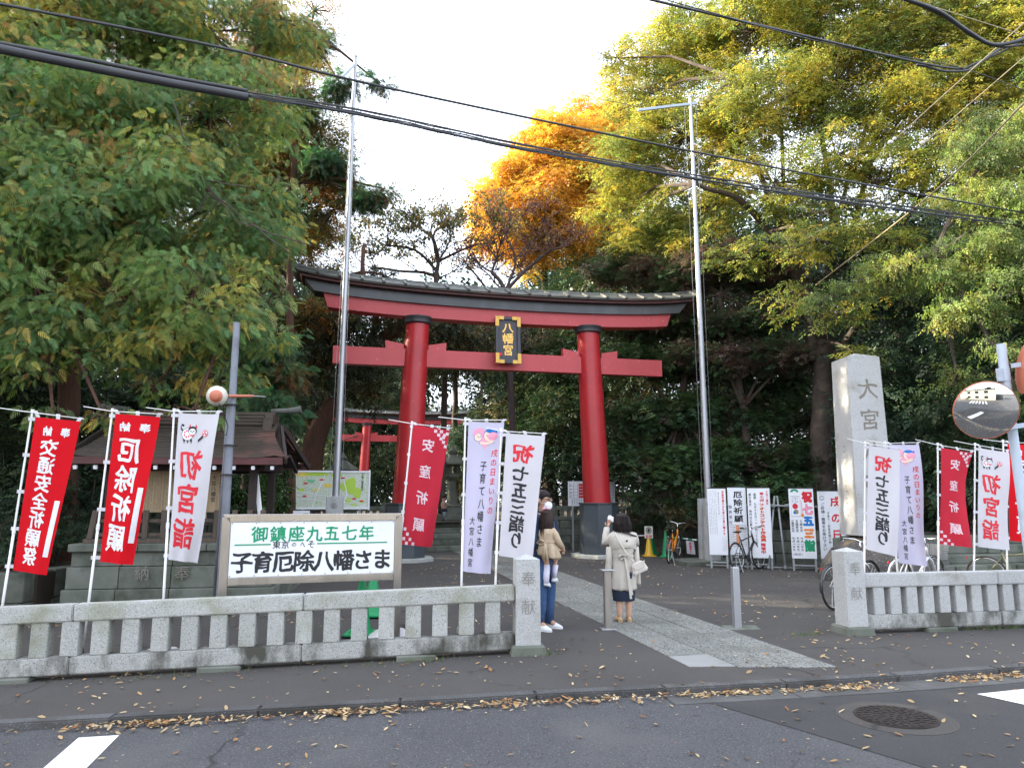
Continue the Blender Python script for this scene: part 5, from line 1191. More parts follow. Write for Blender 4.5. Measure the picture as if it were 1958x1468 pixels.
# =====================================================  BICYCLES
def bicycle(label, rear, front, paint, fenders=True, basket=False, saddle='black', bars='flat', stand=True, lean=0, mixte=False, rw=.335, tall=1.0, chain=True):
    rear = Vector(rear); front = Vector(front); d = front-rear; rz = math.atan2(d.y, d.x)
    o = thing('bicycle', label, 'bicycle', rear, rz, 'bicycles parked on the forecourt'); o.rotation_euler = (R(lean), 0, rz)
    WB = 1.04
    wt = []
    for nm, x in (('rear', 0), ('front', WB)):
        wh = thing('wheel', None, None, (x, 0, rw)); wh.parent = o
        def ringm(Rr, r, n=40, m=8):
            mb = MB(); vs = []
            for i in range(n):
                a = 2*PI*i/n
                for j in range(m): b = 2*PI*j/m; vs.append(((Rr+r*math.cos(b))*math.cos(a), r*math.sin(b), (Rr+r*math.cos(b))*math.sin(a)))
            mb.add(vs, [(i*m+j, ((i+1) % n)*m+j, ((i+1) % n)*m+(j+1) % m, i*m+(j+1) % m) for i in range(n) for j in range(m)]); return mb
        ringm(rw-.016, .017).build('tyre', M['rubber'], wh, smooth=True, fixn=True); ringm(rw-.038, .009, m=6).build('rim', M['chrome'], wh, smooth=True, fixn=True)
        mb = MB()
        for k in range(24):
            a = 2*PI*k/24; b = a+(.35 if k % 2 else -.35); mb.tube([(.02*math.cos(b), .025*(1 if k % 4 < 2 else -1), .02*math.sin(b)), ((rw-.045)*math.cos(a), 0, (rw-.045)*math.sin(a))], .0016, 3, cap=False)
        mb.build('spokes', M['chrome'], wh); MB().tube([(0, -.05, 0), (0, .05, 0)], .02, 10).build('hub', M['galv'], wh, smooth=True)
        if fenders:
            mb = MB(); vs = []; n = 16; a0, a1 = (R(15), R(190)) if nm == 'rear' else (R(20), R(165))
            for i in range(n+1):
                a = a0+(a1-a0)*i/n
                for y, r in ((-.026, rw+.004), (-.014, rw+.018), (.014, rw+.018), (.026, rw+.004)): vs.append((r*math.cos(a), y, r*math.sin(a)))
            mb.add(vs, [(i*4+j, (i+1)*4+j, (i+1)*4+j+1, i*4+j+1) for i in range(n) for j in range(3)])
            mb.build('mudguard', M['bike_black'] if fenders == 'black' else M['chrome'], o, smooth=True).location = (x, 0, rw)
    bb = Vector((.44, 0, .28)); sc_ = Vector((.27, 0, .74*tall)); ht = Vector((.86, 0, .82*tall)); hb_ = Vector((.90, 0, .66*tall))
    f = MB()
    f.tube([bb, sc_], .017, 10); f.tube([bb, hb_], .020, 10); f.tube([hb_, ht], .022, 10)
    if mixte: f.tube([bb+Vector((-.05, 0, .14)), hb_+Vector((-.02, 0, .05))], .017, 10)
    else: f.tube([sc_+Vector((.02, 0, -.06)), ht+Vector((-.005, 0, -.04))], .016, 10)
    for s in (-1, 1):
        f.tube([bb+Vector((0, s*.03, 0)), (0, s*.06, rw)], .010, 8); f.tube([sc_+Vector((0, s*.015, -.08)), (0, s*.06, rw)], .009, 8)
    f.build('frame', paint, o, smooth=True)
    mb = MB()
    for s in (-1, 1): mb.tube([hb_+Vector((.005, s*.01, 0)), hb_+Vector((.03, s*.05, -.06)), (WB, s*.052, rw)], [.015, .014, .010], 8)
    mb.build('fork', paint if not mixte else M['chrome'], o, smooth=True)
    MB().tube([sc_, sc_+Vector((-.03, 0, .13))], .013, 8).build('seat_post', M['chrome'], o, smooth=True)
    sp = sc_+Vector((-.035, 0, .15)); mb = MB(); mb.loft([(0, 0, -.13, .002, .07), (0, 0, -.12, .018, .08), (0, 0, -.05, .024, .07), (0, 0, .03, .020, .028), (0, 0, .13, .014, .018), (0, 0, .145, .004, .006)], 12)
    mb.xform(Matrix.Translation(sp)@Matrix(((0, 0, 1, 0), (0, 1, 0, 0), (1, 0, 0, 0), (0, 0, 0, 1)))); mb.build('saddle', M['brown_leather'] if saddle == 'brown' else M['rubber'], o, smooth=True, fixn=True)
    st_ = ht+Vector((-.03, 0, .14)); MB().tube([ht, st_], .014, 8).tube([st_, st_+Vector((.07, 0, .01))], .014, 8).build('stem', M['chrome'], o, smooth=True)
    h0 = st_+Vector((.07, 0, .01))
    if bars == 'flat': pl = [h0+Vector((-.04, -.28, .01)), h0+Vector((0, -.12, 0)), h0, h0+Vector((0, .12, 0)), h0+Vector((-.04, .28, .01))]
    else: pl = [h0+Vector((-.20, -.26, .03)), h0+Vector((-.06, -.27, .05)), h0+Vector((.03, -.14, .04)), h0, h0+Vector((.03, .14, .04)), h0+Vector((-.06, .27, .05)), h0+Vector((-.20, .26, .03))]
    MB().tube(pl, .011, 8).build('handlebar', M['chrome'], o, smooth=True)
    for s in (0, -1):
        a, b = (pl[0], pl[1]) if s == 0 else (pl[-1], pl[-2]); MB().tube([a, a.lerp(b, .6)], .016, 8).build('grip', M['brown_leather'] if saddle == 'brown' else M['rubber'], o, smooth=True)
        MB().tube([a.lerp(b, .8)+Vector((.02, 0, -.01)), a.lerp(b, .3)+Vector((.05, 0, -.03))], .005, 6).build('brake_lever', M['chrome'], o)
    MB().tube([h0, h0+Vector((.09, .02, .03)), h0+Vector((.08, 0, -.12)), hb_+Vector((.03, 0, 0))], .003, 5).build('brake_cable', M['rubber'], o)
    mb = MB().tube([bb+Vector((0, -.045, 0)), bb+Vector((0, -.052, 0))], .085, 24).build('chainring', M['bike_black'], o)
    for s in (-1, 1):
        e = bb+Vector((s*.10, -s*.075, -s*.13)); MB().tube([bb+Vector((0, -s*.07, 0)), e], .010, 6).build('crank', M['chrome'], o)
        MB().box(e+Vector((0, -s*.05, 0)), (.09, .08, .02)).build('pedal', M['rubber'], o, bevel=.004)
    MB().tube([bb+Vector((0, -.05, .083)), Vector((0, -.05, rw+.04)), Vector((-.04, -.05, rw)), Vector((0, -.05, rw-.04)), bb+Vector((0, -.05, -.083))], .005, 5).build('chain', M['galv'], o)
    if stand: MB().tube([(-.02, -.06, rw-.03), (-.10, -.16, .0)], .009, 8).build('kickstand', M['galv'], o)
    if basket:
        mb = MB(); c = Vector((WB+.10, 0, rw+.50)); 
        for k in range(9):
            f_ = k/8; w0, w1, h = .15+.03*f_, .10+.02*f_, -.22+.24*f_
            mb.tube([c+Vector((-w1, -w0, h)), c+Vector((w1, -w0, h)), c+Vector((w1, w0, h)), c+Vector((-w1, w0, h)), c+Vector((-w1, -w0, h))], .003, 4)
        for k in range(20):
            t = k/20*4; i = int(t); u = t-i; cs = [(-1, -1), (1, -1), (1, 1), (-1, 1), (-1, -1)]; x = cs[i][0]+(cs[i+1][0]-cs[i][0])*u; y = cs[i][1]+(cs[i+1][1]-cs[i][1])*u
            mb.tube([c+Vector((x*.10, y*.15, -.22)), c+Vector((x*.12, y*.18, .02))], .003, 4)
        mb.build('basket', M['galv'], o)
    MB().box((-.30, 0, .62), (.012, .025, .03)).build('rear_reflector', M['reflector'], o)
    return o
def gp(px, py): p = G(px, py); return (p.x, p.y, 0)
r = gp(1597, 1166); bicycle('white bicycle nearest the right gate post, its rear wheel sticking out past the post', r, (r[0]+.86, r[1]+.62, 0), M['bike_white'], fenders='black', basket=False, saddle='black', bars='swept', mixte=True, tall=1.0)
bicycle('white bicycle with brown saddle and wire basket behind the right banners', (6.45, 12.35, 0), (7.25, 12.85, 0), M['bike_white'], fenders=True, basket=True, saddle='brown', bars='flat', mixte=False)
bicycle('olive bicycle with brown grips at the far right by the stone stairs', (8.25, 12.9, 0), (8.75, 12.2, 0), M['bike_olive'], fenders=False, saddle='brown', bars='flat')
r = G(1413, 1094); f_ = G(1455, 1086); bicycle('slim black bicycle leaning in front of the white sign boards', (r.x, r.y, 0), (r.x+.62, r.y+.62, 0), M['bike_black'], fenders=False, saddle='black', bars='flat', lean=-6)
r = G(1281, 1077); bicycle('orange bicycle with black tyres parked beside the green cone', (r.x-.02, r.y, 0), (r.x+.42, r.y+.95, 0), M['bike_orange'], fenders='black', saddle='black', bars='swept', lean=4, mixte=True)

# =====================================================  PEOPLE
def skinned(name, V, E_, m, parent, sub=1):
    me = bpy.data.meshes.new(name); me.from_pydata([v[0] for v in V], E_, []); ob = bpy.data.objects.new(name, me); COL.objects.link(ob)
    md = ob.modifiers.new('s', 'SKIN'); md.use_smooth_shade = True
    for i, v in enumerate(V):
        r = v[1]; me.skin_vertices[0].data[i].radius = (r, r) if not hasattr(r, '__len__') else r
        me.skin_vertices[0].data[i].use_root = (i == 0)
    s = ob.modifiers.new('u', 'SUBSURF'); s.levels = sub
    dg = bpy.context.evaluated_depsgraph_get(); dg.update(); m2 = bpy.data.meshes.new_from_object(ob.evaluated_get(dg)); bpy.data.objects.remove(ob); bpy.data.meshes.remove(me)
    m2.name = name; m2.materials.clear(); m2.materials.append(m); m2.polygons.foreach_set('use_smooth', [True]*len(m2.polygons)); return link(m2, name, parent)
def wrinkle(o, amp, sc_, off=0):
    me = o.data; 
    for v in me.vertices:
        n = noise.noise(Vector((v.co.x*sc_+off, v.co.y*sc_, v.co.z*sc_*.7+off))); v.co += v.normal*n*amp
    me.update(); return o
def hand(palm, direction, up, side, m, parent, s=1.0, curl=.5):
    """palm, four bent fingers of unequal length and a thumb from the side of the palm"""
    d = Vector(direction).normalized(); u = Vector(up).normalized(); sd_ = d.cross(u).normalized()*side; p = Vector(palm); mb = MB()
    mb.tube([p-d*.03*s, p+d*.01*s, p+d*.045*s], [.026*s, .034*s, .030*s], 10, flat=.55)
    for k, l in enumerate((.062, .070, .066, .052)):
        b = p+d*.04*s+sd_*(.024-.016*k)*s; d1 = (d-u*curl*.6).normalized(); d2 = (d-u*curl*1.8).normalized(); mb.tube([b, b+d1*l*.45*s, b+d1*l*.45*s+d2*l*.55*s], [.0085*s, .008*s, .006*s], 7)
    b = p+sd_*.026*s-d*.005*s; mb.tube([b, b+(sd_+d).normalized()*.03*s, b+(sd_*.6+d).normalized()*.055*s-u*.01*s], [.011*s, .010*s, .007*s], 7); return mb.build('hand', m, parent, smooth=True)
def shoe(parent, loc, fwd, m, L=.25, W=.085, H=.075, sole=True, heel=0.0):
    f = Vector(fwd).normalized(); rz = math.atan2(f.y, f.x); mb = MB()
    mb.loft([(0, 0, 0, 0, 0)][:0]+[(.0, 0, .012, L/2, W/2), (.0, 0, .03, L/2*1.0, W/2*.98), (-.015, 0, .048, L/2*.86, W/2*.85), (-.045, 0, H, L/2*.48, W/2*.62), (-.05, 0, H+.012, L/2*.36, W/2*.5)], 16)
    T = Matrix.Translation(Vector(loc)+f*(L*.22)+Vector((0, 0, heel*.5)))@Matrix.Rotation(rz, 4, 'Z'); mb.xform(T); o = mb.build('shoe', m, parent, smooth=True)
    mb = MB().loft([(0, 0, 0, L/2*1.03, W/2*1.05), (0, 0, .018, L/2*1.03, W/2*1.05)], 16)
    if heel: mb = MB().loft([(-L*.33, 0, -heel*.5, .03, .03), (-L*.33, 0, .02, .036, .034)], 10)
    mb.xform(T); mb.build('sole', m, o, smooth=False); return o

# ---- woman with her back to us photographing the gate
wp = G(1194, 1189); o = thing('person', 'woman with bobbed dark hair in a beige belted coat photographing the gate, white shoulder bag', 'person', (wp.x, wp.y, 0), R(6))
V = [((0, 0, .78), .10), ((0, 0, .92), .095), ((0, .005, 1.06), .105), ((0, 0, 1.16), .085), ((0, .0, 1.22), .045), ((0, .02, 1.29), .072), ((0, .02, 1.37), .088), ((0, .015, 1.43), .06),
     ((-.15, 0, 1.16), .045), ((-.215, .11, 1.03), .034), ((-.14, .27, 1.26), .026), ((.15, 0, 1.16), .045), ((.21, .11, 1.03), .034), ((.07, .27, 1.27), .026),
     ((-.075, 0, .74), .082), ((-.07, .0, .40), .052), ((-.068, -.015, .25), .050), ((-.065, -.01, .08), .034), ((-.075, .10, .035), .028), ((.075, 0, .74), .082), ((.07, 0, .40), .052), ((.062, -.015, .25), .050), ((.06, -.01, .08), .034), ((.06, .10, .035), .028)]
E_ = [(0, 1), (1, 2), (2, 3), (3, 4), (4, 5), (5, 6), (6, 7), (3, 8), (8, 9), (9, 10), (3, 11), (11, 12), (12, 13), (0, 14), (14, 15), (15, 16), (16, 17), (17, 18), (0, 19), (19, 20), (20, 21), (21, 22), (22, 23)]
skinned('body', V, E_, M['skin'], o, 2)
MB().loft([(0, 0, .285, .145, .105), (0, 0, .29, .15, .11), (0, 0, .42, .165, .12), (0, 0, .62, .175, .13), (0, 0, .80, .15, .11)], 24).build('skirt', M['skirt'], o, smooth=True)
c = MB().loft([(0, 0, .44, .184, .140, .0, .03), (0, 0, .46, .186, .142), (0, 0, .62, .176, .136), (0, 0, .78, .168, .128), (0, 0, .865, .142, .112), (0, 0, .88, .14, .11), (0, 0, .90, .146, .113), (0, -.005, .98, .178, .13), (0, -.01, 1.06, .195, .138), (0, -.01, 1.13, .19, .128), (0, 0, 1.18, .155, .11), (0, 0, 1.215, .085, .075), (0, 0, 1.225, .07, .065)], 48).build('coat', M['coat'], o, smooth=True)
for v in c.data.vertices:
    a = math.atan2(v.co.y, v.co.x); k = max(0, (.86-v.co.z)/.42); v.co.x *= 1+.05*k*math.sin(a*9); v.co.y *= 1+.06*k*math.sin(a*9+1)
    if .92 < v.co.z < 1.15: v.co.y += -.012*math.sin((v.co.z-.92)*75+3*v.co.x)*(1 if v.co.y < 0 else 0)
wrinkle(c, .022, 9); wrinkle(c, .010, 24, 3)
for s in (-1, 1):
    el_ = (s*.22, .11, 1.03); wr = (-.16, .26, 1.25) if s < 0 else (.09, .26, 1.26)
    sl = MB().tube([(s*.10, 0, 1.165), (s*.15, .01, 1.14), (s*.19, .06, 1.08), el_, Vector(el_).lerp(Vector(wr), .5), wr], [.055, .060, .056, .054, .048, .042], 16).build('sleeve', M['coat'], o, smooth=True); wrinkle(sl, .016, 14, 3)
# storm cape folded over the back and hanging coat panels
cp = MB().loft([(0, -.02, .955, .165, .130, 0, -.35), (0, -.02, .97, .17, .135, 0, -.35), (0, -.018, 1.05, .182, .14), (0, -.012, 1.13, .178, .13), (0, 0, 1.18, .145, .11), (0, 0, 1.205, .12, .095)], 36, cap=False).build('cape', M['coat'], o, smooth=True); wrinkle(cp, .018, 12, 5); wrinkle(cp, .008, 28, 1)
for s, w0 in ((-1, .05), (1, .04)):
    pn_ = MB().loft([(s*.215, .02, .50 if s > 0 else .56, w0, .05), (s*.205, .02, .52 if s > 0 else .60, w0+.004, .055), (s*.195, .02, .8, .045, .06), (s*.19, .02, 1.0, .04, .06)], 14).build('coat_panel', M['coat'], o, smooth=True); wrinkle(pn_, .01, 14)
MB().tube([(.02, .0, 1.20)]+[(.19*math.sin(R(a))*1.0, -.135*math.cos(R(a)), 1.20-.055*math.sin(R(a*1.1))) for a in range(0, 100, 16)], .011, 8).build('hood_piping', M['ink'], o, smooth=True)
MB().ell((.02, -.152, 1.09), (.016, .01, .014), 10, 6).build('button', M['ink'], o)
MB().loft([(0, 0, .868, .151, .121), (0, 0, .900, .151, .121)], 32, cap=False).build('belt', M['coat'], o, smooth=True)
b = MB(); b.tube([(-.02, -.135, .885), (-.07, -.165, .91), (-.115, -.16, .88), (-.075, -.16, .845), (-.02, -.135, .875)], .022, 8, flat=.35); b.tube([(.0, -.135, .88), (.05, -.165, .905), (.08, -.16, .88), (.04, -.155, .855), (0, -.135, .875)], .018, 8, flat=.35)
b.build('bow', M['coat'], o, smooth=True)
MB().bar((.0, -.142, .87), (.05, -.185, .33), .006, .030, up=(1, 0, 0)).bar((-.01, -.145, .87), (.07, -.18, .38), .006, .028, up=(1, 0, 0)).build('belt_tails', M['coat'], o)
hr = MB(); hr.loft([(0, -.015, 1.195, .085, .070), (0, -.02, 1.205, .112, .095), (0, -.012, 1.25, .116, .108), (0, 0, 1.31, .119, .118), (0, .01, 1.375, .112, .114), (0, .012, 1.42, .090, .096), (0, .012, 1.452, .055, .06), (0, .012, 1.463, .01, .01)], 40)
h_ = hr.build('hair', M['hair'], o, smooth=True)
for v in h_.data.vertices:
    a = math.atan2(v.co.y, v.co.x); f = 1+.028*math.sin(a*17+v.co.z*6)+.02*math.sin(a*31); v.co.x *= f; v.co.y = (v.co.y-.01)*f+.01
    if v.co.z < 1.24: v.co.z += .02*math.sin(a*23)
def strands(parent, c, rx, ry, z0, z1, n, m, seed, r=.0035):
    rnd = random.Random(seed); mb = MB()
    for k in range(n):
        a = rnd.uniform(PI*.95, PI*2.05); f = rnd.uniform(.97, 1.08); q = rnd.uniform(-.15, .15); e = z0+rnd.uniform(-.03, .035)
        mb.tube([(c[0]+rx*.75*math.cos(a), c[1]+ry*.8*math.sin(a), z1), (c[0]+rx*1.02*math.cos(a+q*.3), c[1]+ry*1.02*math.sin(a+q*.3), z0*.45+z1*.55), (c[0]+rx*f*math.cos(a+q), c[1]+ry*f*math.sin(a+q), e)], [r*.6, r, r*.3], 4)
    return mb.build('hair_strands', m, parent, kind='stuff')
strands(o, (0, .0), .122, .122, 1.20, 1.42, 90, M['hair'], 5)
hand((-.13, .285, 1.275), (.25, .25, 1), (0, 1, .2), 1, M['skin'], o, .95); hand((.06, .285, 1.285), (-.2, .25, 1), (0, 1, .2), -1, M['skin'], o, .95)
MB().box((-.09, .30, 1.365), (.085, .03, .075)).box((-.095, .315, 1.41), (.05, .02, .02)).build('camera_body', M['white'], o, bevel=.008); MB().tube([(-.09, .315, 1.36), (-.09, .345, 1.36)], .024, 14).build('camera_lens', M['lens'], o)
for s in (-1, 1): shoe(o, (s*.066, .0, .0), (s*.12, 1, 0), M['shoe_beige'], .225, .075, .05, True, .03)
bg_ = MB(); bg_.add([(-.115, -.04, -.07), (.115, -.04, -.07), (.115, .04, -.07), (-.115, .04, -.07), (-.085, -.02, .08), (.085, -.02, .08), (.085, .02, .08), (-.085, .02, .08)], [(3, 2, 1, 0), (4, 5, 6, 7), (0, 1, 5, 4), (1, 2, 6, 5), (2, 3, 7, 6), (3, 0, 4, 7)])
bg_.xform(Matrix.Translation((.185, -.14, .735))@Matrix.Rotation(R(-22), 4, 'Y')); ob_ = bg_.build('shoulder_bag', M['bag'], o, bevel=.022, segs=3)
fl_ = MB().add([(-.10, -.046, .07), (.10, -.046, .07), (.06, -.056, -.01), (-.06, -.056, -.01)], [(3, 2, 1, 0)]); fl_.xform(Matrix.Translation((.185, -.14, .735))@Matrix.Rotation(R(-22), 4, 'Y')); fl_.build('bag_flap', M['coat'], o)
MB().tube([(-.12, -.10, 1.20), (-.10, -.158, 1.10), (0, -.168, .94), (.10, -.16, .80)], .008, 6).build('bag_strap', M['bag'], o, smooth=True)

# ---- man in denim holding a child
mp0 = G(1029, 1204); mo = thing('person', 'man in a white face mask, glasses and blue denim, carrying a small girl', 'person', (mp0.x+.07, mp0.y+.08, 0), R(-124))
# local +y is where he faces (to the right of the photo), local +x is his right side
V = [((0, 0, .92), .13), ((0, .0, 1.08), .125), ((0, .01, 1.26), .14), ((0, 0, 1.40), .11), ((0, .0, 1.47), .06), ((0, .025, 1.55), .075), ((0, .03, 1.64), .095), ((0, .02, 1.71), .07),
     ((-.20, 0, 1.38), .06), ((-.27, .02, 1.12), .050), ((-.22, .17, 1.01), .038), ((.20, 0, 1.38), .06), ((.26, .03, 1.12), .050), ((.02, .20, 1.0), .038),
     ((-.10, 0, .88), .105), ((-.10, .03, .48), .066), ((-.10, .0, .10), .045), ((-.11, .12, .045), .035), ((.10, 0, .88), .105), ((.11, .03, .48), .066), ((.12, .0, .10), .045), ((.12, .12, .045), .035)]
E_ = [(0, 1), (1, 2), (2, 3), (3, 4), (4, 5), (5, 6), (6, 7), (3, 8), (8, 9), (9, 10), (3, 11), (11, 12), (12, 13), (0, 14), (14, 15), (15, 16), (16, 17), (0, 18), (18, 19), (19, 20), (20, 21)]
skinned('body', V, E_, M['skin_dark'], mo, 2)
j = MB().loft([(0, 0, .80, .195, .15), (0, 0, .82, .20, .155), (0, 0, .90, .205, .158), (0, 0, 1.05, .20, .155), (0, 0, 1.22, .215, .16), (0, 0, 1.34, .215, .145), (0, 0, 1.41, .16, .115), (0, 0, 1.46, .09, .085), (0, .0, 1.475, .082, .08)], 36).build('jacket', M['denim_jacket'], mo, smooth=True); wrinkle(j, .02, 7)
MB().loft([(0, 0, 1.44, .088, .088), (0, .01, 1.50, .080, .085)], 24, cap=False).build('collar', M['denim_jacket'], mo, smooth=True)
for s in (-1, 1):
    el_ = (s*.29, .03, 1.10); wr = (-.22, .17, 1.01) if s < 0 else (.02, .20, 1.0)
    sl = MB().tube([(s*.14, 0, 1.40), (s*.21, 0, 1.37), (s*.26, .01, 1.25), el_, Vector(el_).lerp(Vector(wr), .5), wr], [.075, .085, .078, .072, .06, .05], 16).build('sleeve', M['denim_jacket'] if s > 0 else M['navy'], mo, smooth=True); wrinkle(sl, .018, 11, 2)
    lg = MB().tube([(s*.095, 0, .92), (s*.10, .01, .75), (s*.105, .03, .48), (s*.108, .01, .28), (s*.11, .0, .075)], [.118, .112, .086, .076, .074], 20).build('trouser_leg', M['denim'], mo, smooth=True); wrinkle(lg, .02, 9, s)
    shoe(mo, (s*.115, .0, 0), (s*.1, 1, 0), M['shoe_white'], .29, .10, .085)
MB().tube([(.0, .02, .92), (0, .0, .70)], .13, 16).build('trouser_seat', M['denim'], mo, smooth=True)
hr = MB(); hr.loft([(0, -.055, 1.56, .06, .05), (0, -.045, 1.60, .092, .075), (0, -.02, 1.65, .102, .10), (0, .0, 1.70, .100, .108), (0, .01, 1.745, .082, .09), (0, .005, 1.772, .04, .05), (0, .005, 1.778, .01, .01)], 30); h_ = hr.build('hair', M['hair'], mo, smooth=True); wrinkle(h_, .012, 30)
MB().loft([(0, .075, 1.515, .050, .035), (0, .080, 1.54, .066, .052), (0, .082, 1.575, .070, .056), (0, .082, 1.605, .062, .045), (0, .082, 1.622, .045, .03)], 20).build('face_mask', M['mask'], mo, smooth=True)
for s in (-1, 1):
    MB().tube([(s*.074, .09, 1.60), (s*.095, .02, 1.61)], .0025, 5).build('mask_loop', M['mask'], mo)
    MB().tube([(s*.034+.028*math.cos(a), .128, 1.65+.018*math.sin(a)) for a in np.linspace(0, 2*PI, 13)], .0028, 5, cap=False).build('glasses_rim', M['black'], mo)
    MB().ell((s*.034, .112, 1.65), (.013, .008, .008), 8, 5).build('eye', M['black'], mo); MB().tube([(s*.062, .128, 1.655), (s*.098, .02, 1.655)], .003, 5).build('glasses_arm', M['black'], mo)
    MB().ell((s*.098, .01, 1.63), (.010, .022, .034), 8, 6).build('ear', M['skin_dark'], mo, smooth=True); MB().tube([(s*.018, .118, 1.675), (s*.05, .112, 1.678)], .0045, 5).build('eyebrow', M['hair'], mo)
MB().tube([(0, .12, 1.665), (0, .140, 1.625)], [.008, .014], 8).build('nose', M['skin_dark'], mo, smooth=True)
hand((-.19, .19, 1.01), (1, .3, 0), (0, 0, 1), 1, M['skin_dark'], mo, 1.0); hand((.0, .22, 1.0), (-1, .3, 0), (0, 0, 1), -1, M['skin_dark'], mo, 1.0)
# ---- small girl in his arms
gq = P(1046, 1040, mp0.y-.18); go = thing('person', 'small girl with long dark hair, pink bow and tan coat, held by the man', 'person', (gq.x, gq.y, .0), R(-28))
zb = .98
V = [((0, 0, zb+.06), .085), ((0, 0, zb+.18), .075), ((0, 0, zb+.28), .065), ((0, 0, zb+.335), .032), ((0, .01, zb+.40), .062), ((0, .015, zb+.47), .070), ((0, .01, zb+.51), .045),
     ((-.09, .02, zb+.28), .032), ((-.17, .10, zb+.20), .026), ((-.20, .22, zb+.20), .020), ((.09, 0, zb+.27), .032), ((.15, .02, zb+.15), .026), ((.17, .08, zb+.05), .020),
     ((-.06, .05, zb-.02), .055), ((-.05, .09, zb-.17), .038), ((-.03, .03, zb-.36), .026), ((-.03, .08, zb-.40), .022), ((.04, .1, zb+.0), .052), ((.0, .24, zb-.12), .036), ((-.02, .24, zb-.32), .025), ((-.02, .29, zb-.36), .022)]
E_ = [(0, 1), (1, 2), (2, 3), (3, 4), (4, 5), (5, 6), (2, 7), (7, 8), (8, 9), (2, 10), (10, 11), (11, 12), (0, 13), (13, 14), (14, 15), (15, 16), (0, 17), (17, 18), (18, 19), (19, 20)]
skinned('body', V, E_, M['skin'], go, 2)
c = MB().loft([(.01, .0, zb-.03, .15, .12, -.25, .1), (.01, 0, zb-.01, .155, .125, -.25, .1), (0, 0, zb+.07, .135, .115), (0, 0, zb+.13, .118, .10), (0, 0, zb+.15, .116, .10), (0, 0, zb+.22, .12, .098), (0, 0, zb+.29, .11, .085), (0, 0, zb+.325, .06, .055)], 40).build('coat', M['coat_tan'], go, smooth=True)
for v in c.data.vertices:
    a = math.atan2(v.co.y, v.co.x); k = max(0, (zb+.14-v.co.z)/.16); f = 1+.10*k*math.sin(a*8); v.co.x *= f; v.co.y *= f
wrinkle(c, .03, 13); wrinkle(c, .014, 30, 2)
MB().loft([(0, 0, zb+.125, .128, .108, .05, 0), (0, 0, zb+.155, .128, .108, .05, 0)], 24, cap=False).build('coat_belt', M['coat_tan'], go, smooth=True)
b = MB().tube([(.03, -.105, zb+.13), (-.03, -.135, zb+.17), (-.09, -.12, zb+.13), (-.03, -.125, zb+.105), (.03, -.105, zb+.13)], .02, 8, flat=.4).bar((.03, -.12, zb+.13), (.07, -.14, zb-.10), .01, .03, up=(1, 0, 0)).bar((.03, -.12, zb+.13), (.02, -.14, zb-.06), .01, .03, up=(1, 0, 0)).build('coat_bow', M['coat_tan'], go, smooth=True)
for pts in ([(-.07, 0, zb+.30), (-.12, .04, zb+.25), (-.18, .11, zb+.19), (-.21, .22, zb+.19)], [(.07, 0, zb+.29), (.12, .0, zb+.23), (.155, .02, zb+.14), (.175, .07, zb+.06)]):
    wrinkle(MB().tube(pts, [.045, .046, .040, .034], 14).build('sleeve', M['coat_tan'], go, smooth=True), .016, 18)
hr = MB(); hr.loft([(0, -.045, zb+.235, .05, .02), (0, -.05, zb+.26, .075, .035), (0, -.03, zb+.33, .088, .062), (0, -.005, zb+.40, .092, .088), (0, .005, zb+.46, .092, .092), (0, .005, zb+.51, .072, .075), (0, .005, zb+.54, .035, .04), (0, .005, zb+.547, .01, .01)], 34); h_ = hr.build('hair', M['hair_brown'], go, smooth=True)
for v in h_.data.vertices:
    a = math.atan2(v.co.y, v.co.x); f = 1+.05*math.sin(a*13+v.co.z*9)+.03*math.sin(a*27); v.co.x *= f; v.co.y *= f
    if v.co.z < zb+.27: v.co.z += .05*math.sin(a*19)
strands(go, (0, -.01), .092, .085, zb+.22, zb+.50, 80, M['hair_brown'], 8)
MB().ell((-.03, -.02, zb+.555), (.03, .014, .018), 10, 6).ell((.03, -.02, zb+.555), (.03, .014, .018), 10, 6).build('hair_bow', M['pinkbow'], go, smooth=True)
MB().tube([(-.052, .088, zb-.165), (-.04, .06, zb-.27), (-.03, .03, zb-.385)], [.046, .042, .034], 12).build('sock', M['sock'], go, smooth=True); MB().tube([(-.0, .24, zb-.17), (-.02, .24, zb-.33)], [.044, .034], 12).build('sock', M['sock'], go, smooth=True)
s1_ = MB().loft([(0, 0, 0, .065, .032), (0, 0, .02, .068, .034), (-.01, 0, .04, .05, .028), (-.02, 0, .055, .03, .022)], 14); s1_.xform(Matrix.Translation((-.03, .06, zb-.425))@Matrix.Rotation(R(80), 4, 'Z')@Matrix.Rotation(R(18), 4, 'Y')); s1_.build('shoe', M['shoe_white'], go, smooth=True)
s1_ = MB().loft([(0, 0, 0, .065, .032), (0, 0, .02, .068, .034), (-.01, 0, .04, .05, .028), (-.02, 0, .055, .03, .022)], 14); s1_.xform(Matrix.Translation((-.02, .27, zb-.385))@Matrix.Rotation(R(80), 4, 'Z')); s1_.build('shoe', M['shoe_white'], go, smooth=True)
hand((-.205, .235, zb+.19), (0, 1, 0), (0, 0, 1), 1, M['skin'], go, .6); hand((.178, .085, zb+.04), (.1, .5, -1), (0, 1, 0), 1, M['skin'], go, .6)

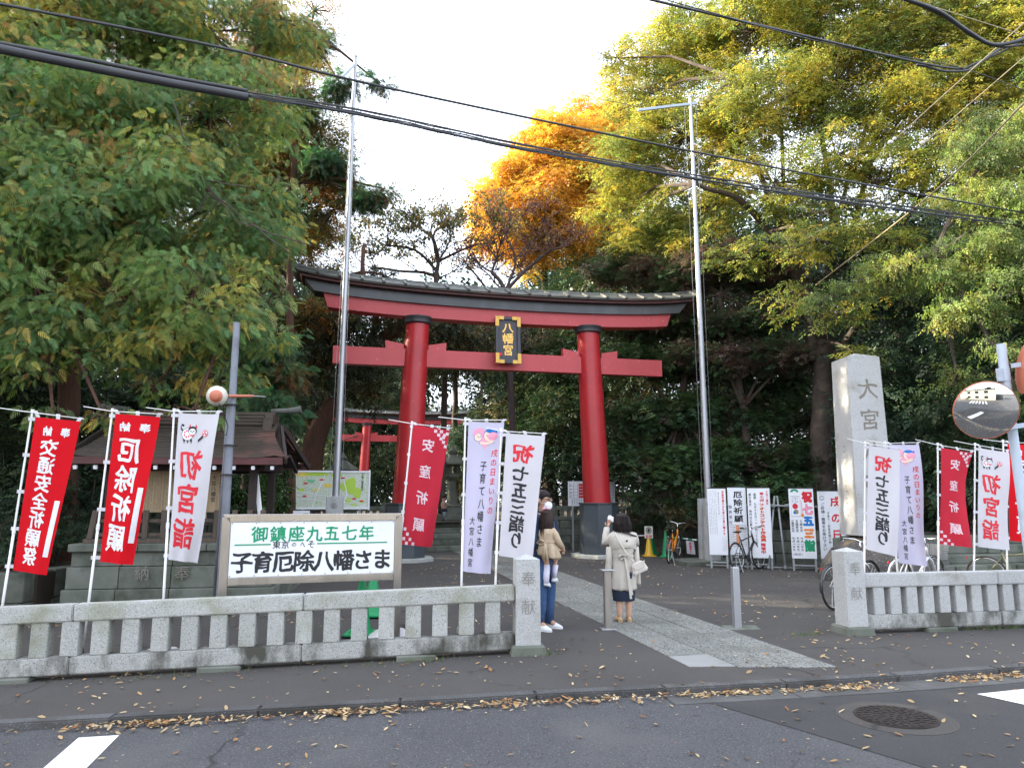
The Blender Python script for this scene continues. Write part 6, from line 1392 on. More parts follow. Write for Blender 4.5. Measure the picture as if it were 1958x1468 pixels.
# ---- toddler running on the upper terrace
kp = P(849, 993, 25.7); ko = thing('person', 'toddler in a dusty pink jumper running on the terrace above the steps', 'person', (kp.x, 25.7, PZ), R(150)); ko.scale = (1.0, 1.0, 1.0)
V = [((0, 0, .40), .065), ((0, .02, .50), .062), ((0, .04, .60), .06), ((0, .045, .655), .03), ((0, .06, .72), .06), ((0, .065, .78), .068), ((0, .055, .83), .045), ((-.08, .04, .60), .028), ((-.17, .09, .56), .023), ((-.26, .15, .58), .018), ((.08, .03, .60), .028), ((.14, -.04, .52), .023), ((.13, -.08, .44), .018),
     ((-.045, 0, .36), .05), ((-.05, .09, .22), .035), ((-.05, .06, .05), .025), ((-.05, .12, .025), .022), ((.045, 0, .36), .05), ((.05, -.03, .20), .035), ((.05, -.20, .14), .025), ((.05, -.22, .08), .022)]
E_ = [(0, 1), (1, 2), (2, 3), (3, 4), (4, 5), (5, 6), (2, 7), (7, 8), (8, 9), (2, 10), (10, 11), (11, 12), (0, 13), (13, 14), (14, 15), (15, 16), (0, 17), (17, 18), (18, 19), (19, 20)]
skinned('body', V, E_, M['skin'], ko, 1)
MB().loft([(0, .0, .40, .10, .085), (0, .01, .45, .11, .09), (0, .03, .55, .105, .085), (0, .04, .63, .08, .065), (0, .045, .66, .04, .04)], 18).build('jumper', M['sweater'], ko, smooth=True)
for pts in ([(-.06, .04, .61), (-.17, .09, .56), (-.25, .145, .58)], [(.06, .03, .61), (.14, -.04, .52), (.13, -.075, .45)]): MB().tube(pts, [.04, .036, .03], 10).build('sleeve', M['sweater'], ko, smooth=True)
MB().loft([(0, 0, .30, .13, .115), (0, 0, .31, .135, .12), (0, .0, .42, .10, .085)], 18).build('skirt', M['navy'], ko, smooth=True)
for pts in ([(-.045, 0, .36), (-.05, .09, .22), (-.05, .06, .07)], [(.045, 0, .36), (.05, -.03, .20), (.05, -.19, .14)]): MB().tube(pts, [.055, .042, .034], 10).build('trouser_leg', M['jeans_light'], ko, smooth=True)
MB().ell((-.05, .09, .03), (.03, .06, .03), 10, 6).build('shoe', M['black'], ko, smooth=True); MB().ell((.05, -.22, .10), (.03, .035, .05), 10, 6).build('shoe', M['black'], ko, smooth=True)
MB().ell((0, .04, .80), (.085, .085, .085), 14, 8, zmin=-.4).ell((.0, -.05, .82), (.04, .05, .04), 10, 6).build('hair', M['hair_brown'], ko, smooth=True)
for s in (-1, 1): MB().ell((s*.025, .125, .77), (.008, .005, .008), 6, 5).build('eye', M['black'], ko)
# =====================================================  TREES
def quadmesh(name, verts, faces, cols, m, parent=None, kind='stuff', attr='Col'):
    me = bpy.data.meshes.new(name); nv = len(verts); nf = len(faces)
    me.vertices.add(nv); me.vertices.foreach_set('co', np.ascontiguousarray(verts, dtype=np.float32).ravel())
    me.loops.add(nf*4); me.loops.foreach_set('vertex_index', np.ascontiguousarray(faces, dtype=np.int32).ravel())
    me.polygons.add(nf); me.polygons.foreach_set('loop_start', np.arange(0, nf*4, 4, dtype=np.int32))
    me.update(calc_edges=True)
    at = me.attributes.new(attr, 'FLOAT_COLOR', 'FACE'); c4 = np.ones((nf, 4), dtype=np.float32); c4[:, :3] = cols; at.data.foreach_set('color', c4.ravel())
    me.materials.append(m); return link(me, name, parent, kind)
def unit(a): return a/np.maximum(np.linalg.norm(a, axis=-1, keepdims=True), 1e-6)
def kite():   # one leaf: length along x, width y
    return np.array([[0, 0, 0], [.45, .26, .05], [1, 0, -.06], [.45, -.26, .05]]), np.array([[0, 1, 2, 3]])
def longleaf():
    return np.array([[0, 0, 0], [.4, .17, .04], [1, 0, -.14], [.4, -.17, .04]]), np.array([[0, 1, 2, 3]])
def twiglet(n=4):   # short twig of alternate leaves
    V = []; F = []
    for k in range(n):
        t = .15+.8*k/n; s = 1 if k % 2 else -1; a = s*R(48); b = np.array([t, 0, -.12*t*t]); d = np.array([math.cos(a), math.sin(a), -.18]); p = np.array([-math.sin(a), math.cos(a), 0]); L = .42*(1-.25*t)
        i = len(V); V += [b, b+d*L*.5+p*L*.24, b+d*L, b+d*L*.5-p*L*.24]; F.append([i, i+1, i+2, i+3])
    b = np.array([.9, 0, -.12]); i = len(V); V += [b, b+[.2, .1, -.02], b+[.42, 0, -.1], b+[.2, -.1, -.02]]; F.append([i, i+1, i+2, i+3]); return np.array(V), np.array(F)
def frond():    # flat drooping cypress fan with toothed edge
    V = []; F = []
    def add(b, a, L, w, z):
        d = np.array([math.cos(a), math.sin(a), z]); p = np.array([-math.sin(a), math.cos(a), 0]); i = len(V); V.extend([b, b+d*L*.4+p*w, b+d*L, b+d*L*.4-p*w]); F.append([i, i+1, i+2, i+3])
    for k in range(6):
        t = .06+.86*k/6; b = np.array([t, 0, -.30*t*t]); L = (.50-.38*t)*(1.0 if k else .8)
        for s in (-1, 1): add(b, s*R(50-16*t), L, .042*(1-.3*t), -.20-.35*t)
    add(np.array([0., 0, 0]), 0, .60, .03, -.10); add(np.array([.5, 0, -.08]), 0, .62, .035, -.42); return np.array(V), np.array(F)
def palmate():   # maple leaf cluster, layered flat
    V = []; F = []
    for q, (x, y, r) in enumerate(((.0, .0, .5), (.45, .25, .42), (.45, -.28, .42))):
        for k in range(3):
            a = R(-62+62*k)+q*.3; b = np.array([x, y, -.05*q]); d = np.array([math.cos(a), math.sin(a), -.12]); p = np.array([-math.sin(a), math.cos(a), 0]); i = len(V)
            V.extend([b, b+d*r*.45+p*r*.17, b+d*r, b+d*r*.45-p*r*.17]); F.append([i, i+1, i+2, i+3])
    return np.array(V), np.array(F)
TEMPL = {'kite': kite(), 'long': longleaf(), 'twig': twiglet(), 'frond': frond(), 'maple': palmate()}
UNIT = 6
def sprig(templ, m, droop, up, spread):
    """one small sprig of UNIT sprays, repeated over a crown by geometry nodes"""
    n = UNIT; g = RNG.normal(size=(n, 3)); g = unit(g)*(RNG.random((n, 1))**.5)*spread; g[:, 2] *= .6
    hd = unit(g+RNG.normal(size=(n, 3))*.5); hd[:, 2] = hd[:, 2]*.45-droop*RNG.random(n)*1.6; hd = unit(hd)
    nr = unit(RNG.normal(size=(n, 3))*(1-up)+np.array([0, 0, 1.0])*up+g*.2); sd_ = unit(np.cross(nr, hd)); nn = np.cross(hd, sd_)
    s = .65+.7*RNG.random(n); T, Fc = TEMPL[templ]; kv = len(T)
    V = g[:, None, :]+s[:, None, None]*(T[None, :, 0:1]*hd[:, None, :]+T[None, :, 1:2]*sd_[:, None, :]+T[None, :, 2:3]*nn[:, None, :])
    F = (Fc[None, :, :]+(np.arange(n)*kv)[:, None, None]).reshape(-1, 4)
    var = np.clip(1+.15*(RNG.random((n, 3))*2-1)+.34*(RNG.random((n, 1))*2-1), .35, 1.6); var = np.repeat(var, len(Fc), axis=0)
    o = quadmesh('sprig', V.reshape(-1, 3), F, var, m, None, None, 'var'); COL.objects.unlink(o); return o
def scatter(name, clumps, n, size, templ, pal, m, parent, droop=.3, flat_=.75, up=.7, clump_pal=.7, jitter=.18, spread=1.5, **_):
    """clumps: array (k,5) cx,cy,cz,r,palette index; sprigs are instanced on a cloud of points"""
    n = max(8, int(n*6/UNIT/6*1.0))*1
    C = np.array([c[:4] for c in clumps]); k = len(C); w_ = C[:, 3]**2; w_ /= w_.sum(); idx = RNG.choice(k, n, p=w_)
    g = unit(RNG.normal(size=(n, 3))); rad = C[idx, 3]*(RNG.random(n)**.45); off = g*rad[:, None]; off[:, 2] *= flat_; pos = C[idx, :3]+off
    P_ = np.array([p[0] for p in pal]); W_ = np.array([p[1] for p in pal], float); W_ /= W_.sum()
    if len(clumps[0]) > 4: cl = np.array([P_[int(c[4])] for c in clumps])
    else: cl = P_[RNG.choice(len(P_), k, p=W_)]
    own = P_[RNG.choice(len(P_), n, p=W_)]; t = (RNG.random(n) < clump_pal)[:, None]
    col = np.where(t, cl[idx]*.8+own*.2, own*.75+cl[idx]*.25)*(1+jitter*(RNG.random((n, 1))*2-1)*1.6); col = np.clip(col, .002, .9)
    me = bpy.data.meshes.new(name); me.vertices.add(n); me.vertices.foreach_set('co', pos.astype(np.float32).ravel())
    at = me.attributes.new('Col', 'FLOAT_COLOR', 'POINT'); c4 = np.ones((n, 4), np.float32); c4[:, :3] = col; at.data.foreach_set('color', c4.ravel())
    rot = np.stack([RNG.normal(size=n)*.3, RNG.normal(size=n)*.3, RNG.random(n)*2*PI], 1).astype(np.float32); at = me.attributes.new('rot', 'FLOAT_VECTOR', 'POINT'); at.data.foreach_set('vector', rot.ravel())
    at = me.attributes.new('scl', 'FLOAT', 'POINT'); at.data.foreach_set('value', (size*(.75+.5*RNG.random(n))).astype(np.float32)); me.update()
    ob = link(me, name, parent, 'stuff'); me.materials.append(m); sp = sprig(templ, m, droop, up, spread)
    ng = bpy.data.node_groups.new('sprigs', 'GeometryNodeTree'); ng.interface.new_socket('Geometry', in_out='INPUT', socket_type='NodeSocketGeometry'); ng.interface.new_socket('Geometry', in_out='OUTPUT', socket_type='NodeSocketGeometry')
    N = ng.nodes; L = ng.links; gi = N.new('NodeGroupInput'); go_ = N.new('NodeGroupOutput'); ip = N.new('GeometryNodeInstanceOnPoints'); oi = N.new('GeometryNodeObjectInfo'); oi.inputs['Object'].default_value = sp
    r = N.new('GeometryNodeInputNamedAttribute'); r.data_type = 'FLOAT_VECTOR'; r.inputs['Name'].default_value = 'rot'; s_ = N.new('GeometryNodeInputNamedAttribute'); s_.data_type = 'FLOAT'; s_.inputs['Name'].default_value = 'scl'
    er = N.new('FunctionNodeEulerToRotation'); L.new(r.outputs['Attribute'], er.inputs[0]); mp_ = N.new('GeometryNodeMeshToPoints')
    L.new(gi.outputs[0], mp_.inputs[0]); L.new(mp_.outputs[0], ip.inputs['Points']); L.new(oi.outputs['Geometry'], ip.inputs['Instance']); L.new(er.outputs[0], ip.inputs['Rotation']); L.new(s_.outputs['Attribute'], ip.inputs['Scale']); L.new(ip.outputs[0], go_.inputs[0])
    md = ob.modifiers.new('sprigs', 'NODES'); md.node_group = ng; return ob
def subclumps(blobs, dens=1.0, rr=(.26, .42), shell=.35, flat_=.8, tone=None):
    out = []
    for b in blobs:
        cx, cy, cz, r = b[:4]; fz = b[4] if len(b) > 4 else flat_; n = max(4, int(9*r*r*dens+6))
        for k in range(n):
            g = RNG.normal(size=3); g /= np.linalg.norm(g); q = r*(shell+(1-shell)*RNG.random()**.5)*.85; rs = r*RNG.uniform(*rr)
            rs = min(rs, 1.1); c = (cx+g[0]*q, cy+g[1]*q, cz+g[2]*q*fz, rs, cx, cy, cz); out.append(c)
    return out
def limb(pts, r0, r1, m, parent, name='limb', wob=.12, n=6):
    pts = [Vector(p) for p in pts]; q = []
    for i in range(len(pts)-1):
        p0 = pts[max(i-1, 0)]; p1 = pts[i]; p2 = pts[i+1]; p3 = pts[min(i+2, len(pts)-1)]
        for s in range(n):
            t = s/n; q.append(.5*((2*p1)+(p2-p0)*t+(2*p0-5*p1+4*p2-p3)*t*t+(3*p1-p0-3*p2+p3)*t**3))
    q.append(pts[-1]); L = len(q); q = [c+noise.noise_vector(c*.9)*wob*(i/L) for i, c in enumerate(q)]
    mb = MB().tube(q, [r0+(r1-r0)*(i/(L-1))**.8 for i in range(L)], 9); o = mb.build(name, m, parent, smooth=True); rough_up(o.data, r0*.10, 3); return o
def tree(label, trunk, r0, r1, blobs, n, size, templ, pal, bark, leafm, limbs=(), twigr=.012, name='tree', cat='tree', group=None, auto=True, trunk_wob=.15, twigmat=None, base=None, dens=1.0, tonef=None, **kw):
    base = Vector(trunk[0]); o = thing(name, label, cat, base, 0, group); rel = lambda p: Vector(p)-base
    limb([rel(p) for p in trunk], r0, r1, bark, o, 'trunk', trunk_wob)
    for pts, a, b in limbs: limb([rel(p) for p in pts], a, b, bark, o, 'limb', .2)
    ends = [Vector(trunk[-1])]+[Vector(l[0][-1]) for l in limbs]+[Vector(l[0][len(l[0])//2]) for l in limbs]+[Vector(p) for p in trunk[1:]]
    sk = {k: kw.pop(k) for k in ('rr', 'shell') if k in kw}
    cl = subclumps(blobs, dens, flat_=.8, **sk); tw = MB()
    if auto:
        for b in blobs:
            c = Vector(b[:3]); e = min(ends, key=lambda q: (q-c).length); mid = e.lerp(c, .5)+Vector((0, 0, .25*(e-c).length*.3)); ql = [e, mid, c]
            tw.tube([rel(p)+noise.noise_vector(Vector(p))*.12 for p in ql], [max(.03, min(.10, .03*b[3]+.02)), .04, .022], 6)
    for c in cl:
        a = Vector(c[4:7]); b = Vector(c[:3]); m_ = a.lerp(b, .55)+noise.noise_vector(b*1.3)*.25; tw.tube([rel(a), rel(m_), rel(b)], [twigr*1.8, twigr*1.2, twigr*.5], 4, cap=False)
        for _ in range(1):
            e = b+Vector(RNG.normal(size=3))*c[3]*.6; tw.tube([rel(m_.lerp(b, .5)), rel(b.lerp(e, .6)+Vector((0, 0, .05))), rel(e)], [twigr*.8, twigr*.5, twigr*.3], 3, cap=False)
    if tw.v: tw.build('branches', twigmat or bark, o, kind='stuff')
    if n:
        arr = [(c[0]-base.x, c[1]-base.y, c[2]-base.z, c[3]) for c in cl]
        if tonef: arr = [a+(tonef(a[0]+base.x, a[1]+base.y, a[2]+base.z),) for a in arr]
        scatter('crown', arr, n, size, templ, pal, leafm, o, **kw)
    return o
def bl(px, py, Y, r, fz=None): p = P(px, py, Y); return (p.x, p.y, p.z, r) if fz is None else (p.x, p.y, p.z, r, fz)
LT = M['leaf']; LK = M['leaf_thick']
# --- 1 big cypress at the left
GREENS = [((.088, .185, .075), 5), ((.135, .25, .085), 5), ((.21, .29, .085), 3), ((.36, .35, .08), 2), ((.48, .36, .09), 1.5), ((.38, .21, .08), 1.0), ((.06, .14, .065), 3)]
def t_cy(x, y, z):
    hi = min(1, max(0, (z-4)/7)); r = RNG.random()
    if r < .15+.28*hi: return RNG.choice([3, 3, 4, 5, 2])
    return RNG.choice([0, 1, 1, 2, 6, 0])
blobs = [bl(60, 60, 13, 2.0), bl(230, 40, 13.5, 2.0), bl(400, 60, 14, 1.8), bl(540, 40, 14.5, 1.3), bl(60, 240, 12.5, 1.9), bl(230, 230, 13, 1.9), bl(400, 220, 13.4, 1.8), bl(520, 210, 14, 1.0), bl(70, 400, 12, 1.8), bl(240, 400, 12.2, 1.8), bl(410, 400, 12.8, 1.7), bl(470, 360, 13.3, .9),
         bl(70, 550, 11.6, 1.5), bl(220, 560, 11.8, 1.4), bl(370, 560, 12, 1.3), bl(450, 540, 12.4, .8, .5), bl(510, 570, 12.6, .35, .45), bl(60, 680, 11.6, 1.0, .6), bl(230, 670, 12.0, .9, .5), bl(350, 660, 12.2, .85, .5), bl(460, 640, 12.5, .8, .5), bl(540, 630, 12.8, .5, .4), bl(300, 740, 12.3, .55, .4), bl(420, 720, 12.6, .7, .4), bl(190, 790, 11.3, .42, .5), bl(110, 800, 11.3, .45, .5), bl(370, 785, 11.8, .38, .4),
         bl(-140, 100, 12.5, 2.2), bl(-160, 330, 12, 2.0), bl(-150, 560, 11.6, 1.7), bl(150, -140, 14, 2.4), bl(450, -130, 14.5, 2.0), bl(-100, -120, 14, 2.2)]
tb = P(128, 1030, 14.2); t1 = P(132, 760, 14.2); t2 = P(150, 420, 14.2); t3 = P(180, -150, 14.5); tb.z = 0
cyl_ = [([t1+Vector((0, 0, 1.5)), P(260, 330, 13.6), P(380, 230, 13.6)], .09, .04), ([t2+Vector((0, 0, 1)), P(60, 60, 13.4), P(10, 10, 13)], .10, .04), ([P(150, 500, 14.2), P(300, 480, 13.3), P(470, 560, 12.6)], .08, .03), ([P(150, 560, 14.2), P(100, 540, 12.8), P(60, 560, 12)], .07, .03)]
tree('huge cypress at the left with green fronds turning yellow and rust', [tb, t1, t2, t3], .26, .12, blobs, 125000, .19, 'frond', GREENS, M['bark_red'], LT, cyl_, name='cypress_tree', droop=.35, up=.55, tonef=t_cy, flat_=.7, dens=1.1)
# bare dead vines hanging from it
vn = MB()
for (a, b, c, d) in (((330, 190), (380, 330), (420, 380), (560, 490)), ((390, 330), (370, 300), (330, 260), (270, 262)), ((430, 390), (400, 370), (385, 400), (360, 412)), ((200, 330), (300, 330), (420, 350), (480, 360)), ((400, 360), (450, 420), (500, 440), (600, 470)), ((60, 560), (90, 520), (120, 500), (160, 505)), ((20, 610), (60, 600), (110, 640), (140, 700))):
    q = [P(p[0], p[1], 11.8) for p in (a, b, c, d)]; pts = []
    for i in range(3):
        for s in range(6): pts.append(q[i].lerp(q[i+1], s/6)+noise.noise_vector(q[i].lerp(q[i+1], s/6)*3)*.06)
    vn.tube(pts+[q[3]], [.012]*18+[.005], 5)
ob = vn.build('dry_vine', M['twig'], smooth=True); tag(ob, 'bare pale vines trailing across the front of the big cypress', 'vine')
# --- 2 autumn broadleaf behind the cypress
AUT = [((.10, .14, .05), 4), ((.20, .19, .05), 3), ((.36, .22, .06), 3), ((.44, .18, .05), 2), ((.07, .11, .045), 3)]
tb = P(470, 900, 22.5); tb.z = .8
tree('autumn broadleaf tree with rusty orange leaves behind the cypress by the flagpole', [tb, P(500, 700, 22), P(530, 500, 21), P(540, 250, 19.8)], .24, .08, [bl(610, 300, 19.5, 1.5), bl(640, 400, 19, 1.2), bl(560, 250, 19.5, 1.6), bl(590, 470, 22, 1.5), bl(560, 400, 20.5, 1.6), bl(480, 300, 20, 2.0), bl(660, 360, 19.2, .8), bl(690, 370, 19.2, .5, .4), bl(520, 130, 20, 2.0), bl(565, 90, 19.6, 1.1), bl(600, 20, 19.3, .9), bl(630, 450, 21.5, 1.0), bl(500, 560, 22, 1.5), bl(590, 610, 22, 1.2)],
     32000, .20, 'twig', AUT, M['bark'], LT, name='broadleaf_tree', droop=.4)
# small cypress sprays hanging in front of the sky beside the flagpole
tb = P(560, 1000, 18.3); tb.z = 0
tree('slim cypress with wispy sprays reaching past the left flagpole', [tb, P(555, 700, 18.3), P(560, 350, 18.3), P(575, 60, 18.3)], .15, .04, [bl(655, 170, 18.3, .55, .4), bl(720, 160, 18.2, .28, .3), bl(640, 320, 18.2, .7, .5), bl(700, 375, 18.2, .5, .35), bl(735, 365, 18.2, .25, .3), bl(520, 400, 18.2, .7, .5), bl(570, 200, 18.3, .6), bl(600, 50, 18.3, .6), bl(505, 650, 16, .7, .45), bl(535, 700, 15.8, .4, .35), bl(520, 720, 16, .6, .4), bl(500, 780, 15.5, .7, .4)], 9000, .22, 'frond', [((.05, .12, .06), 5), ((.08, .16, .06), 3), ((.2, .12, .04), 1)], M['bark_red'], LT, name='cypress_tree', droop=.35, up=.55)
# --- 3 zelkova, big golden crown on the right
ZEL = [((.125, .165, .05), 4), ((.21, .235, .055), 4), ((.34, .31, .065), 2.6), ((.46, .36, .08), 1.6), ((.085, .12, .04), 3)]
def t_z(x, y, z):
    r = RNG.random(); f = min(1, max(0, (z-5.5)/6))
    if r < f*.68: return RNG.choice([1, 2, 2, 3])
    return RNG.choice([0, 4, 0, 1])
zb_ = P(1575, 1010, 21); zb_.z = 1.2; zf = P(1572, 650, 21)
zl = [([P(1560, 690, 21), P(1535, 560, 21), P(1470, 440, 20.5), P(1400, 380, 20), P(1330, 350, 19.5)], .26, .07), ([P(1560, 640, 21), P(1530, 520, 20.8), P(1440, 300, 20), P(1400, 150, 19.5)], .20, .05), ([zf, P(1590, 480, 21), P(1580, 300, 20.5), P(1560, 100, 20)], .22, .06), ([P(1570, 620, 21), P(1620, 480, 20.5), P(1660, 320, 20), P(1720, 120, 19.5)], .20, .05),
      ([P(1580, 700, 21), P(1640, 620, 20.3), P(1700, 500, 19.5), P(1760, 380, 18.5)], .20, .05), ([P(1575, 560, 21), P(1600, 420, 21.5), P(1650, 250, 22), P(1640, 60, 22)], .14, .04), ([P(1540, 560, 21), P(1500, 430, 21.5), P(1490, 200, 22), P(1450, 60, 22)], .14, .04)]
zbl = [bl(1180, 110, 20, 1.1), bl(1240, 180, 20, 1.6), bl(1330, 90, 20.5, 1.9), bl(1310, 260, 19.5, 1.9), bl(1440, 60, 20.5, 2.1), bl(1450, 210, 20, 2.1), bl(1560, 30, 20.5, 2.1), bl(1600, 160, 20, 2.0), bl(1210, 320, 20.5, 1.7), bl(1340, 400, 19.5, 1.6), bl(1230, 430, 21, 1.5), bl(1480, 350, 19.5, 1.6), bl(1600, 300, 18.6, 1.4), bl(1680, 80, 20, 2.0), bl(1790, 60, 19.5, 2.0), bl(1740, 210, 19, 1.8), bl(1850, 180, 18.5, 1.8),
       bl(1680, 350, 18.4, 1.3), bl(1780, 330, 18, 1.4), bl(1900, 60, 19, 2.0), bl(1420, 500, 20.5, 1.1), bl(1190, 400, 21.5, 1.3), bl(1500, 580, 19.3, .9, .5), bl(1600, 600, 19.2, .9, .5), bl(1690, 560, 19, .9, .5), bl(1640, 680, 19.2, .7, .5), bl(1520, 470, 19.2, 1.0, .6), bl(1700, 450, 18.8, 1.0, .6), bl(1600, 400, 19, 1.0, .5), bl(1900, 300, 17.8, 1.5), bl(1500, -120, 21, 2.6), bl(1750, -130, 20, 2.6), bl(2050, 100, 18, 2.4), bl(1650, 440, 17.5, 1.0, .45), bl(1560, 460, 17.8, .9, .45)]
zbl = [((b[0]*1.11, b[1]*1.11, (b[2]-EYE)*1.11+EYE, b[3]*1.08)+tuple(b[4:]) if b[0]/b[1] < .32 else b) for b in zbl]
tree('big golden yellow zelkova with forking limbs right of the gate', [zb_, P(1570, 820, 21), zf], .36, .25, zbl, 135000, .20, 'twig', ZEL, M['bark_zelkova'], LT, [(a_, b_*.72, c_*.8) for a_, b_, c_ in zl], name='zelkova_tree', droop=.3, tonef=t_z, dens=1.25, rr=(.2, .36))
# --- 4 near branches of a second zelkova at the far right
ZG = [((.10, .15, .045), 4), ((.15, .20, .055), 4), ((.24, .25, .06), 2), ((.06, .09, .035), 3)]
tb = P(2160, 1000, 15); tb.z = .2
tree('green zelkova whose leafy branches hang over the traffic mirror', [tb, P(2140, 600, 15), P(2120, 200, 15)], .3, .18, [bl(1800, 530, 14.6, .8, .45), bl(1700, 520, 15, .8, .45), bl(1620, 560, 15.4, .6, .4), bl(1880, 480, 14.2, 1.0, .5), bl(1860, 600, 14, .8, .5), bl(1950, 560, 13.6, 1.0, .5), bl(1900, 660, 13.6, .55, .5), bl(1950, 400, 14.2, 1.1), bl(1850, 400, 14.8, 1.0, .6), bl(1900, 280, 14.8, 1.1), bl(1560, 580, 16, .45, .35), bl(1830, 720, 14.8, .5, .5), bl(1940, 740, 14.4, .6), bl(2060, 480, 13.6, 1.4), bl(2080, 200, 14.5, 1.6)],
     24000, .16, 'twig', ZG, M['bark_zelkova'], LT, [([P(2140, 560, 15), P(1950, 520, 14.4), P(1780, 490, 14.8), P(1660, 530, 15.2)], .10, .03)], name='zelkova_tree', droop=.6, dens=1.3)
# --- 5 orange tree lit by the sun behind the gate
ORG = [((.63, .345, .085), 4), ((.57, .27, .075), 2.5), ((.58, .43, .11), 3), ((.40, .32, .09), 1.2)]
tb = P(1050, 960, 34); tb.z = 1.0
tree('bright orange autumn tree catching the sun beyond the gate', [tb, P(1045, 700, 34), P(1040, 380, 34)], .35, .12, [bl(960, 400, 32, 1.9), bl(1000, 330, 32, 1.8), bl(1070, 280, 32.5, 2.1), bl(1040, 390, 31.5, 2.1), bl(1110, 350, 32, 2.2), bl(1130, 270, 32, 1.9), bl(990, 440, 31.5, 1.6), bl(1080, 440, 31.5, 1.6), bl(925, 455, 33.5, 1.2), bl(930, 400, 33.5, 1.0), bl(1140, 240, 35, 2.0), bl(1190, 330, 34, 2.2), bl(1010, 470, 33, 1.7), bl(1120, 450, 33, 2.0)], 70000, .28, 'twig', ORG, M['bark'], LT, name='autumn_tree', droop=.2)
# --- 6 almost bare cherry in the gap
def baretree(label, base, spread, pixpts, n, pal, m, lsize=.12, depth=4, name='cherry_tree', seed=1, twr=.012):
    rnd = random.Random(seed); b0 = Vector(base); o = thing(name, label, 'tree', b0); mb = MB(); tips = []
    def grow(p, d, L, r, k):
        pts = [p]; q = p.copy(); dd = d.copy()
        for i in range(4):
            dd = (dd+Vector((rnd.gauss(0, .18), rnd.gauss(0, .18), rnd.gauss(.02, .10)))).normalized(); q = q+dd*L/4; pts.append(q.copy())
        mb.tube([x-b0 for x in pts], [r, r*.88, r*.76, r*.66, r*.56], 6 if r > .03 else 4, cap=False)
        if k == 0: tips.extend(pts[1:]); return
        for j in range(3 if k > 1 else 4):
            ang = rnd.uniform(0, 2*PI); sp = rnd.uniform(.5, .95); t = Vector((math.cos(ang), math.sin(ang)*.8, rnd.uniform(-.15, .5))); nd = (dd*(1-sp*.5)+t*sp).normalized(); nd.z = nd.z*.75+.05
            grow(pts[rnd.choice((2, 3, 4))], nd.normalized(), L*rnd.uniform(.6, .82), r*.55, k-1)
        grow(pts[4], dd, L*.75, r*.56, k-1)
    for (pts, r) in pixpts:
        for a, b_ in zip(pts, pts[1:]): pass
        q = [Vector(x) for x in pts]; limb([x-b0 for x in q], r, r*.5, m, o, 'trunk' if r > .12 else 'limb', .1)
        for i in range(1, len(q)):
            for _ in range(2 if i < len(q)-1 else 3):
                d = (q[i]-q[i-1]).normalized(); ang = rnd.uniform(0, 2*PI); nd = (d*.5+Vector((math.cos(ang), math.sin(ang)*.6, rnd.uniform(0, .6)))*.8).normalized(); grow(q[i], nd, spread, r*.35, depth-1)
    mb.build('branches', m, o, kind='stuff')
    if n:
        T = np.array([(p-b0)[:] for p in tips]); cl = [(t[0], t[1], t[2], .12) for t in T]; scatter('leaves', cl, n, lsize, 'kite', pal, LT, o, droop=.7)
    return o
Y = 26; tb = P(845, 900, Y); tb.z = PZ
baretree('sparse cherry tree against the white sky above the gate roof', tb, .95, [([tb, P(850, 650, Y), P(833, 540, Y), P(838, 500, Y), P(826, 455, Y)], .13), ([P(836, 520, Y), P(795, 478, Y), P(740, 470, Y)], .07), ([P(838, 500, Y), P(880, 480, Y), P(905, 470, Y)], .06), ([P(838, 530, Y), P(800, 520, Y+.5), P(720, 515, Y+.5)], .08)], 5200, [((.14, .13, .04), 4), ((.28, .15, .05), 2), ((.10, .11, .04), 3)], M['twig'], .13, 4, seed=4)
Y = 24.5; tb = P(985, 900, Y); tb.z = PZ
baretree('bare purplish twiggy tree below the orange foliage', tb, 1.0, [([tb, P(975, 700, Y), P(965, 560, Y), P(940, 520, Y)], .13), ([P(965, 560, Y), P(1000, 520, Y), P(1050, 480, Y)], .08), ([P(970, 600, Y), P(920, 540, Y+.5), P(890, 500, Y+.5)], .06), ([P(965, 560, Y), P(985, 500, Y), P(975, 465, Y)], .06)], 2500, [((.10, .05, .05), 3), ((.2, .11, .05), 1)], M['twig_purple'], .10, 3, seed=9)
# --- 7 leaning dark reddish trunk left of the gate with a dark crown
DK = [((.034, .068, .034), 5), ((.052, .098, .04), 4), ((.09, .125, .045), 2), ((.15, .135, .045), 1)]
DK2 = [((.025, .052, .03), 5), ((.040, .075, .036), 4), ((.07, .10, .042), 1.5)]
tb = P(592, 900, 23); tb.z = PZ
tree('dark leaning tree with reddish bark between the pavilion and the gate', [tb, P(600, 850, 23), P(640, 760, 23), P(700, 680, 23), P(770, 620, 23)], .42, .20, [bl(660, 640, 22.5, 1.4), bl(740, 590, 23, 1.3), bl(620, 700, 23, 1.3), bl(700, 740, 23.5, 1.3), bl(660, 540, 24, 1.3), bl(740, 530, 24, .8), bl(560, 640, 23.5, 1.6), bl(840, 650, 24, 1.5), bl(900, 660, 24.5, 1.2), bl(600, 780, 24, 1.0), bl(790, 560, 24.5, .6)], 16000, .24, 'twig', [((.03, .045, .022), 4), ((.06, .07, .03), 3), ((.14, .11, .035), 1.5), ((.20, .11, .04), .8)], M['bark_red'], LK, [([P(700, 680, 23), P(720, 600, 23), P(690, 520, 23), P(700, 470, 23.5)], .16, .06), ([P(640, 760, 23), P(580, 700, 22.5), P(540, 640, 22)], .16, .07)], name='leaning_tree')
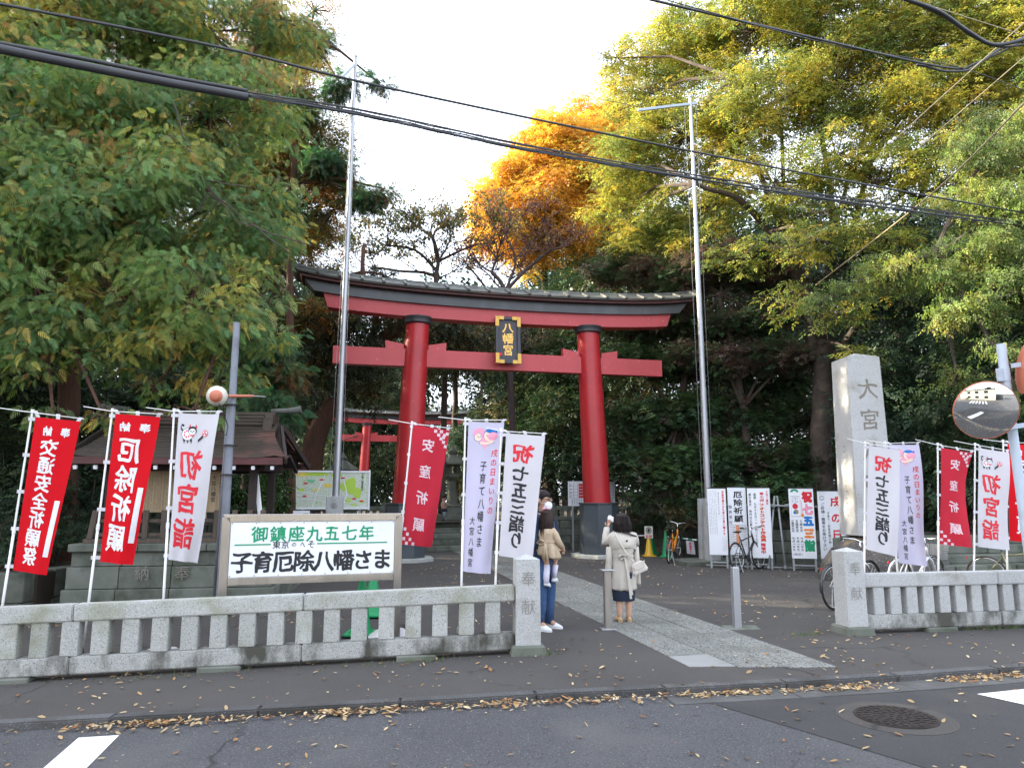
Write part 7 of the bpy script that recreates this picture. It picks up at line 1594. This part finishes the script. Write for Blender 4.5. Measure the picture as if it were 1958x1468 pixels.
# --- 8 layered maples right of the gate
MPG = [((.05, .10, .045), 5), ((.075, .14, .05), 3), ((.12, .16, .05), 1), ((.13, .07, .065), 1)]
MPR = [((.10, .07, .06), 3), ((.15, .09, .075), 2), ((.06, .11, .05), 5)]
def layers(pts): return [bl(px, py, Y+1.2, r*1.12, .42) for px, py, Y, r in pts]
tb = P(1290, 1010, 23.5); tb.z = PZ
tree('dark green maple in flat layers filling the space right of the gate pillar', [tb, P(1300, 800, 23.5), P(1320, 600, 23.5)], .2, .08, layers([(1210, 880, 21.5, 1.1), (1280, 900, 20.8, 1.2), (1360, 880, 20.5, 1.2), (1440, 880, 20.5, 1.2), (1230, 800, 22, 1.2), (1330, 790, 22, 1.3), (1430, 800, 21.5, 1.3), (1210, 700, 23, 1.3), (1300, 700, 23, 1.4), (1400, 700, 22.5, 1.3), (1250, 950, 20.5, .9), (1340, 960, 20, 1.0), (1480, 740, 22, 1.2), (1200, 620, 24, 1.3), (1290, 620, 23.5, 1.2), (1530, 880, 20.5, 1.1), (1550, 800, 21.5, 1.0), (1440, 940, 19.9, 1.1), (1520, 940, 19.5, 1.0)]), 42000, .20, 'maple', MPG, M['bark'], LK, name='maple_tree', droop=.15, up=.85, flat_=.4, dens=1.5)
tb = P(1440, 1000, 22); tb.z = PZ
tree('maroon tinted maple around the right flagpole beside the zelkova', [tb, P(1420, 780, 22), P(1380, 560, 22)], .18, .07, layers([(1380, 510, 20.8, 1.2), (1460, 520, 20.6, 1.2), (1320, 530, 21.5, 1.1), (1290, 600, 21.5, 1.0), (1370, 620, 21, 1.1), (1450, 620, 20.8, 1.1), (1520, 690, 20.2, 1.0), (1480, 680, 20.4, 1.0), (1380, 690, 20.6, .9), (1250, 520, 22.5, 1.1), (1310, 680, 21.4, .9), (1180, 510, 24, 1.1)]), 24000, .20, 'maple', MPR, M['bark'], LK, name='maple_tree', droop=.15, up=.85, flat_=.4, dens=1.5)
# --- 9 dark evergreens
def evergreen(label, px, Y, pts, n, pal=DK, size=.26, group='dark evergreens behind the shrine gate', templ='twig', zb=PZ, r0=.22):
    tb = P(px, 950, Y); tb.z = zb; top = P(px, min(p[1] for p in pts)+30, Y)
    return tree(label, [tb, tb.lerp(top, .5), top], r0, r0*.4, [bl(*p) for p in pts], n, size, templ, pal, M['bark'], LK, name='evergreen_tree', group=group)
evergreen('dark evergreen mass directly behind the stone name pillar', 1720, 20, [(1690, 560, 20, 1.4), (1760, 600, 20, 1.5), (1700, 700, 20, 1.5), (1780, 720, 19.5, 1.6), (1730, 820, 19.5, 1.6), (1820, 820, 19, 1.5), (1650, 480, 20.5, 1.3), (1740, 480, 20.5, 1.4), (1800, 930, 18.5, 1.3), (1720, 920, 18.8, 1.2)], 14000, DK2)
evergreen('glossy dark evergreen at the right edge behind the traffic mirror', 1900, 17.5, [(1850, 640, 17.5, 1.3), (1920, 700, 17, 1.4), (1860, 780, 17, 1.3), (1930, 850, 16.5, 1.4), (1870, 900, 16.5, 1.1), (1980, 600, 17, 1.5), (2020, 800, 16, 1.5), (1850, 520, 18.5, 1.2)], 13000, [((.028, .06, .03), 5), ((.05, .085, .038), 4), ((.09, .12, .05), 1.5)], size=.24)
evergreen('tall dark evergreen in the top right corner', 1960, 22, [(1900, 180, 22, 2.2), (1960, 60, 22, 2.2), (1960, 320, 22, 2.0), (1850, 330, 22, 1.8), (2050, 200, 22, 2.4), (1880, 450, 21.5, 1.6)], 10000, DK2)
evergreen('deep green evergreen showing between the two gate beams on the left', 870, 31, [(820, 660, 31, 2.0), (900, 650, 31, 2.2), (980, 660, 31, 2.2), (960, 780, 30, 1.7), (1000, 820, 30, 1.8), (1040, 720, 30, 2.2), (1080, 640, 31, 2.0)], 16000, DK, size=.32)
evergreen('dark evergreen behind the right gate pillar', 1120, 29, [(1080, 820, 28, 1.9), (1150, 760, 29, 2.0), (1160, 660, 29, 2.0), (1180, 560, 30, 2.0), (1100, 560, 31, 1.8), (1200, 860, 27, 1.8), (1000, 860, 28, 1.6), (1240, 480, 30, 2.0), (1040, 900, 27, 1.2)], 16000, DK, size=.30)
evergreen('shadowy evergreen behind the notice pavilion', 330, 19, [(250, 800, 18, 1.5), (350, 780, 18.5, 1.5), (450, 760, 19, 1.5), (150, 760, 17, 1.6), (60, 800, 16, 1.6), (40, 930, 15, 1.4), (130, 920, 15.5, 1.3), (220, 900, 17, 1.4), (320, 880, 18, 1.5), (520, 740, 20, 1.5), (-60, 700, 15, 2), (-60, 900, 14, 1.6), (80, 1010, 14.5, .8)], 22000, DK2, size=.24, zb=.3)
evergreen('dim green tree beside the far smaller gate', 780, 50, [(800, 820, 50, 2.2), (760, 870, 50, 2.0), (740, 760, 50, 2.6), (850, 800, 50, 2.4), (700, 700, 50, 3), (650, 800, 50, 2.6), (590, 860, 40, 1.6), (760, 930, 50, 1.8), (690, 880, 50, 2.2)], 12000, [((.05, .08, .03), 4), ((.09, .12, .035), 3), ((.03, .05, .022), 3)], size=.34)
evergreen('dark evergreen right of the steps above the stone railing', 1060, 27, [(930, 860, 30, 1.8), (1000, 930, 27, 1.0), (900, 930, 32, 1.2), (1090, 900, 26.5, 1.2)], 7000, DK2)
evergreen('dark green wall of trees behind the cypress, left half of the view', 300, 27, [(px, py, 27, 2.6) for px in (-60, 90, 240, 390, 500) for py in (330, 480, 630, 780, 900)], 24000, DK, size=.42)
evergreen('deep green thicket behind the maples and zelkova trunk', 1500, 27, [(px, py, 27, 2.4) for px in (1220, 1350, 1480, 1610, 1740, 1880, 2010) for py in (520, 650, 790, 900)], 24000, DK, size=.42)
far = []
for k in range(15):   # wooded hillside far behind, tree by tree
    px = -200+160*k; far.append(evergreen('dark tree of the far wood, number '+('one two three four five six seven eight nine ten eleven twelve thirteen fourteen fifteen'.split()[k])+' from the left', px, 56+6*math.sin(k*2.3), [(px+60*math.sin(k*1.7+j), 900-75*j+20*math.sin(k), 56, 3.6) for j in range(0, 5 if 560 < px < 1000 else 7)], 5200, DK2, size=1.15, group='trees of the dark wood far behind the shrine'))
# --- 10 unseen trees added outside the left edge to shade the forecourt
for k, (x, y, r, h) in enumerate(((-15.5, 8.5, 3.0, 9), (-19, 14, 3.2, 12), (-22, 6, 3.2, 12), (-27, 11, 3.6, 15), (-25, 20, 3.6, 15), (-17, 22, 3.4, 14))):
    tree(('first', 'second', 'third', 'fourth', 'fifth', 'sixth')[k]+' unseen shade tree added beyond the left edge, counted from the street', [(x, y, 0), (x, y, h*.5), (x, y, h*.9)], .3, .1, [(x, y, h*.45, r), (x+1.5, y, h*.7, r), (x-1.2, y+1, h*.7, r), (x, y-1.5, h*.6, r), (x, y, h, r*.9), (x+.5, y+1, h*.25, r*.8)], 5000, .55, 'twig', DK, M['bark'], LK, name='evergreen_tree', group='unseen shade trees added beyond the left edge')
# --- clipped hedges and shrubs
HG = [((.045, .10, .025), 4), ((.065, .13, .03), 4), ((.03, .065, .02), 3)]
def shrub(label, blobs, n, size, pal, templ='kite', name='shrub', cat='shrub', leafm=LK, **kw):
    b = blobs[0]; base = Vector((b[0], b[1], 0)); o = thing(name, label, cat, base); mb = MB()
    for c in blobs:
        for k in range(7): e = Vector((c[0], c[1], c[2]))+Vector(RNG.normal(size=3))*c[3]*.5; mb.tube([Vector((c[0]*.8+base.x*.2, c[1], .0))-base, Vector((c[0], c[1], c[2]*.5))-base, e-base], [.02, .014, .006], 5)
    mb.build('stems', M['twig'], o, kind='stuff'); cl = subclumps(blobs, 2.2, shell=.55, **({'rr': (.25, .4)})); scatter('foliage', [(c[0]-base.x, c[1]-base.y, c[2], c[3]) for c in cl], n, size, templ, pal, leafm, o, **kw); return o
shrub('bright clipped hedge between the pavilion post and the white marker post', [bl(470, 930, 15.4, .45), bl(500, 925, 15.6, .5), bl(455, 960, 15.4, .45), bl(510, 965, 15.5, .45), bl(485, 990, 15.5, .5)], 9000, .06, HG, name='hedge', cat='hedge')
shrub('darker rounded hedge left of the map board', [bl(522, 930, 17.2, .42), bl(528, 905, 17.6, .38), bl(515, 970, 17, .45), bl(530, 960, 17.2, .38), bl(500, 930, 17.4, .45)], 7000, .07, [((.03, .07, .02), 4), ((.05, .10, .025), 3)], name='hedge', cat='hedge')
shrub('golden green shrub beside the stone lantern', [bl(905, 925, 26.5, .55), bl(900, 905, 26.7, .35)], 1600, .12, [((.22, .20, .04), 3), ((.10, .13, .03), 3)], templ='twig')
shrub('low dark shrubs growing over the wall behind the sign boards', [bl(1300, 985, 20.5, .6, .5), bl(1230, 990, 22, .6, .5), bl(1380, 975, 19.8, .6, .5), bl(1460, 975, 19.4, .6, .5), bl(1560, 960, 19, .7, .6), bl(1640, 960, 18.7, .7), bl(1720, 960, 18.4, .8), bl(1820, 960, 17.8, .8)], 9000, .13, [((.02, .035, .016), 4), ((.035, .055, .02), 3), ((.09, .06, .03), 1.2)], templ='twig')
shrub('dark leafy shrubs behind the low wall at the far left', [bl(40, 1040, 12.8, .7), bl(110, 1030, 13.2, .7), bl(-40, 1020, 12.5, .8), bl(90, 960, 14, .9), bl(20, 940, 14, .9), bl(170, 980, 14.6, .7)], 9000, .11, DK2, templ='twig')
# =====================================================  FALLEN LEAVES, WEEDS
n = 13500; rx = RNG.random(n)*24-9; ys = np.empty(n); zs = np.empty(n); keep = np.ones(n, bool)
for i in range(n):
    x = rx[i]; t = RNG.random(); ky = kerb_y(x)
    if t < .42:
        y = ky-.03-abs(RNG.normal())*.07-(.02 if x > 0 else 0); z = RZ+gz(x)+.012+RNG.random()*.035*math.exp(-abs(ky-y-.05)*8)
        if noise.noise(Vector((x*1.2, 3, 1)))*1.2+.5 < RNG.random()*.9: keep[i] = False
    elif t < .50: y = ky-.05-RNG.random()**1.3*4.5; z = RZ+gz(x)+.012
    else:
        y = ky+.02+RNG.random()**1.25*(13.5 if x > -3 else 5.5); z = gz(x)*max(0, min(1, (13-y)/5))+.014
        if noise.noise(Vector((x*.7, y*.7, 5)))*1.2+.55 < RNG.random(): keep[i] = False
    ys[i] = y; zs[i] = z
rx, ys, zs = rx[keep], ys[keep], zs[keep]; n = len(rx)
yaw = RNG.random(n)*2*PI; pitch = RNG.normal(size=n)*.22; roll = RNG.normal(size=n)*.25
hd = np.stack([np.cos(yaw)*np.cos(pitch), np.sin(yaw)*np.cos(pitch), np.sin(pitch)], 1); sd0 = np.stack([-np.sin(yaw), np.cos(yaw), np.zeros(n)], 1); nr = np.cross(hd, sd0)
sd1 = sd0*np.cos(roll)[:, None]+nr*np.sin(roll)[:, None]; nr = np.cross(hd, sd1); s = .022+.055*RNG.random(n)**1.3
T = np.array([[-.5, 0, .02], [-.15, .20, .09], [0, 0, .0], [-.15, -.20, .09], [.25, .17, .07], [.55, 0, .08], [.25, -.17, .07]]); Fc = np.array([[0, 1, 2, 3][::-1], [2, 1, 4, 5][::-1], [3, 2, 5, 6][::-1]])
Pp = np.stack([rx, ys, zs], 1); V = Pp[:, None, :]+s[:, None, None]*(T[None, :, 0:1]*hd[:, None, :]+T[None, :, 1:2]*sd1[:, None, :]+T[None, :, 2:3]*nr[:, None, :])
F = (Fc[None]+(np.arange(n)*7)[:, None, None]).reshape(-1, 4)
LP = np.array([(.42, .30, .16), (.50, .38, .22), (.34, .18, .08), (.28, .12, .05), (.55, .44, .28), (.40, .24, .10)]); col = np.repeat(LP[RNG.choice(6, n, p=[.25, .22, .16, .08, .17, .12])]*(.7+.5*RNG.random((n, 1))), 3, axis=0)
ob = quadmesh('fallen_leaves', V.reshape(-1, 3), F, col, M['leaf_dry']); tag(ob, 'tan and brown fallen leaves over the forecourt and along the gutter', 'leaves')
gr = MB()
for (cx_, cy_, w_, nn) in ((G(1575, 1205).x-.35, 9.25, .12, 60), (6.6, 9.75, .55, 260), (-3.4, 7.55, .5, 60), (.34, 8.1, .15, 40), (-1.0, 7.9, .4, 60), (7.6, 10.0, .5, 160)):
    for k in range(nn):
        x = cx_+random.gauss(0, w_); y = cy_+random.gauss(0, .05)+.17*(x-cx_); a = random.uniform(0, 6.3); h = random.uniform(.02, .085); e = random.uniform(.01, .05)
        gr.add([(x-.003, y, gz(x)), (x+.003, y, gz(x)), (x+e*math.cos(a), y+e*math.sin(a), gz(x)+h)], [(0, 1, 2)])
ob = gr.build('weeds', M['grass'], kind='stuff'); tag(ob, 'thin green weeds along the foot of the stone fences', 'weeds')
# =====================================================  ACROSS THE STREET (seen only in the traffic mirror)
o = thing('house', 'plain cream house across the street with a grey carport', 'house', (2, -8.6, RZ), R(6))
MB().box((-1, 0, 2.5), (18, 6, 5)).build('wall', M['wall_cream'], o, bevel=.02); MB().box((-1, 0, 5.1), (18.6, 6.6, .25)).build('roof', M['wall_grey'], o, bevel=.02)
for k in range(3):
    for z in (1.3, 3.7):
        w_ = MB().box((-4+4*k, 3.0, z), (1.6, .08, 1.2)).build('window', M['wall_grey'], o); MB().box((-4+4*k, 3.045, z), (1.44, .03, 1.04)).build('pane', M['glass_dark'], w_)
MB().box((9.5, .5, 2.5), (5.5, 5, .12)).box((7.2, 2.6, 1.2), (.12, .12, 2.5)).box((12, 2.6, 1.2), (.12, .12, 2.5)).build('carport', M['wall_grey'], o)
MB().box((9, -2.4, 1.4), (9, .2, 2.8)).build('garden_wall', M['wall_grey'], o)
shrub('round clipped shrub in front of the house across the street', [(-2.5, -4.4, .7, .8)], 1500, .12, HG, name='shrub')

import os
if os.environ.get('CNT'):
    from collections import Counter
    ct = Counter(); tot = 0; seen = {}
    for x in bpy.data.objects:
        if x.type == 'MESH' and x.users_collection:
            t_ = sum(len(p.vertices)-2 for p in x.data.polygons) if x.data.name not in seen else seen[x.data.name]; seen[x.data.name] = t_; ct[x.name.split('.')[0]] += t_; tot += t_
    print('TRIS', tot, 'OBJ', len(bpy.data.objects), ct.most_common(18))
